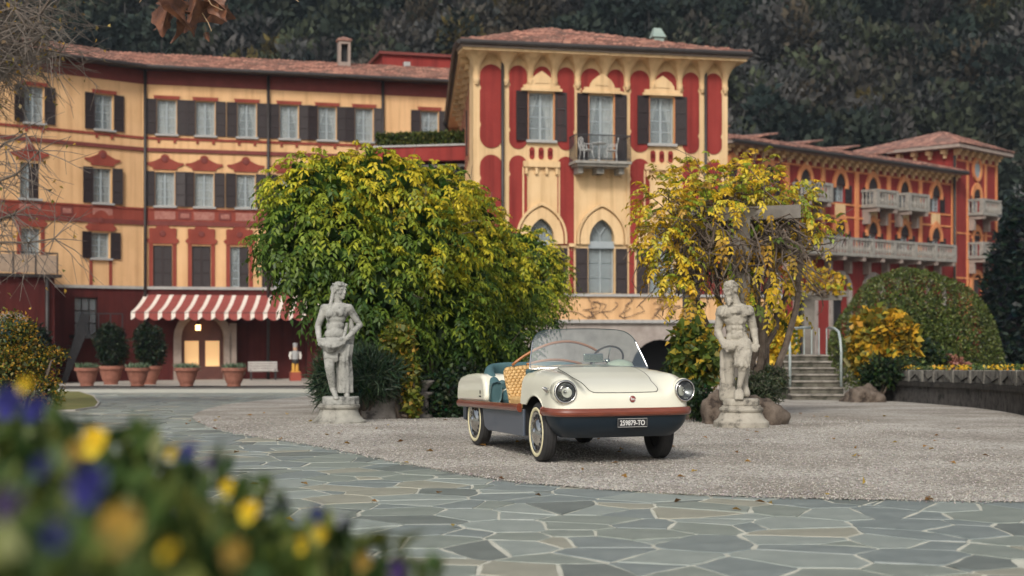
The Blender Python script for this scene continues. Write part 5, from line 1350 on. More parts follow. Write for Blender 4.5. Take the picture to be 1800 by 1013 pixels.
def limb(mb, pts, rad, n=12):
    """tapered limb with rounded joints"""
    P = [Vector(p) for p in pts]; Q = []; Rr = []
    for i in range(len(P)-1):
        for k in range(4):
            t_ = k/4; Q.append(P[i].lerp(P[i+1], t_)); Rr.append(rad[i]+(rad[i+1]-rad[i])*t_)
    Q.append(P[-1]); Rr.append(rad[-1])
    mb.tube(Q, Rr, n)
    for p, r_ in zip(P, rad): mb.ell(p, (r_,r_,r_), 12)
def hand(mb, w, d, side, curl=.6, s=1.0):
    """palm at w pointing along d with five curled fingers"""
    w = Vector(w); d = Vector(d).normalized(); up = Vector((0,-1,.2)).normalized(); lat = d.cross(up).normalized()*side; dn = d.cross(lat).normalized()
    if dn.z > 0: dn = -dn
    mb.ell(w+d*.04*s, (.036*s,.026*s,.040*s), 10)
    for k, L_ in enumerate((.062,.074,.070,.056)):
        b_ = w+d*.065*s+lat*(.030-.020*k)*s; m1 = b_+d*L_*.5*s+dn*.012*curl; m2 = m1+d*L_*.32*s+dn*.03*curl
        mb.tube([b_-d*.02, b_, m1, m2], [.011*s,.011*s,.010*s,.008*s], 6)
    b_ = w+d*.02*s+lat*.036*s; mb.tube([b_-lat*.01, b_+lat*.012+d*.02, b_+lat*.010+d*.05], [.012*s,.012*s,.009*s], 6)
def head(mb, c, yaw, pitch, s=1.0, beard=False, longhair=False):
    """face looks along -y rotated by yaw"""
    Rm = Matrix.Rotation(yaw, 3, 'Z') @ Matrix.Rotation(pitch, 3, 'X'); c = Vector(c)
    def E(p, r_, n=12): mb.ell(c+Rm @ (Vector(p)*s), Vector(r_)*s, n, Rm)
    E((0,.012,.030),(.076,.096,.092)); E((0,-.030,-.040),(.058,.068,.078)); E((0,-.070,-.088),(.026,.026,.022))
    E((0,-.096,-.010),(.013,.022,.034)); E((0,-.108,-.026),(.016,.014,.012))          # nose
    E((-.03,-.080,.028),(.032,.014,.011)); E((.03,-.080,.028),(.032,.014,.011))          # brows
    E((-.028,-.082,.006),(.013,.009,.008),8); E((.028,-.082,.006),(.013,.009,.008),8)    # eyes
    E((0,-.092,-.056),(.024,.012,.007),8); E((0,-.090,-.067),(.020,.012,.007),8)         # lips
    E((-.045,-.062,-.030),(.022,.022,.020)); E((.045,-.062,-.030),(.022,.022,.020))      # cheeks
    E((-.078,.010,-.008),(.010,.022,.032),8); E((.078,.010,-.008),(.010,.022,.032),8)    # ears
    r_ = random.Random(3)
    for k in range(46):       # hair locks
        a = r_.uniform(-2.3,2.3); zz = r_.uniform(.0,.105) if abs(a) > 1.0 else r_.uniform(.065,.115)
        rr = math.sqrt(max(.05, 1-((zz-.03)/.105)**2)); p = (.082*math.sin(a)*rr*(1 if True else 1), .012+(-.098*math.cos(a) if abs(a) < 1.57 else .104*abs(math.cos(a)))*rr, zz)
        p = (.080*math.sin(a)*rr, .014-.100*math.cos(a)*rr, zz)
        E((p[0]*.95,p[1]*.95,p[2]*.93), (.016,.016,.015), 8)
    if beard:
        for k in range(22): E((r_.uniform(-.05,.05), r_.uniform(-.10,-.05), r_.uniform(-.15,-.075)), (.017,.017,.028), 8)
    else:
        for sx in (-1,1): E((sx*.055,-.055,.075),(.030,.030,.022))
        E((0,.10,.02),(.05,.04,.05))
    return Rm
def pedestal(parent, prof, m, n=40, sy=.9, name='pedestal'):
    mb = MB(); mb.lathe(prof, n, sy=sy); o = mb.build(name, m, parent, smooth=True)
    es = o.modifiers.new('e','EDGE_SPLIT'); es.split_angle = R(35); return o
# -- woman carrying fruit
P1 = on_ground(596, 740)
s1 = thing('statue', 'grey stone statue of a woman holding fruit in her robe', 'statue', (-304/FPX*19.3, 19.3, gz(19.3)), R(4))
f = MB(); k = .002175
def W(zx, zy, y=0.0): return ((zx-300)*k, y, (960-zy)*k)
limb(f, [W(293,205,.01),W(292,160,.0)], [.058,.052])
f.ell(W(285,250,.0),(.165,.105,.10)); f.ell(W(282,295,-.005),(.140,.10,.12)); f.ell(W(278,350,-.005),(.134,.096,.11)); f.ell(W(278,400,-.01),(.152,.105,.10)); f.ell(W(282,445,.0),(.168,.115,.11))
limb(f, [W(292,225,.0),W(214,242,.0)], [.064,.062]); limb(f, [W(292,225,.0),W(358,240,.0)], [.064,.062]); f.ell(W(284,275,.0),(.166,.098,.095)); f.ell(W(243,272,-.085),(.056,.045,.056)); f.ell(W(306,268,-.085),(.056,.045,.056)); f.ell(W(275,395,-.085),(.085,.04,.075))
for sx_, zx in ((-1,210),(1,360)): f.ell(W(zx,238,.0),(.066,.066,.062))
limb(f, [W(208,242,.0),W(168,352,.03),W(182,440,-.12)], [.056,.046,.034]); hand(f, W(184,438,-.13), (.35,-.25,-.55), 1)
limb(f, [W(364,238,.0),W(428,342,.05),W(352,425,-.15)], [.056,.046,.034]); hand(f, W(350,425,-.15), (-.8,-.25,-.25), -1)
# legs
limb(f, [W(240,470,-.02),W(245,605,-.15),W(262,735,-.06)], [.098,.066,.044]); limb(f, [W(262,740,-.06),W(283,785,-.16)], [.042,.034]); f.ell(W(290,795,-.19),(.05,.05,.025))
f.ell(W(252,655,-.07),(.052,.055,.09))
limb(f, [W(325,470,.02),W(330,620,-.02),W(345,755,.02)], [.105,.070,.046]); limb(f, [W(345,765,.02),W(352,785,-.10)], [.045,.035])
Rm = head(f, W(300,128,-.01), R(52), R(4), 1.05)
for j in range(9):      # long plait over the shoulder
    t_ = j/8; f.ell(W(268-25*t_,120+130*t_,-.02-.05*t_), (.036-.010*t_,.036-.008*t_,.036), 10)
fig = fuse('figure', f, .0085, M['marble'], s1, 4, .006)
# robe: apron of fruit, hip folds, falling drapery
f = MB()
for j in range(15):
    t_ = j/14; a = math.pi*t_; x0 = 178+165*t_
    f.tube([W(x0,428-8*math.sin(a),-.12-.10*math.sin(a)), W(x0+(255-x0)*.12,455+25*math.sin(a),-.17-.10*math.sin(a)), W(x0+(255-x0)*.35,470+32*math.sin(a),-.13-.09*math.sin(a)), W(x0+(255-x0)*.6,490+15*math.sin(a),-.06)], [.020,.026,.030,.03], 8)
f.tube([W(178,428,-.12),W(215,437,-.21),W(262,440,-.235),W(305,435,-.21),W(343,424,-.13)], .024, 8)
for j in range(9):      # folds falling behind the straight leg
    t_ = j/8; x0 = 300+70*t_
    f.tube([W(x0+8,460,-.02-.05*math.sin(3.1*t_)),W(x0-5,560,-.10*math.sin(3.1*t_)-.02+.02*(j%2)),W(x0-8+12*t_,660,-.08*math.sin(3.1*t_)),W(x0-12+16*t_,765,-.07*math.sin(3.1*t_)+.02*(j%2))], [.035,.034,.032,.036], 8)
f.tube([W(372,300,.08),W(378,380,.08),W(366,470,.05)], [.03,.05,.05], 8); f.tube([W(350,330,-.03),W(340,390,-.10),W(330,420,-.14)], [.02,.028,.02], 8)
f.tube([W(300,470,-.10),W(325,540,-.10),W(340,600,-.05)], [.03,.026,.022], 8)
for j in range(16):     # shaggy fringe between the legs
    x0 = 222+4.6*j; f.tube([W(x0,505,-.12),W(x0+(j%3-1)*3,545,-.17+.0015*abs(j-8)),W(x0+8+(j%3-1)*4,578-abs(j-8)*2.2+(j%2)*5,-.15)], [.026,.022,.007], 6)
fuse('robe', f, .0085, M['marble'], s1, 3, .006)
for zx, zy, y_, rr in ((196,462,-.19,.030),(226,466,-.235,.036),(258,466,-.25,.037),(288,460,-.225,.033),(212,446,-.20,.028),(243,448,-.22,.032),(274,446,-.22,.030)):
    t = MB(); t.ell(W(zx,zy,y_),(rr,rr,rr*.95),12); t.build('fruit', M['marble'], s1, smooth=True)
t = MB(); pts = []
for j in range(22):
    a = 2*math.pi*j/22; rr = 1+.07*math.sin(3*a+1)+.05*math.sin(7*a); pts.append((.245*rr*math.cos(a)+.01,.20*rr*math.sin(a)))
t.slab(pts, .262, .375); t.build('plinth', M['marble'], s1, bevel=.02)
pedestal(s1, [(.37,0),(.37,.045),(.355,.05),(.335,.06),(.29,.11),(.262,.17),(.255,.20),(.272,.215),(.285,.235),(.282,.262),(.26,.272),(.001,.273)], M['pedstone'])
# -- faun
P2 = on_ground(1303, 748)
s2 = thing('statue', 'pale stone statue of a bearded faun with shaggy thighs and hooves', 'statue', (403/FPX*18.4, 18.4, 0), R(-6))
k2 = .002168
def Wm(zx, zy, y=0.0): return ((zx-318)*k2, y, (950-zy)*k2)
f = MB()
limb(f, [Wm(288,215,.0),Wm(272,165,-.02)], [.066,.060])
f.ell(Wm(280,258,.0),(.170,.112,.10)); f.ell(Wm(283,300,-.005),(.160,.115,.12)); f.ell(Wm(288,355,.0),(.138,.10,.11)); f.ell(Wm(292,410,.0),(.150,.11,.10)); f.ell(Wm(292,445,.0),(.160,.12,.10))
limb(f, [Wm(284,228,.0),Wm(210,248,.0)], [.070,.066]); limb(f, [Wm(284,228,.0),Wm(354,248,.0)], [.070,.066]); f.ell(Wm(282,280,.0),(.176,.108,.10))
for zx in (240,322): f.ell(Wm(zx,272,-.085),(.070,.036,.046))
for j in range(3):
    for zx in (272,312): f.ell(Wm(zx,322+j*30,-.092),(.036,.024,.030))
f.ell(Wm(292,400,-.09),(.085,.035,.05))
for zx in (208,356): f.ell(Wm(zx,246,.0),(.066,.064,.062))
limb(f, [Wm(200,248,.02),Wm(182,370,.04),Wm(215,465,-.13)], [.064,.052,.038]); hand(f, Wm(215,468,-.13), (.9,-.25,-.15), 1, .9)
limb(f, [Wm(364,245,.02),Wm(392,362,.05),Wm(403,440,-.04)], [.064,.052,.038]); hand(f, Wm(403,440,-.05), (-.1,-.5,-.8), -1, 1.0)
head(f, Wm(256,128,-.05), R(-52), R(14), 1.08, True)
for j in range(26):      # cape across the shoulders
    t_ = j/25; x0 = 185+195*t_
    f.tube([Wm(x0,256-40*math.sin(math.pi*t_),.05),Wm(x0+2,258-24*math.sin(math.pi*t_)+(j%2)*4,-.05-.06*math.sin(math.pi*t_)),Wm(x0+(285-x0)*.10,276-14*math.sin(math.pi*t_)+(j%3)*4,-.08-.045*math.sin(math.pi*t_))], [.022,.022,.012], 6)
for j in range(8): f.tube([Wm(185+j*4,235,.06-.02*j),Wm(176+j*3,275,.05-.022*j),Wm(182+j*4,302-j*2,.04-.022*j)], [.03,.03,.015], 6)
# loin wrap
for j in range(12):
    t_ = j/11; f.tube([Wm(218+145*t_,418+20*math.sin(3.1*t_),-.06-.07*math.sin(3.1*t_)),Wm(214+140*t_,440+14*math.sin(3.1*t_)+(j%2)*5,-.08-.07*math.sin(3.1*t_)),Wm(228+100*t_,462+14*math.sin(3.1*t_),-.06-.06*math.sin(3.1*t_))], [.024,.028,.016], 6)
# legs
limb(f, [Wm(330,455,-.04),Wm(318,560,-.17),Wm(322,585,-.17)], [.115,.090,.075]); limb(f, [Wm(325,590,-.16),Wm(312,655,-.15),Wm(302,715,-.14)], [.066,.042,.036])
f.ell(Wm(322,598,-.16),(.068,.066,.05))
for sx in (-1,1): f.tube([Wm(301+sx*11,722,-.16),Wm(300+sx*14,752,-.20),Wm(299+sx*14,778,-.21)], [.030,.034,.030], 8)
limb(f, [Wm(262,470,.03),Wm(246,600,.05),Wm(250,745,.05)], [.105,.075,.06]); limb(f, [Wm(345,590,.03),Wm(340,700,.04),Wm(350,745,.0)], [.045,.042,.05])
r_ = random.Random(11)
for j in range(150):      # shaggy fur on the raised thigh
    t_ = r_.random(); a = r_.uniform(-2.2,2.2); z0 = 448+115*t_; rad_ = (.112-.02*t_)
    x0 = 328-9*t_+rad_/k2*math.sin(a); y0 = -.05-.12*t_-rad_*math.cos(a)
    f.tube([Wm(x0,z0,y0),Wm(x0+r_.uniform(-4,4),z0+18,y0-.012),Wm(x0+r_.uniform(-5,5),z0+34,y0-.004)], [.014,.013,.004], 5)
fuse('figure', f, .0085, M['limestone'], s2, 4, .006)
t = MB(); 
for j in range(3): limb(t, [Wm(214+12*j,500,.06+.02*j),Wm(216+14*j,640,.07),Wm(222+22*j,765,.06)], [.05,.055,.075], 10)
fuse('tree_stump', t, .012, M['limestone'], s2, 4, .01)
t = MB()
for j in range(5): t.tube([Wm(236+j*9,455,-.17-.01*j),Wm(240+j*9,485,-.19)], .011, 6)
t.build('pan_pipes', M['limestone'], s2, smooth=True)
t = MB(); pts = []
for j in range(26):
    a = 2*math.pi*j/26; rr = 1+.06*math.sin(3*a+2)+.04*math.sin(8*a); pts.append((.23*rr*math.cos(a)-.01,.20*rr*math.sin(a)))
t.slab(pts, .285, .385); t.build('plinth', M['limestone'], s2, bevel=.025)
pedestal(s2, [(.355,0),(.36,.02),(.355,.085),(.335,.10),(.30,.13),(.270,.19),(.262,.205),(.275,.215),(.285,.24),(.278,.262),(.255,.27),(.250,.292),(.001,.293)], M['limestone'])
# low tufa rocks behind each pedestal and along the bed
M['tufa'] = stone_mat('brown_tufa_rock', (.11,.085,.066), (.19,.155,.125), (.04,.03,.024))
M['greyrock'] = stone_mat('grey_brown_rock', (.15,.135,.12), (.24,.22,.195), (.055,.05,.045))
def rock(loc, r, seed, label, m, group):
    rr = random.Random(seed); bm = bmesh.new(); bmesh.ops.create_icosphere(bm, subdivisions=4, radius=1)
    ph = [rr.uniform(0,6) for _ in range(9)]
    for v in bm.verts:
        p = v.co; d = 1+.16*math.sin(3*p.x+ph[0])*math.sin(3.3*p.y+ph[1])+.11*math.sin(6*p.z+ph[2]+2*p.x)+.07*math.sin(11*p.x+ph[3])*math.sin(10*p.z+ph[4])+.05*math.sin(19*p.y+ph[5])*math.sin(17*p.z+ph[6])+.03*math.sin(31*p.x+ph[7])*math.sin(29*p.z+ph[8])
        v.co = Vector((p.x*r[0]*d, p.y*r[1]*d, max(-.25,p.z)*r[2]*d))
    me = bpy.data.meshes.new('rock'); bm.to_mesh(me); bm.free(); me.materials.append(m)
    me.polygons.foreach_set('use_smooth', [True]*len(me.polygons))
    tag(new_obj('rock', me, None, loc), label, 'rock', group)
def gp(px, Y): return (px-900)/FPX*Y
rock((gp(1342,18.9),18.9,.05),(.30,.25,.36),1,'rough brown tufa rock beside the faun statue pedestal, toward the steps',M['tufa'],'rocks round the flower beds')
rock((gp(1258,19.0),19.0,.05),(.20,.22,.38),2,'rough brown tufa rock beside the faun pedestal, toward the car',M['tufa'],'rocks round the flower beds')
rock((gp(668,21.0),21.0,-.05),(.38,.35,.50),3,'grey brown rock just behind the pedestal of the woman statue',M['greyrock'],'rocks round the flower beds')
rock((gp(705,21.6),21.6,-.05),(.34,.35,.42),4,'grey brown rock between the stone urn and the woman statue',M['greyrock'],'rocks round the flower beds')
rock((gp(1520,31),31,gz(31)),(.42,.4,.40),5,'tilted brown rock at the foot of the steps by the wall',M['tufa'],'rocks round the flower beds')
rock((gp(1500,31.5),31.5,gz(31)),(.3,.3,.2),6,'low brown rock touching the bottom step',M['tufa'],'rocks round the flower beds')
# stone urn on a baluster, half hidden in the shrubs
ur = thing('urn', 'small grey stone urn on a post between the shrubs behind the car', 'urn', (gp(744,21.2),21.2,gz(21.2)))
t = MB(); t.lathe([(.14,0),(.14,.06),(.09,.09),(.085,.30),(.13,.36),(.16,.40),(.001,.41)],16); t.build('post', M['greyrock'], ur, smooth=True)
t = MB(); t.lathe([(.07,.40),(.06,.44),(.14,.52),(.17,.56),(.16,.58),(.001,.57)],18); t.build('bowl', M['greyrock'], ur, smooth=True)
# ------------------------------------------------------------------ vegetation
LM = leaf_mat('leaf', .45, .4); LMD = leaf_mat('leathery_leaf', .4, .15)
TW = mat('grey_brown_twig', (.10,.08,.065), (.19,.16,.135), .9, 12)
BARK = mat('brown_bark', (.075,.055,.04), (.14,.11,.085), .9, 9, .5, 30)
def unit(a): return a/np.maximum(1e-9, np.linalg.norm(a, axis=-1, keepdims=True))
def leaf_arrays(P, D, Nn, L, Wd, fold=.25):
    D = unit(D); S = unit(np.cross(D, Nn)); U = np.cross(S, D)
    mid = P+D*(L*.42)[:,None]; up = U*(Wd*fold)[:,None]
    return np.stack([P, mid+S*(Wd/2)[:,None]+up, P+D*L[:,None]-U*(L*.12)[:,None], mid-S*(Wd/2)[:,None]+up], 1)
def leaves_obj(name, Q, cols, material, parent=None):
    n = len(Q); me = np_mesh(name, Q.reshape(-1,3), np.arange(4*n).reshape(n,4)); set_colors(me, cols, 4)
    me.materials.append(material); return new_obj(name, me, parent)
def lump_points(lumps, n, shell=.62, bumpy=1.0):
    """points in a union of ellipsoids, biased to the surface; returns P, outward normal"""
    A = np.array([[*l[0], *l[1]] for l in lumps], float); w = A[:,3]*A[:,4]+A[:,3]*A[:,5]+A[:,4]*A[:,5]; w /= w.sum()
    idx = rng.choice(len(A), n, p=w); d = unit(rng.normal(size=(n,3)))
    r = shell+(1.04-shell)*rng.random(n)**.6
    bump = 1+bumpy*(.10*np.sin(5*d[:,0]+idx)*np.sin(6*d[:,2]+2*idx)+.07*np.sin(11*d[:,1]+idx)*np.sin(9*d[:,0]))
    P = A[idx,:3]+d*A[idx,3:]*(r*bump)[:,None]
    return P, unit(d/A[idx,3:]), idx
def jit(n, s=.6): return rng.normal(0, s, (n,3))
def palette(n, cols, w, var=.18):
    c = np.array(cols)[rng.choice(len(cols), n, p=np.array(w)/sum(w))]
    return np.clip(c*(1+rng.normal(0,var,(n,1)))+rng.normal(0,.006,(n,3)), .004, .95)
GREENS = [(.040,.088,.018),(.072,.135,.022),(.14,.215,.028),(.25,.31,.032),(.36,.40,.036),(.52,.50,.038),(.62,.50,.035)]
def compound(P, N_, L=.32, k=9, lw=.046, ll=.108, droop=.6):
    """pinnate leaves: a drooping rachis with k leaflets"""
    n = len(P); d = unit(N_+jit(n,.55)+np.array([0,0,.15])); Lr = L*(.7+.6*rng.random(n))
    side0 = unit(np.cross(d, np.array([0,0,1.0])+jit(n,.1)))
    Ps, Ds, Ns = [], [], []
    for j in range(k):
        t_ = (.15+.85*(j//2+1)/((k+1)//2)) if j < k-1 else 1.0
        pos = P+d*(Lr*t_)[:,None]+np.array([0,0,-1.0])*(Lr*droop*t_**2)[:,None]
        ax = unit(d+np.array([0,0,-2*droop*t_])); sg = (1 if j % 2 else -1) if j < k-1 else 0
        Ps.append(pos); Ds.append(unit(ax*(.55 if sg else 1)+side0*sg*.9+np.array([0,0,-.45])+jit(n,.12))); Ns.append(unit(np.cross(side0, ax)*np.sign(np.cross(side0,ax)[:,2:3]+1e-9)+jit(n,.2)))
    Pa = np.concatenate(Ps); Da = np.concatenate(Ds); Na = np.concatenate(Ns); m_ = len(Pa)
    return leaf_arrays(Pa, Da, Na, ll*(.5+.9*rng.random(m_)), lw*(.6+.7*rng.random(m_)))
def lumps_px(rows, dz=.75):
    out = []
    for px, py, rx, ry, Y in rows:
        s_ = Y/FPX; c = at(px, py, Y); out.append(((c.x,c.y,c.z),(rx*s_, max(rx,ry)*s_*dz, ry*s_)))
    return out
def wander(p0, p1, n, amp, r_):
    P = []; a = Vector(p0); b_ = Vector(p1); off = Vector((0,0,0))
    for i in range(n+1):
        t_ = i/n; off += Vector((r_.uniform(-1,1),r_.uniform(-1,1),r_.uniform(-1,1)))*amp/n**.5; P.append(a.lerp(b_,t_)+off*(1-abs(2*t_-1)**3))
    return P
# ---- wisteria-covered pergola, green
PERG = mat('weathered_concrete_beam', (.12,.108,.092), (.20,.182,.158), .9, 4, .4, 14)
pg = thing('pergola', 'grey concrete pergola buried under green wisteria', 'pergola', (gp(600,22),22,gz(22)))
rx0 = Vector((gp(600,22),22,gz(22)))
for px, Y in ((585,22.5),(700,23.6),(800,26),(900,30)):
    t = MB(); x, y = gp(px,Y)-rx0.x, Y-rx0.y; t.box(x-.13,x+.13,y-.13,y+.13,gz(Y)-rx0.z-.05,2.95-rx0.z); t.build('post', PERG, pg)
for a, b_ in (((560,22.3),(920,31)),((600,25),(930,34))):
    p, q = Vector((gp(*a),a[1],3.0))-rx0, Vector((gp(*b_),b_[1],3.0))-rx0
    t = MB(); t.tube([p,q], .13, 4); t.build('beam', PERG, pg)
wis = thing('wisteria', 'dense green wisteria turning yellow, covering the pergola behind the woman statue', 'climber', (gp(690,23.5),23.5,gz(23.5)))
rows_ = [(560,345,85,66,22),(640,330,105,58,22.6),(512,410,52,62,21.6),(575,420,95,75,21.8),(735,345,95,55,24),(690,420,120,80,22.8),(800,385,75,58,26),(640,500,95,75,22),(560,480,55,55,21.8),(760,470,110,85,24),(835,470,85,75,26.5),(740,560,110,80,23.4),(660,585,75,60,22.3),(905,450,62,48,30),(955,478,44,40,32),(890,530,70,66,28),(930,520,55,45,30),(700,650,80,60,23),(800,630,95,75,24.6),(870,610,62,60,26.5),(790,690,90,50,23.8)]
lw = lumps_px(rows_)
n_ = 7600; P, Nn, idx = lump_points(lw, n_, .72)
keep = P[:,2] > gz(22)+.05; P, Nn, idx = P[keep], Nn[keep], idx[keep]
Q = compound(P, Nn)
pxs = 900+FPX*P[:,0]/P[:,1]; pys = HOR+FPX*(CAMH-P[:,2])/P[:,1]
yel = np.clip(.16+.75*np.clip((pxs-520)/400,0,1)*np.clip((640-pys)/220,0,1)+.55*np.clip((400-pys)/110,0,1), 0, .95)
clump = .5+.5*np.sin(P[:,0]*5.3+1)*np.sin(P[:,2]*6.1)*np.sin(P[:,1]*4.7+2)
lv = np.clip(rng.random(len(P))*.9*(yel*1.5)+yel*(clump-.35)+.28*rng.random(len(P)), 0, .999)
lv = np.clip(lv-.16*np.clip((pys-420)/130,0,1)+.10*np.clip((400-pys)/80,0,1),0,.999); gi = np.array(GREENS); ci = lv*(len(GREENS)-1); lo_ = ci.astype(int); fr_ = (ci-lo_)[:,None]  # canopy shade put into the leaf colour: darker low down, lighter toward the top
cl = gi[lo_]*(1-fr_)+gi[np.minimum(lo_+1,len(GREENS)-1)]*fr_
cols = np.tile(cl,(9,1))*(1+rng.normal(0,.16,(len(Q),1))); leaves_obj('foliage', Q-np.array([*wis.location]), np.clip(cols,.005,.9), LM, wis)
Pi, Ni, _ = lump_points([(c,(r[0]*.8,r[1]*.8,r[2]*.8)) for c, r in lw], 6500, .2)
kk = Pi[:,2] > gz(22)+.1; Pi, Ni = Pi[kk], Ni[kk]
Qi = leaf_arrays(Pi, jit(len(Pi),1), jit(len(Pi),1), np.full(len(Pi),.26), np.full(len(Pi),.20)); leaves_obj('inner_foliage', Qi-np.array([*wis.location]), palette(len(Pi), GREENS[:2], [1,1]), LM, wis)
r_ = random.Random(8); t = MB()
for j in range(26):
    a = lw[r_.randrange(len(lw))][0]; b0_ = Vector((gp(r_.choice((585,700,800)),23)+r_.uniform(-.2,.2), 23+r_.uniform(-.5,1.5), gz(23)))
    t.tube([p-wis.location for p in wander(b0_, a, 9, .5, r_)], [.05-.004*i for i in range(10)], 6)
for j in range(90):
    i = r_.randrange(len(P)); p = Vector(P[i]); t.tube([p-wis.location, p+Vector(Nn[i])*.2-wis.location, p+Vector(Nn[i])*.3+Vector((r_.uniform(-.1,.1),0,r_.uniform(-.3,.25)))-wis.location], [.008,.006,.003], 4)
t.build('stem', BARK, wis)
# ---- yellow wisteria on the second pergola
pg2 = thing('pergola', 'grey concrete pergola beam and posts above the faun statue under the yellow vine', 'pergola', (gp(1300,21.5),21.5,gz(21.5)))
o0 = pg2.location.copy()
def pbox(parent, name, p, q, w, h, o_, m):
    p, q = Vector(p), Vector(q); d = (q-p); d.z = 0; d.normalize(); s_ = Vector((-d.y,d.x,0))*w/2; t = MB()
    v = [p-s_,q-s_,q+s_,p+s_]; t.add([a-o_ for a in v]+[a-o_+Vector((0,0,h)) for a in v], [(0,3,2,1),(4,5,6,7),(0,1,5,4),(1,2,6,5),(2,3,7,6),(3,0,4,7)]); return t.build(name, m, parent)
zbm = at(1300,386,21.5).z
pbox(pg2,'beam',at(1255,390,21.5),at(1405,384,21.5),.22,.20,o0,PERG)
pbox(pg2,'beam',at(1180,384,23.8),at(1380,378,23.8),.20,.18,o0,PERG)
for px, Y in ((1301,21.5),(1215,23.8)): t = MB(); x, y = gp(px,Y)-o0.x, Y-o0.y; t.box(x-.13,x+.13,y-.13,y+.13,gz(Y)-o0.z-.05,zbm-o0.z-.01); t.build('post', PERG, pg2)
pg3 = thing('pergola', 'grey concrete pergola at the head of the garden steps', 'pergola', (gp(1420,37),37,0)); o3 = pg3.location.copy()
pbox(pg3,'beam',at(1385,528,37),at(1478,528,37),.3,.13,o3,PERG); pbox(pg3,'beam',at(1400,522,38.5),at(1490,522,38.5),.3,.16,o3,PERG)
for px in (1421,): t = MB(); x = gp(px,37)-o3.x; t.box(x-.14,x+.14,-.14,.14,gz(36)+.4-o3.z,at(1421,528,37).z-o3.z-.005); t.build('post', PERG, pg3)
YEL = [(.68,.46,.03),(.72,.54,.05),(.60,.36,.03),(.52,.48,.06),(.28,.36,.04),(.50,.30,.05)]
vine = thing('wisteria', 'yellow autumn wisteria with bare twisted stems above the faun statue', 'climber', (gp(1290,21.5),21.5,gz(21.5))); vo = np.array([*vine.location])
rows_ = [(1178,365,56,58,21),(1240,325,62,40,22),(1310,318,62,34,22),(1375,335,55,40,22.3),(1405,375,42,45,22.6),(1150,395,30,50,20.9),(1175,440,45,55,21),(1445,405,28,32,23),(1200,500,30,40,21),(1290,350,90,30,21.6),(1210,300,30,22,22),(1340,290,22,18,22.2)]
lv_ = lumps_px(rows_); P, Nn, idx = lump_points(lv_, 780, .25)
Q = compound(P, Nn, .25, 9, .044, .088, .45); cl = palette(len(P), YEL, [3,3,1,2.4,2.6,.8], .15); leaves_obj('foliage', Q-vo, np.clip(np.tile(cl,(9,1))*(1+rng.normal(0,.12,(len(Q),1))),.01,.9), LM, vine)
rows2 = [(1290,420,100,40,21.3),(1340,440,60,60,21.6),(1260,520,50,60,21),(1330,500,50,60,21.2),(1380,470,40,60,22),(1225,600,42,45,20.6),(1245,640,40,40,20.6),(1215,560,30,40,20.8),(1375,545,40,40,23)]
P2_, N2, _ = lump_points(lumps_px(rows2), 170, .3)
Q2 = compound(P2_, np.tile([0,0,-1.0],(len(P2_),1))+jit(len(P2_),.3), .26, 9, .055, .105, .5); cl = palette(len(P2_), YEL+[(.10,.15,.03)], [3,3,2,1,1,2,1.5], .15); leaves_obj('hanging_foliage', Q2-vo, np.clip(np.tile(cl,(9,1)),.01,.9), LM, vine)
t = MB(); r_ = random.Random(21)
root = Vector((gp(1305,21.7),21.7,gz(21.7)))
for j in range(16): t.tube([p-vine.location for p in wander(root+Vector((r_.uniform(-.25,.25),r_.uniform(-.2,.2),0)), at(r_.uniform(1200,1400),r_.uniform(375,410),21.6+r_.uniform(0,1.4)), 12, .30, r_)], [.065-.003*i for i in range(13)], 6)
for j in range(190):
    c = Vector(lv_[r_.randrange(len(lv_))][0]); a = at(r_.uniform(1185,1420), r_.uniform(380,470), 21.3+r_.uniform(0,1.6))
    t.tube([p-vine.location for p in wander(a, c+Vector((r_.uniform(-.5,.5),r_.uniform(-.4,.4),r_.uniform(-.35,.35))), 6, .35, r_)], [.016,.014,.012,.010,.008,.006,.004], 4)
for j in range(260):      # tangle hanging under the beam
    a = at(1200+185*r_.random()**1.25, r_.uniform(375,440), 21.0+r_.uniform(0,1.5)); b_ = a+Vector((r_.uniform(-.8,.8), r_.uniform(-.4,.3), -r_.uniform(.2,1.2)))
    t.tube([p-vine.location for p in wander(a, b_, 7, .35, r_)], [.017,.015,.013,.012,.010,.008,.006,.004], 4)
t.build('stem', BARK, vine)
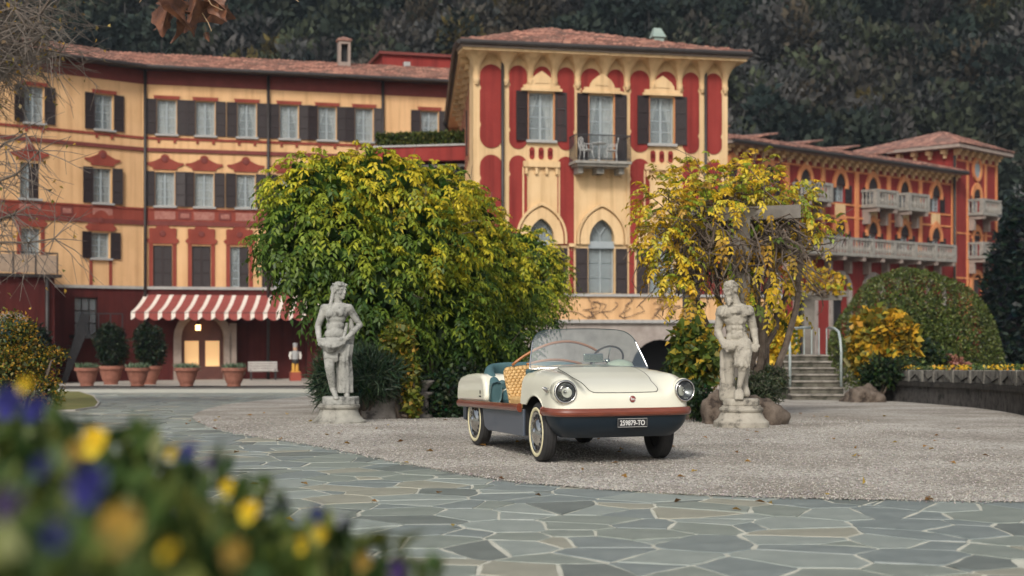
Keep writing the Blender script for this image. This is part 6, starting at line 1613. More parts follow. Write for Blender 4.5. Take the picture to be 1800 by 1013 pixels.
# ---- generic leafy masses
def bush(name, label, cat, rows, n, cols, w, L=.07, Wd=.04, m=None, group=None, stems=8, zmin=None, shell=.6, dz=.8, inner=.3, dark=None, base=None, bumpy=1.0):
    lp = lumps_px(rows, dz); c0 = np.mean([l[0] for l in lp],0); zb_ = gz(c0[1]) if base is None else base
    o = thing(name, label, cat, (c0[0],c0[1],zb_), 0, group); ov = np.array([c0[0],c0[1],zb_])
    P, Nn, _ = lump_points(lp, n, shell, bumpy); kz = P[:,2] > zb_+.01; P, Nn = P[kz], Nn[kz]; k = len(P)
    Q = leaf_arrays(P, Nn*.7+jit(k,.6), Nn+jit(k,.5)+np.array([0,0,.4]), L*(.7+.6*rng.random(k)), Wd*(.7+.6*rng.random(k)))
    leaves_obj('foliage', Q-ov, palette(k, cols, w), m or LM, o)
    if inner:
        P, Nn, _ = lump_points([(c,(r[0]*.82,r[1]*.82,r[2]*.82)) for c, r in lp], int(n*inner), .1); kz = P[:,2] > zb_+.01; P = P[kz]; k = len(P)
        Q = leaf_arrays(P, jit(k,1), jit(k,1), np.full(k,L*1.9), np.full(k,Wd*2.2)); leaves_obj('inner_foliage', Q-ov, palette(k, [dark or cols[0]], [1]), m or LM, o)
    t = MB(); rr = random.Random(n)
    for j in range(stems):
        c = lp[rr.randrange(len(lp))][0]; t.tube([p-o.location for p in wander((c0[0]+rr.uniform(-.1,.1),c0[1],zb_), Vector(c)+Vector((rr.uniform(-.1,.1),0,0)), 6, .15, rr)], [.03,.027,.024,.02,.016,.012,.008], 5)
    t.build('stem', BARK, o); return o
DG = [(.018,.035,.014),(.028,.052,.02),(.045,.075,.025),(.07,.10,.03)]
_t = bush('topiary_dome','large clipped green dome of topiary beside the far crimson wing','topiary',[(1608,640,143,160,45)], 42000, [(.06,.085,.018),(.085,.112,.024),(.12,.14,.034),(.17,.17,.055)], [3,3,2,.7], .075,.05, LMD, shell=.985, dz=.85, inner=.35, bumpy=.28, base=at(1608,662,45).z-.4)
bush('maple_bush','round yellow maple bush in front of the clipped dome','bush',[(1548,580,46,34,33),(1575,590,34,34,32.6),(1530,610,34,30,33),(1565,625,44,24,32.6),(1520,635,24,22,33)], 2600, [(.62,.36,.03),(.60,.42,.05),(.50,.26,.03),(.28,.24,.04),(.14,.17,.03)], [3,2,1.2,1.6,1.2], .17,.15, shell=.5, inner=.3, dark=(.16,.14,.03))
bush('yellow_shrub','orange yellow shrub between the faun statue and the handrail','bush',[(1372,600,28,34,35.5),(1366,640,28,32,35.5),(1384,572,18,16,35.5)], 700, YEL, [3,3,2,1,1,1.5], .15,.12, shell=.4)
bush('rose_bush','green rose bush between the maple and the stone wall','bush',[(1612,622,40,28,33.5),(1640,630,30,24,34),(1590,648,40,18,32)], 1500, DG+[(.13,.17,.05)], [1,2,2,2,1], .11,.07)
bush('dark_shrub','dark green shrub beside the steps below the yellow maple','bush',[(1555,655,40,26,31.5),(1535,665,24,20,31.5)], 900, DG, [2,2,1,.6], .09,.06)
bush('pink_sedum','dusty pink flowering shrub behind the stone wall','bush',[(1672,640,20,14,34),(1690,648,14,10,34)], 500, [(.38,.17,.13),(.46,.22,.16),(.30,.14,.09)], [2,1,1], .09,.07)
bush('rosemary_bush','low grey green bush between the faun and the steps','bush',[(1330,690,42,34,20.5),(1358,670,26,26,21.5)], 2600, [(.05,.07,.035),(.09,.11,.06),(.13,.13,.09)], [2,2,1], .07,.018)
bush('dark_shrub','dark green shrub between the car headlight and the faun','bush',[(1228,705,26,34,19.6),(1200,665,34,50,21.5),(1215,650,36,40,22)], 2600, DG, [2,2,1.5,.7], .07,.04)
bush('vine_bush','green and yellow creeper hanging beside the dark arch','climber',[(1215,600,34,34,20.4),(1235,635,30,40,20.2),(1205,630,24,30,20.4)], 900, [(.07,.11,.02),(.13,.17,.03),(.30,.26,.03),(.50,.33,.04)], [2,2,2,1], .11,.08, shell=.45)
bush('fern_bush','feathery dark green bush around the pedestal of the woman statue','bush',[(585,672,38,50,20.6),(650,660,58,42,20.6),(700,665,38,36,21),(630,640,40,30,20.8)], 7000, [(.028,.055,.028),(.05,.085,.045),(.09,.125,.07)], [2,2,1], .16,.014, shell=.25, inner=.25)
bush('creeper','golden green creeper trailing behind the woman statue','climber',[(700,600,30,34,20.9),(715,660,22,40,20.9),(725,705,14,30,20.8)], 900, [(.12,.15,.02),(.22,.21,.03),(.36,.22,.03)], [2,2,1.2], .08,.06, shell=.4)
bush('dark_shrub','dark green undergrowth behind the rear of the car','bush',[(775,705,45,48,21.4),(820,690,50,50,22.2)], 3200, DG, [3,2,1,.3], .08,.045)
bush('vine_spray','pale yellow vine spray over the pergola at the head of the steps','climber',[(1452,498,34,22,37),(1408,488,26,28,36.5),(1470,508,20,14,37)], 420, YEL+[(.45,.30,.10)], [3,3,2,1,1,1.5,2], .15,.10, shell=.3, inner=0, base=at(1440,520,37).z)
# hedge on the terrace
hb = HEDGE_BOX; F_ = HEDGE_F
hd = F_.thing('terrace_hedge','clipped box hedge along the crimson terrace parapet','hedge')
n_ = 5200; P = np.stack([rng.uniform(hb[0],hb[1],n_), rng.choice([hb[2],1.0,hb[3]],n_,p=[.6,.25,.15])+rng.normal(0,.06,n_), hb[4]+(hb[5]-hb[4])*rng.random(n_)**.6+rng.normal(0,.04,n_)], -1)
Q = leaf_arrays(P, jit(n_,1)+np.array([0,-.6,.3]), jit(n_,.6)+np.array([0,-.6,.6]), np.full(n_,.17), np.full(n_,.12)); leaves_obj('foliage', Q, palette(n_, [(.07,.10,.02),(.12,.15,.03),(.20,.19,.04),(.04,.06,.015)], [2,2,1,2]), LM, hd)
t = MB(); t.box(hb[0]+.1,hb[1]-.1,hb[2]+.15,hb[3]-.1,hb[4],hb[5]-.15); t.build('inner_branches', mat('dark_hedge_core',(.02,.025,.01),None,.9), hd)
# terracotta pots by the entrance
TERRA = mat('terracotta_pot', (.21,.078,.05), (.29,.12,.08), .85, 5, .3, 20)
def pot(px, Y, r, h, label, plant):
    g_ = gz(Y)+.06; o = thing('planter', label, 'planter', (gp(px,Y),Y,g_), 0, 'terracotta pots on the hotel pavement')
    t = MB(); t.lathe([(r*.52,0),(r*.54,h*.16),(r*.60,h*.18),(r*.61,h*.25),(r*.66,h*.27),(r*.86,h*.80),(r*.98,h*.82),(r*1.0,h*.88),(r*.98,h),(r*.88,h),(r*.86,h*.9),(.001,h*.9)], 28); t.build('pot', TERRA, o, smooth=True).modifiers.new('e','EDGE_SPLIT')
    if plant == 'small':
        n_ = 260; a = rng.random(n_)*6.28; q = np.sqrt(rng.random(n_))*r*.85; P = np.stack([q*np.cos(a),q*np.sin(a),np.full(n_,h*.92)+.05*rng.random(n_)],-1)
        Q = leaf_arrays(P, jit(n_,.5)+np.array([0,0,.8]), jit(n_,1), .16+.12*rng.random(n_), np.full(n_,.05)); leaves_obj('foliage', Q, palette(n_, [(.10,.16,.09),(.16,.23,.14),(.26,.32,.22)], [2,2,1]), LM, o)
    return o
pots = [(153,56,'terracotta pot of low greenery nearest the iron stair'),(242,56,'terracotta pot of low greenery in front of the potted bush'),(328,55.6,'terracotta pot of low greenery before the lit entrance door'),(411,55,'terracotta pot of low greenery just before the grey bench')]
for px, Y, lb in pots: pot(px, Y, .49, .72, lb, 'small')
for px, Y, lb in ((195,60.5,'terracotta pot with dark round bush below the iron landing'),(262,60.5,'terracotta pot with dark round bush left of the lit entrance')):
    o = pot(px, Y, .56, .8, lb, None)
    lp = [((0,0,1.75),(.66,.6,.80)),((.1,0,1.3),(.6,.5,.5)),((-.15,0,2.1),(.42,.4,.45))]; P, Nn, _ = lump_points(lp, 3200, .5); k = len(P)
    Q = leaf_arrays(P, Nn+jit(k,.6), Nn+jit(k,.6), np.full(k,.14), np.full(k,.07)); leaves_obj('foliage', Q, palette(k, [(.012,.022,.012),(.022,.038,.018),(.04,.06,.03)], [2,2,1]), LM, o)
    t = MB(); t.tube([(0,0,.7),(0,0,1.4)],.05,6); t.build('stem', BARK, o)
# ---- garden steps with handrails
stp = thing('garden_steps', 'mossy stone garden steps with two tubular handrails', 'steps', (gp(1443,33),33,gz(33)))
M['step'] = stone_mat('mossy_step_stone', (.22,.20,.17), (.34,.315,.275), (.10,.095,.08))
M['riser'] = stone_mat('dark_mossy_riser', (.10,.092,.074), (.17,.16,.13), (.04,.042,.03))
sw0, sw1 = gp(1393,33)-stp.location.x, gp(1489,33)-stp.location.x
for j in range(7):
    z0 = j*.148; y0 = j*.30
    t = MB(); t.box(sw0+.02*j,sw1-.005*j,y0+.04,3.2,z0-.1,z0+.105); t.build('riser', M['riser'], stp)
    t = MB(); t.box(sw0+.02*j-.03,sw1-.005*j+.03,y0,y0+.38 if j < 6 else 3.2,z0+.106,z0+.148); t.build('tread', M['step'], stp, bevel=.012)
M['pipe'] = mat('grey_green_tube', (.30,.36,.35), (.40,.45,.44), .45, 6)
for xs_ in (sw0+.04, sw1-.02):
    t = MB(); t.tube([(xs_,.5,.30),(xs_,.5,1.15),(xs_-.0,.58,1.42),(xs_+.06,.8,1.60),(xs_+.2,1.25,1.68),(xs_+.62,2.0,1.70),(xs_+.85,2.3,1.70)] if xs_ < 0 else [(xs_,.5,.30),(xs_,.5,1.15),(xs_,.6,1.42),(xs_+.02,.85,1.60),(xs_+.05,1.4,1.68),(xs_+.1,2.3,1.70)], .032, 8); t.build('handrail', M['pipe'], stp, smooth=True)
gtb = MB()
for q in np.linspace(.15,.98,5): gtb.tube([(sw0+q*.9+.42,2.3,1.0),(sw0+q*.9+.42,2.3,1.69)], .018, 5)
gtb.build('rail_bars', M['pipe'], stp)
# ---- stone retaining wall with carved cap blocks
wl0, wl1 = Vector((gp(1566,32),32)), Vector((gp(1830,20.4),20.4))
rwall = thing('retaining_wall', 'grey stone retaining wall with carved cap blocks at the edge of the gravel', 'wall', (wl0.x,wl0.y,0))
M['wallgrey'] = stone_mat('weathered_wall_render', (.075,.069,.064), (.125,.115,.107), (.03,.028,.026)); M['capgrey'] = stone_mat('carved_cap_stone', (.17,.16,.14), (.27,.26,.225), (.07,.066,.056)); M['wallblack'] = stone_mat('blackened_ledge', (.035,.032,.028), (.075,.068,.06), (.015,.014,.012))
def wpt(t_, off=0.0):
    p = wl0.lerp(wl1, t_); d = (wl1-wl0).normalized(); nrm = Vector((d.y,-d.x)); 
    if nrm.x > 0: nrm = -nrm
    bow = math.sin(math.pi*t_)*.55; q = p-wl0+nrm*(off-bow); return q
def wtop(t_): return .36+(.68-.36)*t_
def strip(t0, t1, z0f, z1f, off, th, nseg=1):
    mb = MB()
    for i in range(nseg+1):
        t_ = t0+(t1-t0)*i/nseg; a = wpt(t_, off); b_ = wpt(t_, off-th); mb.v += [(a.x,a.y,z0f(t_)),(a.x,a.y,z1f(t_)),(b_.x,b_.y,z1f(t_)),(b_.x,b_.y,z0f(t_))]
    for i in range(nseg):
        for j in range(4): mb.f.append((4*i+j, 4*i+4+j, 4*i+4+(j+1)%4, 4*i+(j+1)%4))
    mb.f += [(3,2,1,0),(4*nseg,4*nseg+1,4*nseg+2,4*nseg+3)]; mb.m = [0]*len(mb.f); return mb
hw_ = lambda t_: .235+.015*t_
strip(0,1,lambda t_: gz(wl0.lerp(wl1,t_).y)-.1, lambda t_: wtop(t_)-hw_(t_)-.10, 0, .4, 16).build('face', M['wallgrey'], rwall)
strip(-.01,1,lambda t_: wtop(t_)-hw_(t_)-.10, lambda t_: wtop(t_)-hw_(t_)+.0, .06, .5, 16).build('ledge', M['wallblack'], rwall)
tb = [0]+[ (1-(1-i/16)**1.0) for i in range(1,17)]
pxb = [1566,1596,1620,1640,1674,1704,1728,1757,1785,1812,1832]
def t_of(px):
    lo, hi = 0, 1
    for _ in range(30):
        m_ = (lo+hi)/2; q = wpt(m_)+wl0; 
        if 900+FPX*q.x/q.y < px: lo = m_
        else: hi = m_
    return lo
ts = [t_of(p) for p in pxb]
for i in range(len(ts)-1):
    a, b_ = ts[i]+.003, ts[i+1]-.003; m_ = (a+b_)/2
    o = strip(a,b_,lambda t_: wtop(t_)-hw_(t_)+.002, lambda t_: wtop(t_), -.02, .3, 3).build('cap_block', M['capgrey'], rwall, bevel=.008)
    mb = MB(); z0 = wtop(m_)-hw_(m_)+.02; L0 = wpt(a,-.012); L1 = wpt(b_,-.012)
    if i % 2: pts = [(L0.lerp(L1,.15),z0+.02),(L0.lerp(L1,.5),z0+.13),(L0.lerp(L1,.85),z0+.02)]
    else: pts = [(L0.lerp(L1,.12),z0+.12),(L0.lerp(L1,.5),z0+.02),(L0.lerp(L1,.88),z0+.10)]
    mb.tube([(p.x,p.y,z) for p, z in pts], .016, 5); mb.build('carving', M['wallblack'], o)
# end pier of the wall
t = MB(); t.box(-.28,.02,-.1,.4,gz(32)-.1,.04); t.build('pier', M['wallblack'], rwall)
# soil and yellow pansies on the wall
n_ = 900; tt = rng.random(n_); off_ = -.08-.30*rng.random(n_); P = np.array([[*(wpt(a,b_)+wl0), wtop(a)+.0] for a, b_ in zip(tt,off_)]); P[:,2] += .02+.06*rng.random(n_)
Q = leaf_arrays(P, jit(n_,.7)+np.array([0,-.3,.5]), jit(n_,.5)+np.array([0,-.8,.4]), np.full(n_,.055), np.full(n_,.06))
clmp = np.sin(tt*40)+np.sin(tt*23+1); isf = clmp+rng.normal(0,.8,n_) > .1
cw = np.where(isf[:,None], palette(n_,[(.75,.46,.03),(.80,.55,.05),(.62,.30,.03),(.03,.025,.08)],[4,3,1.5,.7]), palette(n_,[(.06,.10,.03),(.10,.14,.05)],[1,1]))
tag(leaves_obj('pansies', Q, cw, LM), 'row of yellow and orange pansies planted along the stone wall', kind='stuff')
t = strip(0,1,lambda t_: wtop(t_)-.3, lambda t_: wtop(t_)-.012, -.33, 3.0, 12); o = t.build('soil_bed', mat('dark_soil',(.05,.04,.03),(.08,.065,.05),.95,8), rwall)
# ---- dark conifers right of the tower
CONI = [(.008,.018,.014),(.014,.028,.02),(.022,.04,.026)]
for (px,py,rx,ry,Y,lb) in ((1772,560,26,150,70,'dark evergreen tree just beside the tower foot'),(1805,500,40,160,66,'dark evergreen tree at the edge of the view behind the wall'),(1840,560,60,140,60,'broad dark evergreen tree partly cut off at the edge of the view')):
    bush('evergreen_tree', lb, 'tree', [(px,py,rx,ry,Y),(px-4,py+ry*.5,rx*1.25,ry*.5,Y)], 3500, CONI, [2,2,1], .34,.16, group='dark evergreens behind the wall')
bush('cypress_hedge','dark hedge running behind the stone wall below the tower','hedge',[(1770,640,40,30,50),(1820,635,50,36,48),(1720,652,30,16,50)], 3000, CONI, [2,2,1], .2,.1, base=-.9)

fx_, fy_, fz_ = FALLEN; kf = len(fx_); P = np.stack([fx_,fy_,fz_],-1)
Q = leaf_arrays(P, jit(kf,1)*np.array([1,1,.15]), jit(kf,.25)+np.array([0,0,1]), .05+.05*rng.random(kf), .035+.03*rng.random(kf)); tag(leaves_obj('fallen_leaves', Q, palette(kf,[(.40,.22,.05),(.26,.13,.04),(.50,.34,.06)],[2,2,1]), LM), 'scattered dry leaves lying on the gravel and paving', kind='stuff')
# ------------------------------------------------------------------ wooded mountainside
def hz_(x, y):
    h = np.maximum(0, y-116)*.80; return -1.3+h+2.2*np.sin(x*.07+1)*np.clip(h/20,0,1)+1.6*np.sin(y*.11+x*.05)*np.clip(h/20,0,1)
gx = np.linspace(-260,260,90); gy = np.concatenate([np.linspace(112,240,70), np.linspace(250,520,14)])
X, Yg = np.meshgrid(gx, gy); Z = hz_(X, Yg)+np.where(Yg > 118, rng.normal(0,.5,X.shape), 0)
V = np.stack([X,Yg,Z],-1).reshape(-1,3); w_ = len(gx)
Fq = np.array([(j*w_+i, j*w_+i+1, (j+1)*w_+i+1, (j+1)*w_+i) for j in range(len(gy)-1) for i in range(w_-1)])
me = np_mesh('mountainside', V, Fq); me.materials.append(mat('leaf_litter_slope', (.03,.027,.023), (.06,.054,.047), .95, .12, .6, .8)); me.polygons.foreach_set('use_smooth',[True]*len(me.polygons))
tag(new_obj('mountainside', me), 'steep wooded mountainside rising behind the hotel', kind='structure')
def forest():
    Qs, Cs = [], []
    rr = np.random.default_rng(12); pts = []
    y = 117.0
    while y < 205:
        n = int((2*(.39*y+8))/3.3)
        for i in range(n): pts.append((-(.39*y+8)+i*3.3+rr.uniform(-1.2,1.2), y+rr.uniform(-1.2,1.2)))
        y += 2.9
    for (x, y) in pts:
        px = 900+FPX*x/y; z = float(hz_(x, y))
        # evergreen on the dark flanks, bare grey-brown woods in the middle and right
        ev = .62 if px < 640 else (.34 if px < 1500 else .50)
        ev += .5*math.sin(x*.16+2+.5*math.sin(y*.1))*math.sin(y*.19+x*.05)
        u = .5+.32*(rr.random()-.5)*2; H = rr.uniform(4.5,9.5); Rr = rr.uniform(1.8,3.9)
        if u < ev:      # evergreen / still in leaf
            n = 240; d = unit(rr.normal(size=(n,3))); q = .55+.45*rr.random(n)**.5
            P = np.array([x,y,z+H*.55])+d*q[:,None]*np.array([Rr,Rr,H*.5]); base = np.array([[.014,.025,.022],[.020,.032,.025],[.028,.038,.027],[.011,.020,.019],[.040,.046,.028]][rr.integers(5)])
            D = d+rr.normal(0,.5,(n,3)); L = rr.uniform(.6,1.1,n); Wd = L*.8; base = base*rr.uniform(.7,1.5)
        else:           # leafless: sprays of grey twigs rising from the trunk
            n = 300; d = unit(rr.normal(size=(n,3))*np.array([1,1,.8])+np.array([0,0,.35])); q = .2+.8*rr.random(n)**.6
            P = np.array([x,y,z+H*.45])+d*q[:,None]*np.array([Rr,Rr,H*.52]); base = np.array([[.090,.086,.086],[.115,.104,.100],[.070,.062,.060],[.095,.080,.066],[.085,.082,.055],[.060,.064,.062],[.10,.075,.05],[.07,.08,.045]][rr.integers(8)])
            D = d+np.array([0,0,.35])+rr.normal(0,.5,(n,3)); L = rr.uniform(.6,1.2,n); Wd = np.where(rr.random(n) < .6, .60, .22); base = base*rr.uniform(.5,1.45)
            if rr.random() < .05: base = np.array([.14,.10,.025])
        Qs.append(leaf_arrays(P, D, rr.normal(size=(n,3)), L, Wd)); Cs.append(np.clip(base*np.array([.74,.79,.77])*(1+rr.normal(0,.10,(n,1))),.006,.5))
        # trunk
        T = np.array([[x-.09,y,z-.5],[x+.09,y,z-.5],[x+.06,y,z+H*.7],[x-.06,y,z+H*.7]]); Qs.append(T[None]); Cs.append(np.array([[.06,.056,.052]]))
    Q, Cc = np.concatenate(Qs), np.concatenate(Cs)
    tag(leaves_obj('forest', Q, Cc, leaf_mat('forest_leaf', .8, .15)), 'mixed evergreen and leafless forest covering the mountainside', kind='stuff')
forest()
# pale rock faces among the trees
M['cliff'] = stone_mat('grey_cliff', (.085,.085,.085), (.14,.138,.135), (.04,.04,.04))
for px, py, Y, r, lb in ((1725,215,146,(2.4,2,3.6),'grey cliff face above the tower roof'),(1785,360,130,(2.6,2,4.5),'grey rock outcrop beside the tower'),(1345,225,140,(1.6,1.5,2.2),'grey rock patch above the far wing roof')):
    c = at(px,py,Y); c.z = float(hz_(c.x,Y))+r[2]*.3; rock(c, r, int(px), lb, M['cliff'], 'rock outcrops on the mountain')

# ------------------------------------------------------------------ tree with hanging twigs, upper left
def bare_tree():
    r_ = random.Random(17); base = Vector((-12.5, 27.0, gz(27)))
    o = thing('plane_tree','nearly bare tree with thin grey twigs and a few yellow leaves at the upper left','tree', base)
    t = MB(); tips = []
    t.tube([Vector((0,0,0)),Vector((.1,0,2.5)),Vector((.3,-.1,5)),Vector((.5,0,8))], [.32,.26,.22,.16], 10); t.build('trunk', BARK, o, smooth=True)
    t = MB()
    for j in range(30):
        z0 = r_.uniform(3.4,8); a = at(r_.uniform(-80,120), r_.uniform(-90,110), 24.5+r_.uniform(-2,3))-base
        P = wander(Vector((.3,0,z0)), a, 9, .9, r_); t.tube(P, [.075-.007*i for i in range(10)], 6)
        tips += [(P[i], (P[min(9,i+1)]-P[i-1]).normalized()) for i in range(3,10)]
    for (px, py) in ((95,420),(20,380),(45,235),(70,265)):
        a = at(px,py,23.5)-base; P = wander(Vector((.2,0,3.6)), a, 9, .6, r_); t.tube(P, [.05-.004*i for i in range(10)], 5); tips += [(P[i], (P[min(9,i+1)]-P[i-1]).normalized()) for i in range(5,10)]
    t.build('limb', BARK, o, smooth=True)
    t = MB(); ends = []
    for p, d in tips:
        for k in range(8):
            dd = (d*.5+Vector((r_.gauss(0,1),r_.gauss(0,.6),r_.gauss(-.15,.75)))).normalized(); L = r_.uniform(.3,.95)
            q1 = p+dd*L*.5+Vector((0,0,-.03)); q2 = p+dd*L+Vector((r_.uniform(-.1,.1),0,-.16*L)); t.tube([p,q1,q2], [.010,.008,.004], 3, cap=False)
            for m_ in range(2):
                e = q1.lerp(q2,r_.random()); d3 = (dd+Vector((r_.gauss(0,.8),r_.gauss(0,.5),r_.gauss(-.4,.6)))).normalized(); q3 = e+d3*r_.uniform(.25,.6); t.tube([e,q3], [.006,.003], 3, cap=False); ends.append(q3)
    t.build('twig', TW, o)
    k = 900; idx = rng.integers(0,len(ends),k); P = np.array([tuple(ends[i]) for i in idx])+rng.normal(0,.05,(k,3))
    Q = leaf_arrays(P, jit(k,.6)+np.array([0,0,-.8]), jit(k,1), .05+.06*rng.random(k), .04+.05*rng.random(k)); leaves_obj('leaf', Q, palette(k, [(.42,.25,.04),(.30,.22,.05),(.20,.13,.06),(.48,.30,.05),(.16,.16,.04)], [2,2,2,1,1.5]), LM, o)
bare_tree()
# ------------------------------------------------------------------ twig of dry brown leaves hanging into the top of the frame
DRY = mat('dry_brown_leaf', (.055,.020,.010), (.17,.065,.028), .55, 9, .5, 25)
def dry_leaf(parent, p, L, yaw, tilt, curl, seed):
    r_ = random.Random(seed); out = []
    lob = [(0,.0),(.10,.06),(.36,.02),(.30,.16),(.52,.30),(.36,.36),(.40,.62),(.22,.58),(.12,.80),(0,1.0)]
    n = 9; mb = MB(); full = lob+[(-a,b_) for a,b_ in lob[::-1][1:-1]]
    rings = 6; k = len(full)
    for i in range(rings+1):
        f_ = i/rings
        for (a, b_) in full:
            x, z = a*f_*(1+r_.uniform(-.05,.05)), .35+(b_-.35)*f_
            y = curl*(abs(x)**1.2*2.6-(z-.3)**2*1.5)+.09*math.sin(11*x+seed)*math.cos(8*z+seed); x *= .72-.12*math.sin(5*z+seed)
            mb.v.append((x*L, y*L, -z*L))
    mb.f = [(i*k+j, (i+1)*k+j, (i+1)*k+(j+1)%k, i*k+(j+1)%k) for i in range(rings) for j in range(k)]; mb.m = [0]*len(mb.f)
    mb.tube([(0,0,0),(.01,.02,.3*L),(0,0,.5*L)], .004, 5)
    o = mb.build('leaf', DRY, parent, smooth=True, loc=p); o.rotation_euler = (tilt, r_.uniform(-.4,.4), yaw); o.modifiers.new('s','SUBSURF').render_levels = 1
    o.modifiers['s'].levels = 1
    return o
BY = 11.2; bo_ = at(335,-160,BY)
br = thing('dry_branch','twig of curled dry brown leaves hanging into the top of the view','branch', bo_)
for i, (px,py,L,yaw,tilt,curl) in enumerate(((295,22,.27,.4,.2,.9),(318,5,.20,1.6,-.2,1.0),(286,8,.24,-.5,.1,.8),(345,8,.30,.1,.25,1.0),(365,5,.30,-.6,-.1,.9),(330,20,.20,2.4,.3,1.2),(384,18,.14,.9,.2,.9),(340,50,.12,.3,.5,1.1),(275,40,.13,-1.0,.2,.9),(402,2,.16,1.2,.4,1.2),(398,30,.10,.5,.2,1.0),(362,68,.09,.2,.2,1.0),(310,50,.16,-.3,.6,1.3),(300,-30,.25,.8,.2,.9),(350,-30,.25,-.8,.2,.9))):
    dry_leaf(br, at(px,py-12,BY+.12*((i*7)%5-2))-bo_, L*1.0, yaw, tilt, curl, i+1)
t = MB(); r_ = random.Random(4)
t.tube([Vector((-1.5,1.5,2.0)),Vector((-.6,.5,.9)),Vector((0,0,0)),at(325,-70,BY)-bo_], [.03,.022,.016,.010], 6)
for px, py in ((245,5),(300,15),(345,0),(410,-5),(280,20),(395,20),(372,55),(525,3)): t.tube(wander(at(325,-70,BY)-bo_, at(px,py,BY)-bo_, 6, .08, r_), [.007,.006,.006,.005,.005,.004,.003], 5)
t.build('twig', mat('pale_tan_twig',(.30,.20,.11),(.42,.30,.18),.8,12), br)
# ------------------------------------------------------------------ left shrub and lawn island
bush('hedge_shrub','orange and green autumn shrub at the left edge behind the flowers','bush',[(25,600,45,55,18),(60,640,45,40,18),(10,660,60,50,17.6),(85,690,30,30,17.6),(100,625,20,16,18)], 4200, [(.34,.17,.02),(.42,.25,.03),(.20,.16,.02),(.09,.11,.02),(.13,.16,.03)], [2,2,2,2,2], .045,.028, shell=.3, inner=.15, dark=(.05,.06,.02))
bush('dark_shrub','dark leafy shrub below the teal arched door','bush',[(58,605,30,34,50),(40,640,40,34,50)], 1500, [(.01,.02,.012),(.02,.032,.016)], [1,1], .2,.1)
lawn_poly = [tuple(on_ground(*p)[:2]) for p in ((95,690),(140,690),(165,698),(174,710),(168,718),(130,724),(60,726),(-80,730),(-80,690))]
M['lawn'] = mat('autumn_lawn', (.10,.12,.025), (.20,.17,.05), .95, 3, .6, 40)
tag(sheet('lawn', lawn_poly, .03, M['lawn']), 'small island of worn grass at the left', kind='structure')
kb = MB(); kb.tube([(x,y,gz(y)+.01) for x, y in lawn_poly], .035, 6, closed=True); tag(kb.build('kerb', M['pave_light']), 'pale stone kerb round the grass island', kind='structure')
# ------------------------------------------------------------------ raised bed of pansies close to the camera
BED = thing('flower_bed','weathered stone planter trough holding the blurred pansies beside the camera','planter',(-1.05,1.6,0))
t = MB(); t.box(-1.1,1.0,-.62,.75,0,.52); t.build('trough', M['pedstone'], BED, bevel=.02)
t = MB(); t.box(-1.16,1.06,-.68,.81,.52,.60); t.build('rim', M['pedstone'], BED, bevel=.015)
t = MB(); t.box(-1.05,.95,-.57,.70,.601,.62); t.build('soil', mat('planter_soil',(.035,.028,.02),(.06,.05,.035),.95,10), BED)
PAN = {'yellow': [(.88,.58,.02),(.92,.70,.05)], 'blue': [(.016,.018,.13),(.03,.03,.20)], 'violet': [(.05,.03,.12),(.08,.04,.16)], 'orange': [(.42,.26,.04),(.30,.20,.05)]}
petm = leaf_mat('pansy_petal', .6, .3)
def pansy_plant(x, y, ztop_, flowers, label, seed):
    rr = np.random.default_rng(seed); o = thing('pansy_plant', label, 'plant', (x,y,.62), 0, 'pansies in the trough')
    H = ztop_-.62; n = 270
    P = np.stack([rr.normal(0,.085,n), rr.normal(0,.085,n), H*rr.random(n)**.75], -1); P[:,:2] *= (1.15-.55*P[:,2:3]/max(H,.1))
    Q = leaf_arrays(P, rr.normal(0,.8,(n,3))+np.array([0,0,.5]), rr.normal(0,.6,(n,3))+np.array([0,0,1]), rr.uniform(.035,.075,n), rr.uniform(.018,.036,n))
    leaves_obj('foliage', Q, np.clip(np.array([(.045,.085,.025),(.075,.125,.03),(.12,.165,.035),(.19,.21,.05)])[rr.integers(0,4,n)]*(1+rr.normal(0,.15,(n,1))),.01,.5), LM, o)
    t = MB(); 
    for k in range(14):
        a = rr.uniform(0,6.28); q = rr.uniform(.02,.13); t.tube([(0,0,0),(q*.5*math.cos(a),q*.5*math.sin(a),H*.5),(q*math.cos(a),q*math.sin(a),H*rr.uniform(.7,1.0))], [.005,.004,.003], 4)
    t.build('stem', mat('green_stem',(.06,.10,.03),None,.7) if 'green_stem' not in bpy.data.materials else bpy.data.materials['green_stem'], o)
    for (fx, fy, fz, col, s) in flowers:
        Q, cc = [], []
        tilt = rr.uniform(-.3,.3)
        for k, (ang, sc) in enumerate(((90,1.0),(50,.95),(130,.95),(190,.9),(-10,.9),(-90,1.15))):
            a = R(ang)+tilt; nv = 7; ctr = np.array([math.cos(a)*.55*s*sc, -.004*k, math.sin(a)*.55*s*sc])
            ring = [ctr+np.array([math.cos(b_)*.52*s*sc, .006*math.sin(3*b_), math.sin(b_)*.52*s*sc]) for b_ in np.linspace(0,6.283,9)[:-1]]
            Q.append(ring); cc.append(np.array(PAN[col][k % 2])*rr.uniform(.85,1.15))
        V = np.array(Q).reshape(-1,3)+np.array([fx-x, fy-y, fz-.62]); Fm = np.arange(len(V)).reshape(-1,8)
        me = np_mesh('flower', V, Fm); set_colors(me, cc, 8); me.materials.append(petm); fo = new_obj('flower', me, o)
        t = MB(); t.tube([(fx-x,fy-y+.004,fz-.62),(fx-x+.01,fy-y+.02,fz-.62-.05),(0,0,H*.5)], .003, 4); t.build('flower_stalk', bpy.data.materials['green_stem'], fo)
def silh(px): return np.interp(px, [-200,0,60,150,300,400,480,560,640,700,760], [670,690,705,745,800,855,900,945,985,1020,1070])
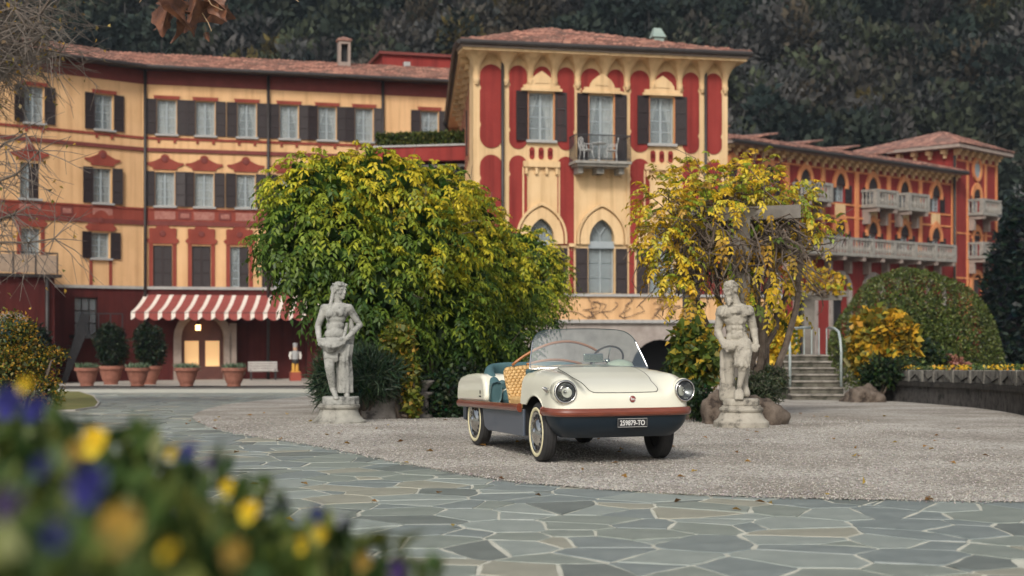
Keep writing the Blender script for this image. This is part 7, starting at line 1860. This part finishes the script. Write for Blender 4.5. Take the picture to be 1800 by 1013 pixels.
# flowers: pixel position, radius and colour seen in the photograph; depth follows how far below the rim they sit
fl = [(20,705,34,'blue'),(66,716,26,'blue'),(48,676,13,'yellow'),(168,776,30,'yellow'),(140,790,22,'orange'),(160,850,44,'blue'),(335,790,17,'blue'),(305,795,11,'yellow'),(372,812,13,'violet'),(402,855,15,'yellow'),(440,897,22,'yellow'),(560,901,15,'blue'),(565,936,14,'yellow'),(532,955,15,'yellow'),(500,885,9,'violet'),(215,925,50,'orange'),(415,968,26,'orange'),(605,915,8,'violet'),(640,985,18,'orange'),(700,1000,22,'violet'),(80,815,20,'blue'),(20,880,30,'violet'),(300,965,14,'yellow'),(110,930,26,'blue')]
YR = (2.1,1.78,1.46,1.2); DROP = (0,60,130,215)
plants = []
for row in range(4):
    Yp = YR[row]; step = 66+row*8
    for px in np.arange(-150, 720, step):
        px_ = px+rng.uniform(-18,18); top = silh(px_)+rng.uniform(-12,22)+DROP[row]; zt_ = CAMH+(HOR-top)/FPX*Yp-(.045 if row else .02)
        x = gp(px_,Yp)
        if zt_ < .67 or not (-2.0 < x < -.10): continue
        plants.append([x, Yp+rng.uniform(-.06,.06), zt_, [], px_])
where = lambda px: 'far left' if px < 60 else ('left part' if px < 200 else ('middle' if px < 420 else 'right end'))
for fpx, fpy, fr, fc_ in fl:
    d = fpy-silh(fpx); Yf = 1.86 if d < 35 else (1.55 if d < 100 else (1.26 if d < 180 else 1.02)); c = at(fpx, fpy, Yf)
    best = min(plants, key=lambda p: (p[0]-c.x)**2*3+(p[1]-(Yf+.15))**2); best[3].append((c.x, c.y, c.z, fc_, .82*fr*Yf/FPX))
ORD = ['first','second','third','fourth','fifth','sixth','seventh','eighth','ninth','tenth','eleventh','twelfth','thirteenth','fourteenth']
rowof = lambda y: 'front' if y < 1.33 else ('second' if y < 1.62 else ('third' if y < 1.94 else 'back'))
count = {}
for i, (x, y, z, mine, px_) in enumerate(sorted(plants, key=lambda p: p[4])):
    cols_ = sorted({m_[3] for m_ in mine}); rn = rowof(y); k = count.get(rn, 0); count[rn] = k+1
    what = ('%s flowered pansy plant' % ' and '.join(cols_)) if mine else 'leafy flowerless pansy plant'
    pansy_plant(x, y, z, mine, '%s, %s from left in %s row of bed' % (what, ORD[k], rn), 100+i)
# ------------------------------------------------------------------ damp autumn air
hz = MB(); hz.box(-420,420,-20,540,-6,330)
hm = bpy.data.materials.new('thin_haze'); hm.use_nodes = True; hn = hm.node_tree.nodes; hn.clear()
pv = hn.new('ShaderNodeVolumePrincipled'); pv.inputs['Color'].default_value = (.72,.86,.98,1); pv.inputs['Density'].default_value = .0003; pv.inputs['Anisotropy'].default_value = .2
ho = hn.new('ShaderNodeOutputMaterial'); hm.node_tree.links.new(pv.outputs[0], ho.inputs['Volume'])
tag(hz.build('haze', hm), 'thin pale bluish haze in the air before the mountain', kind='stuff')
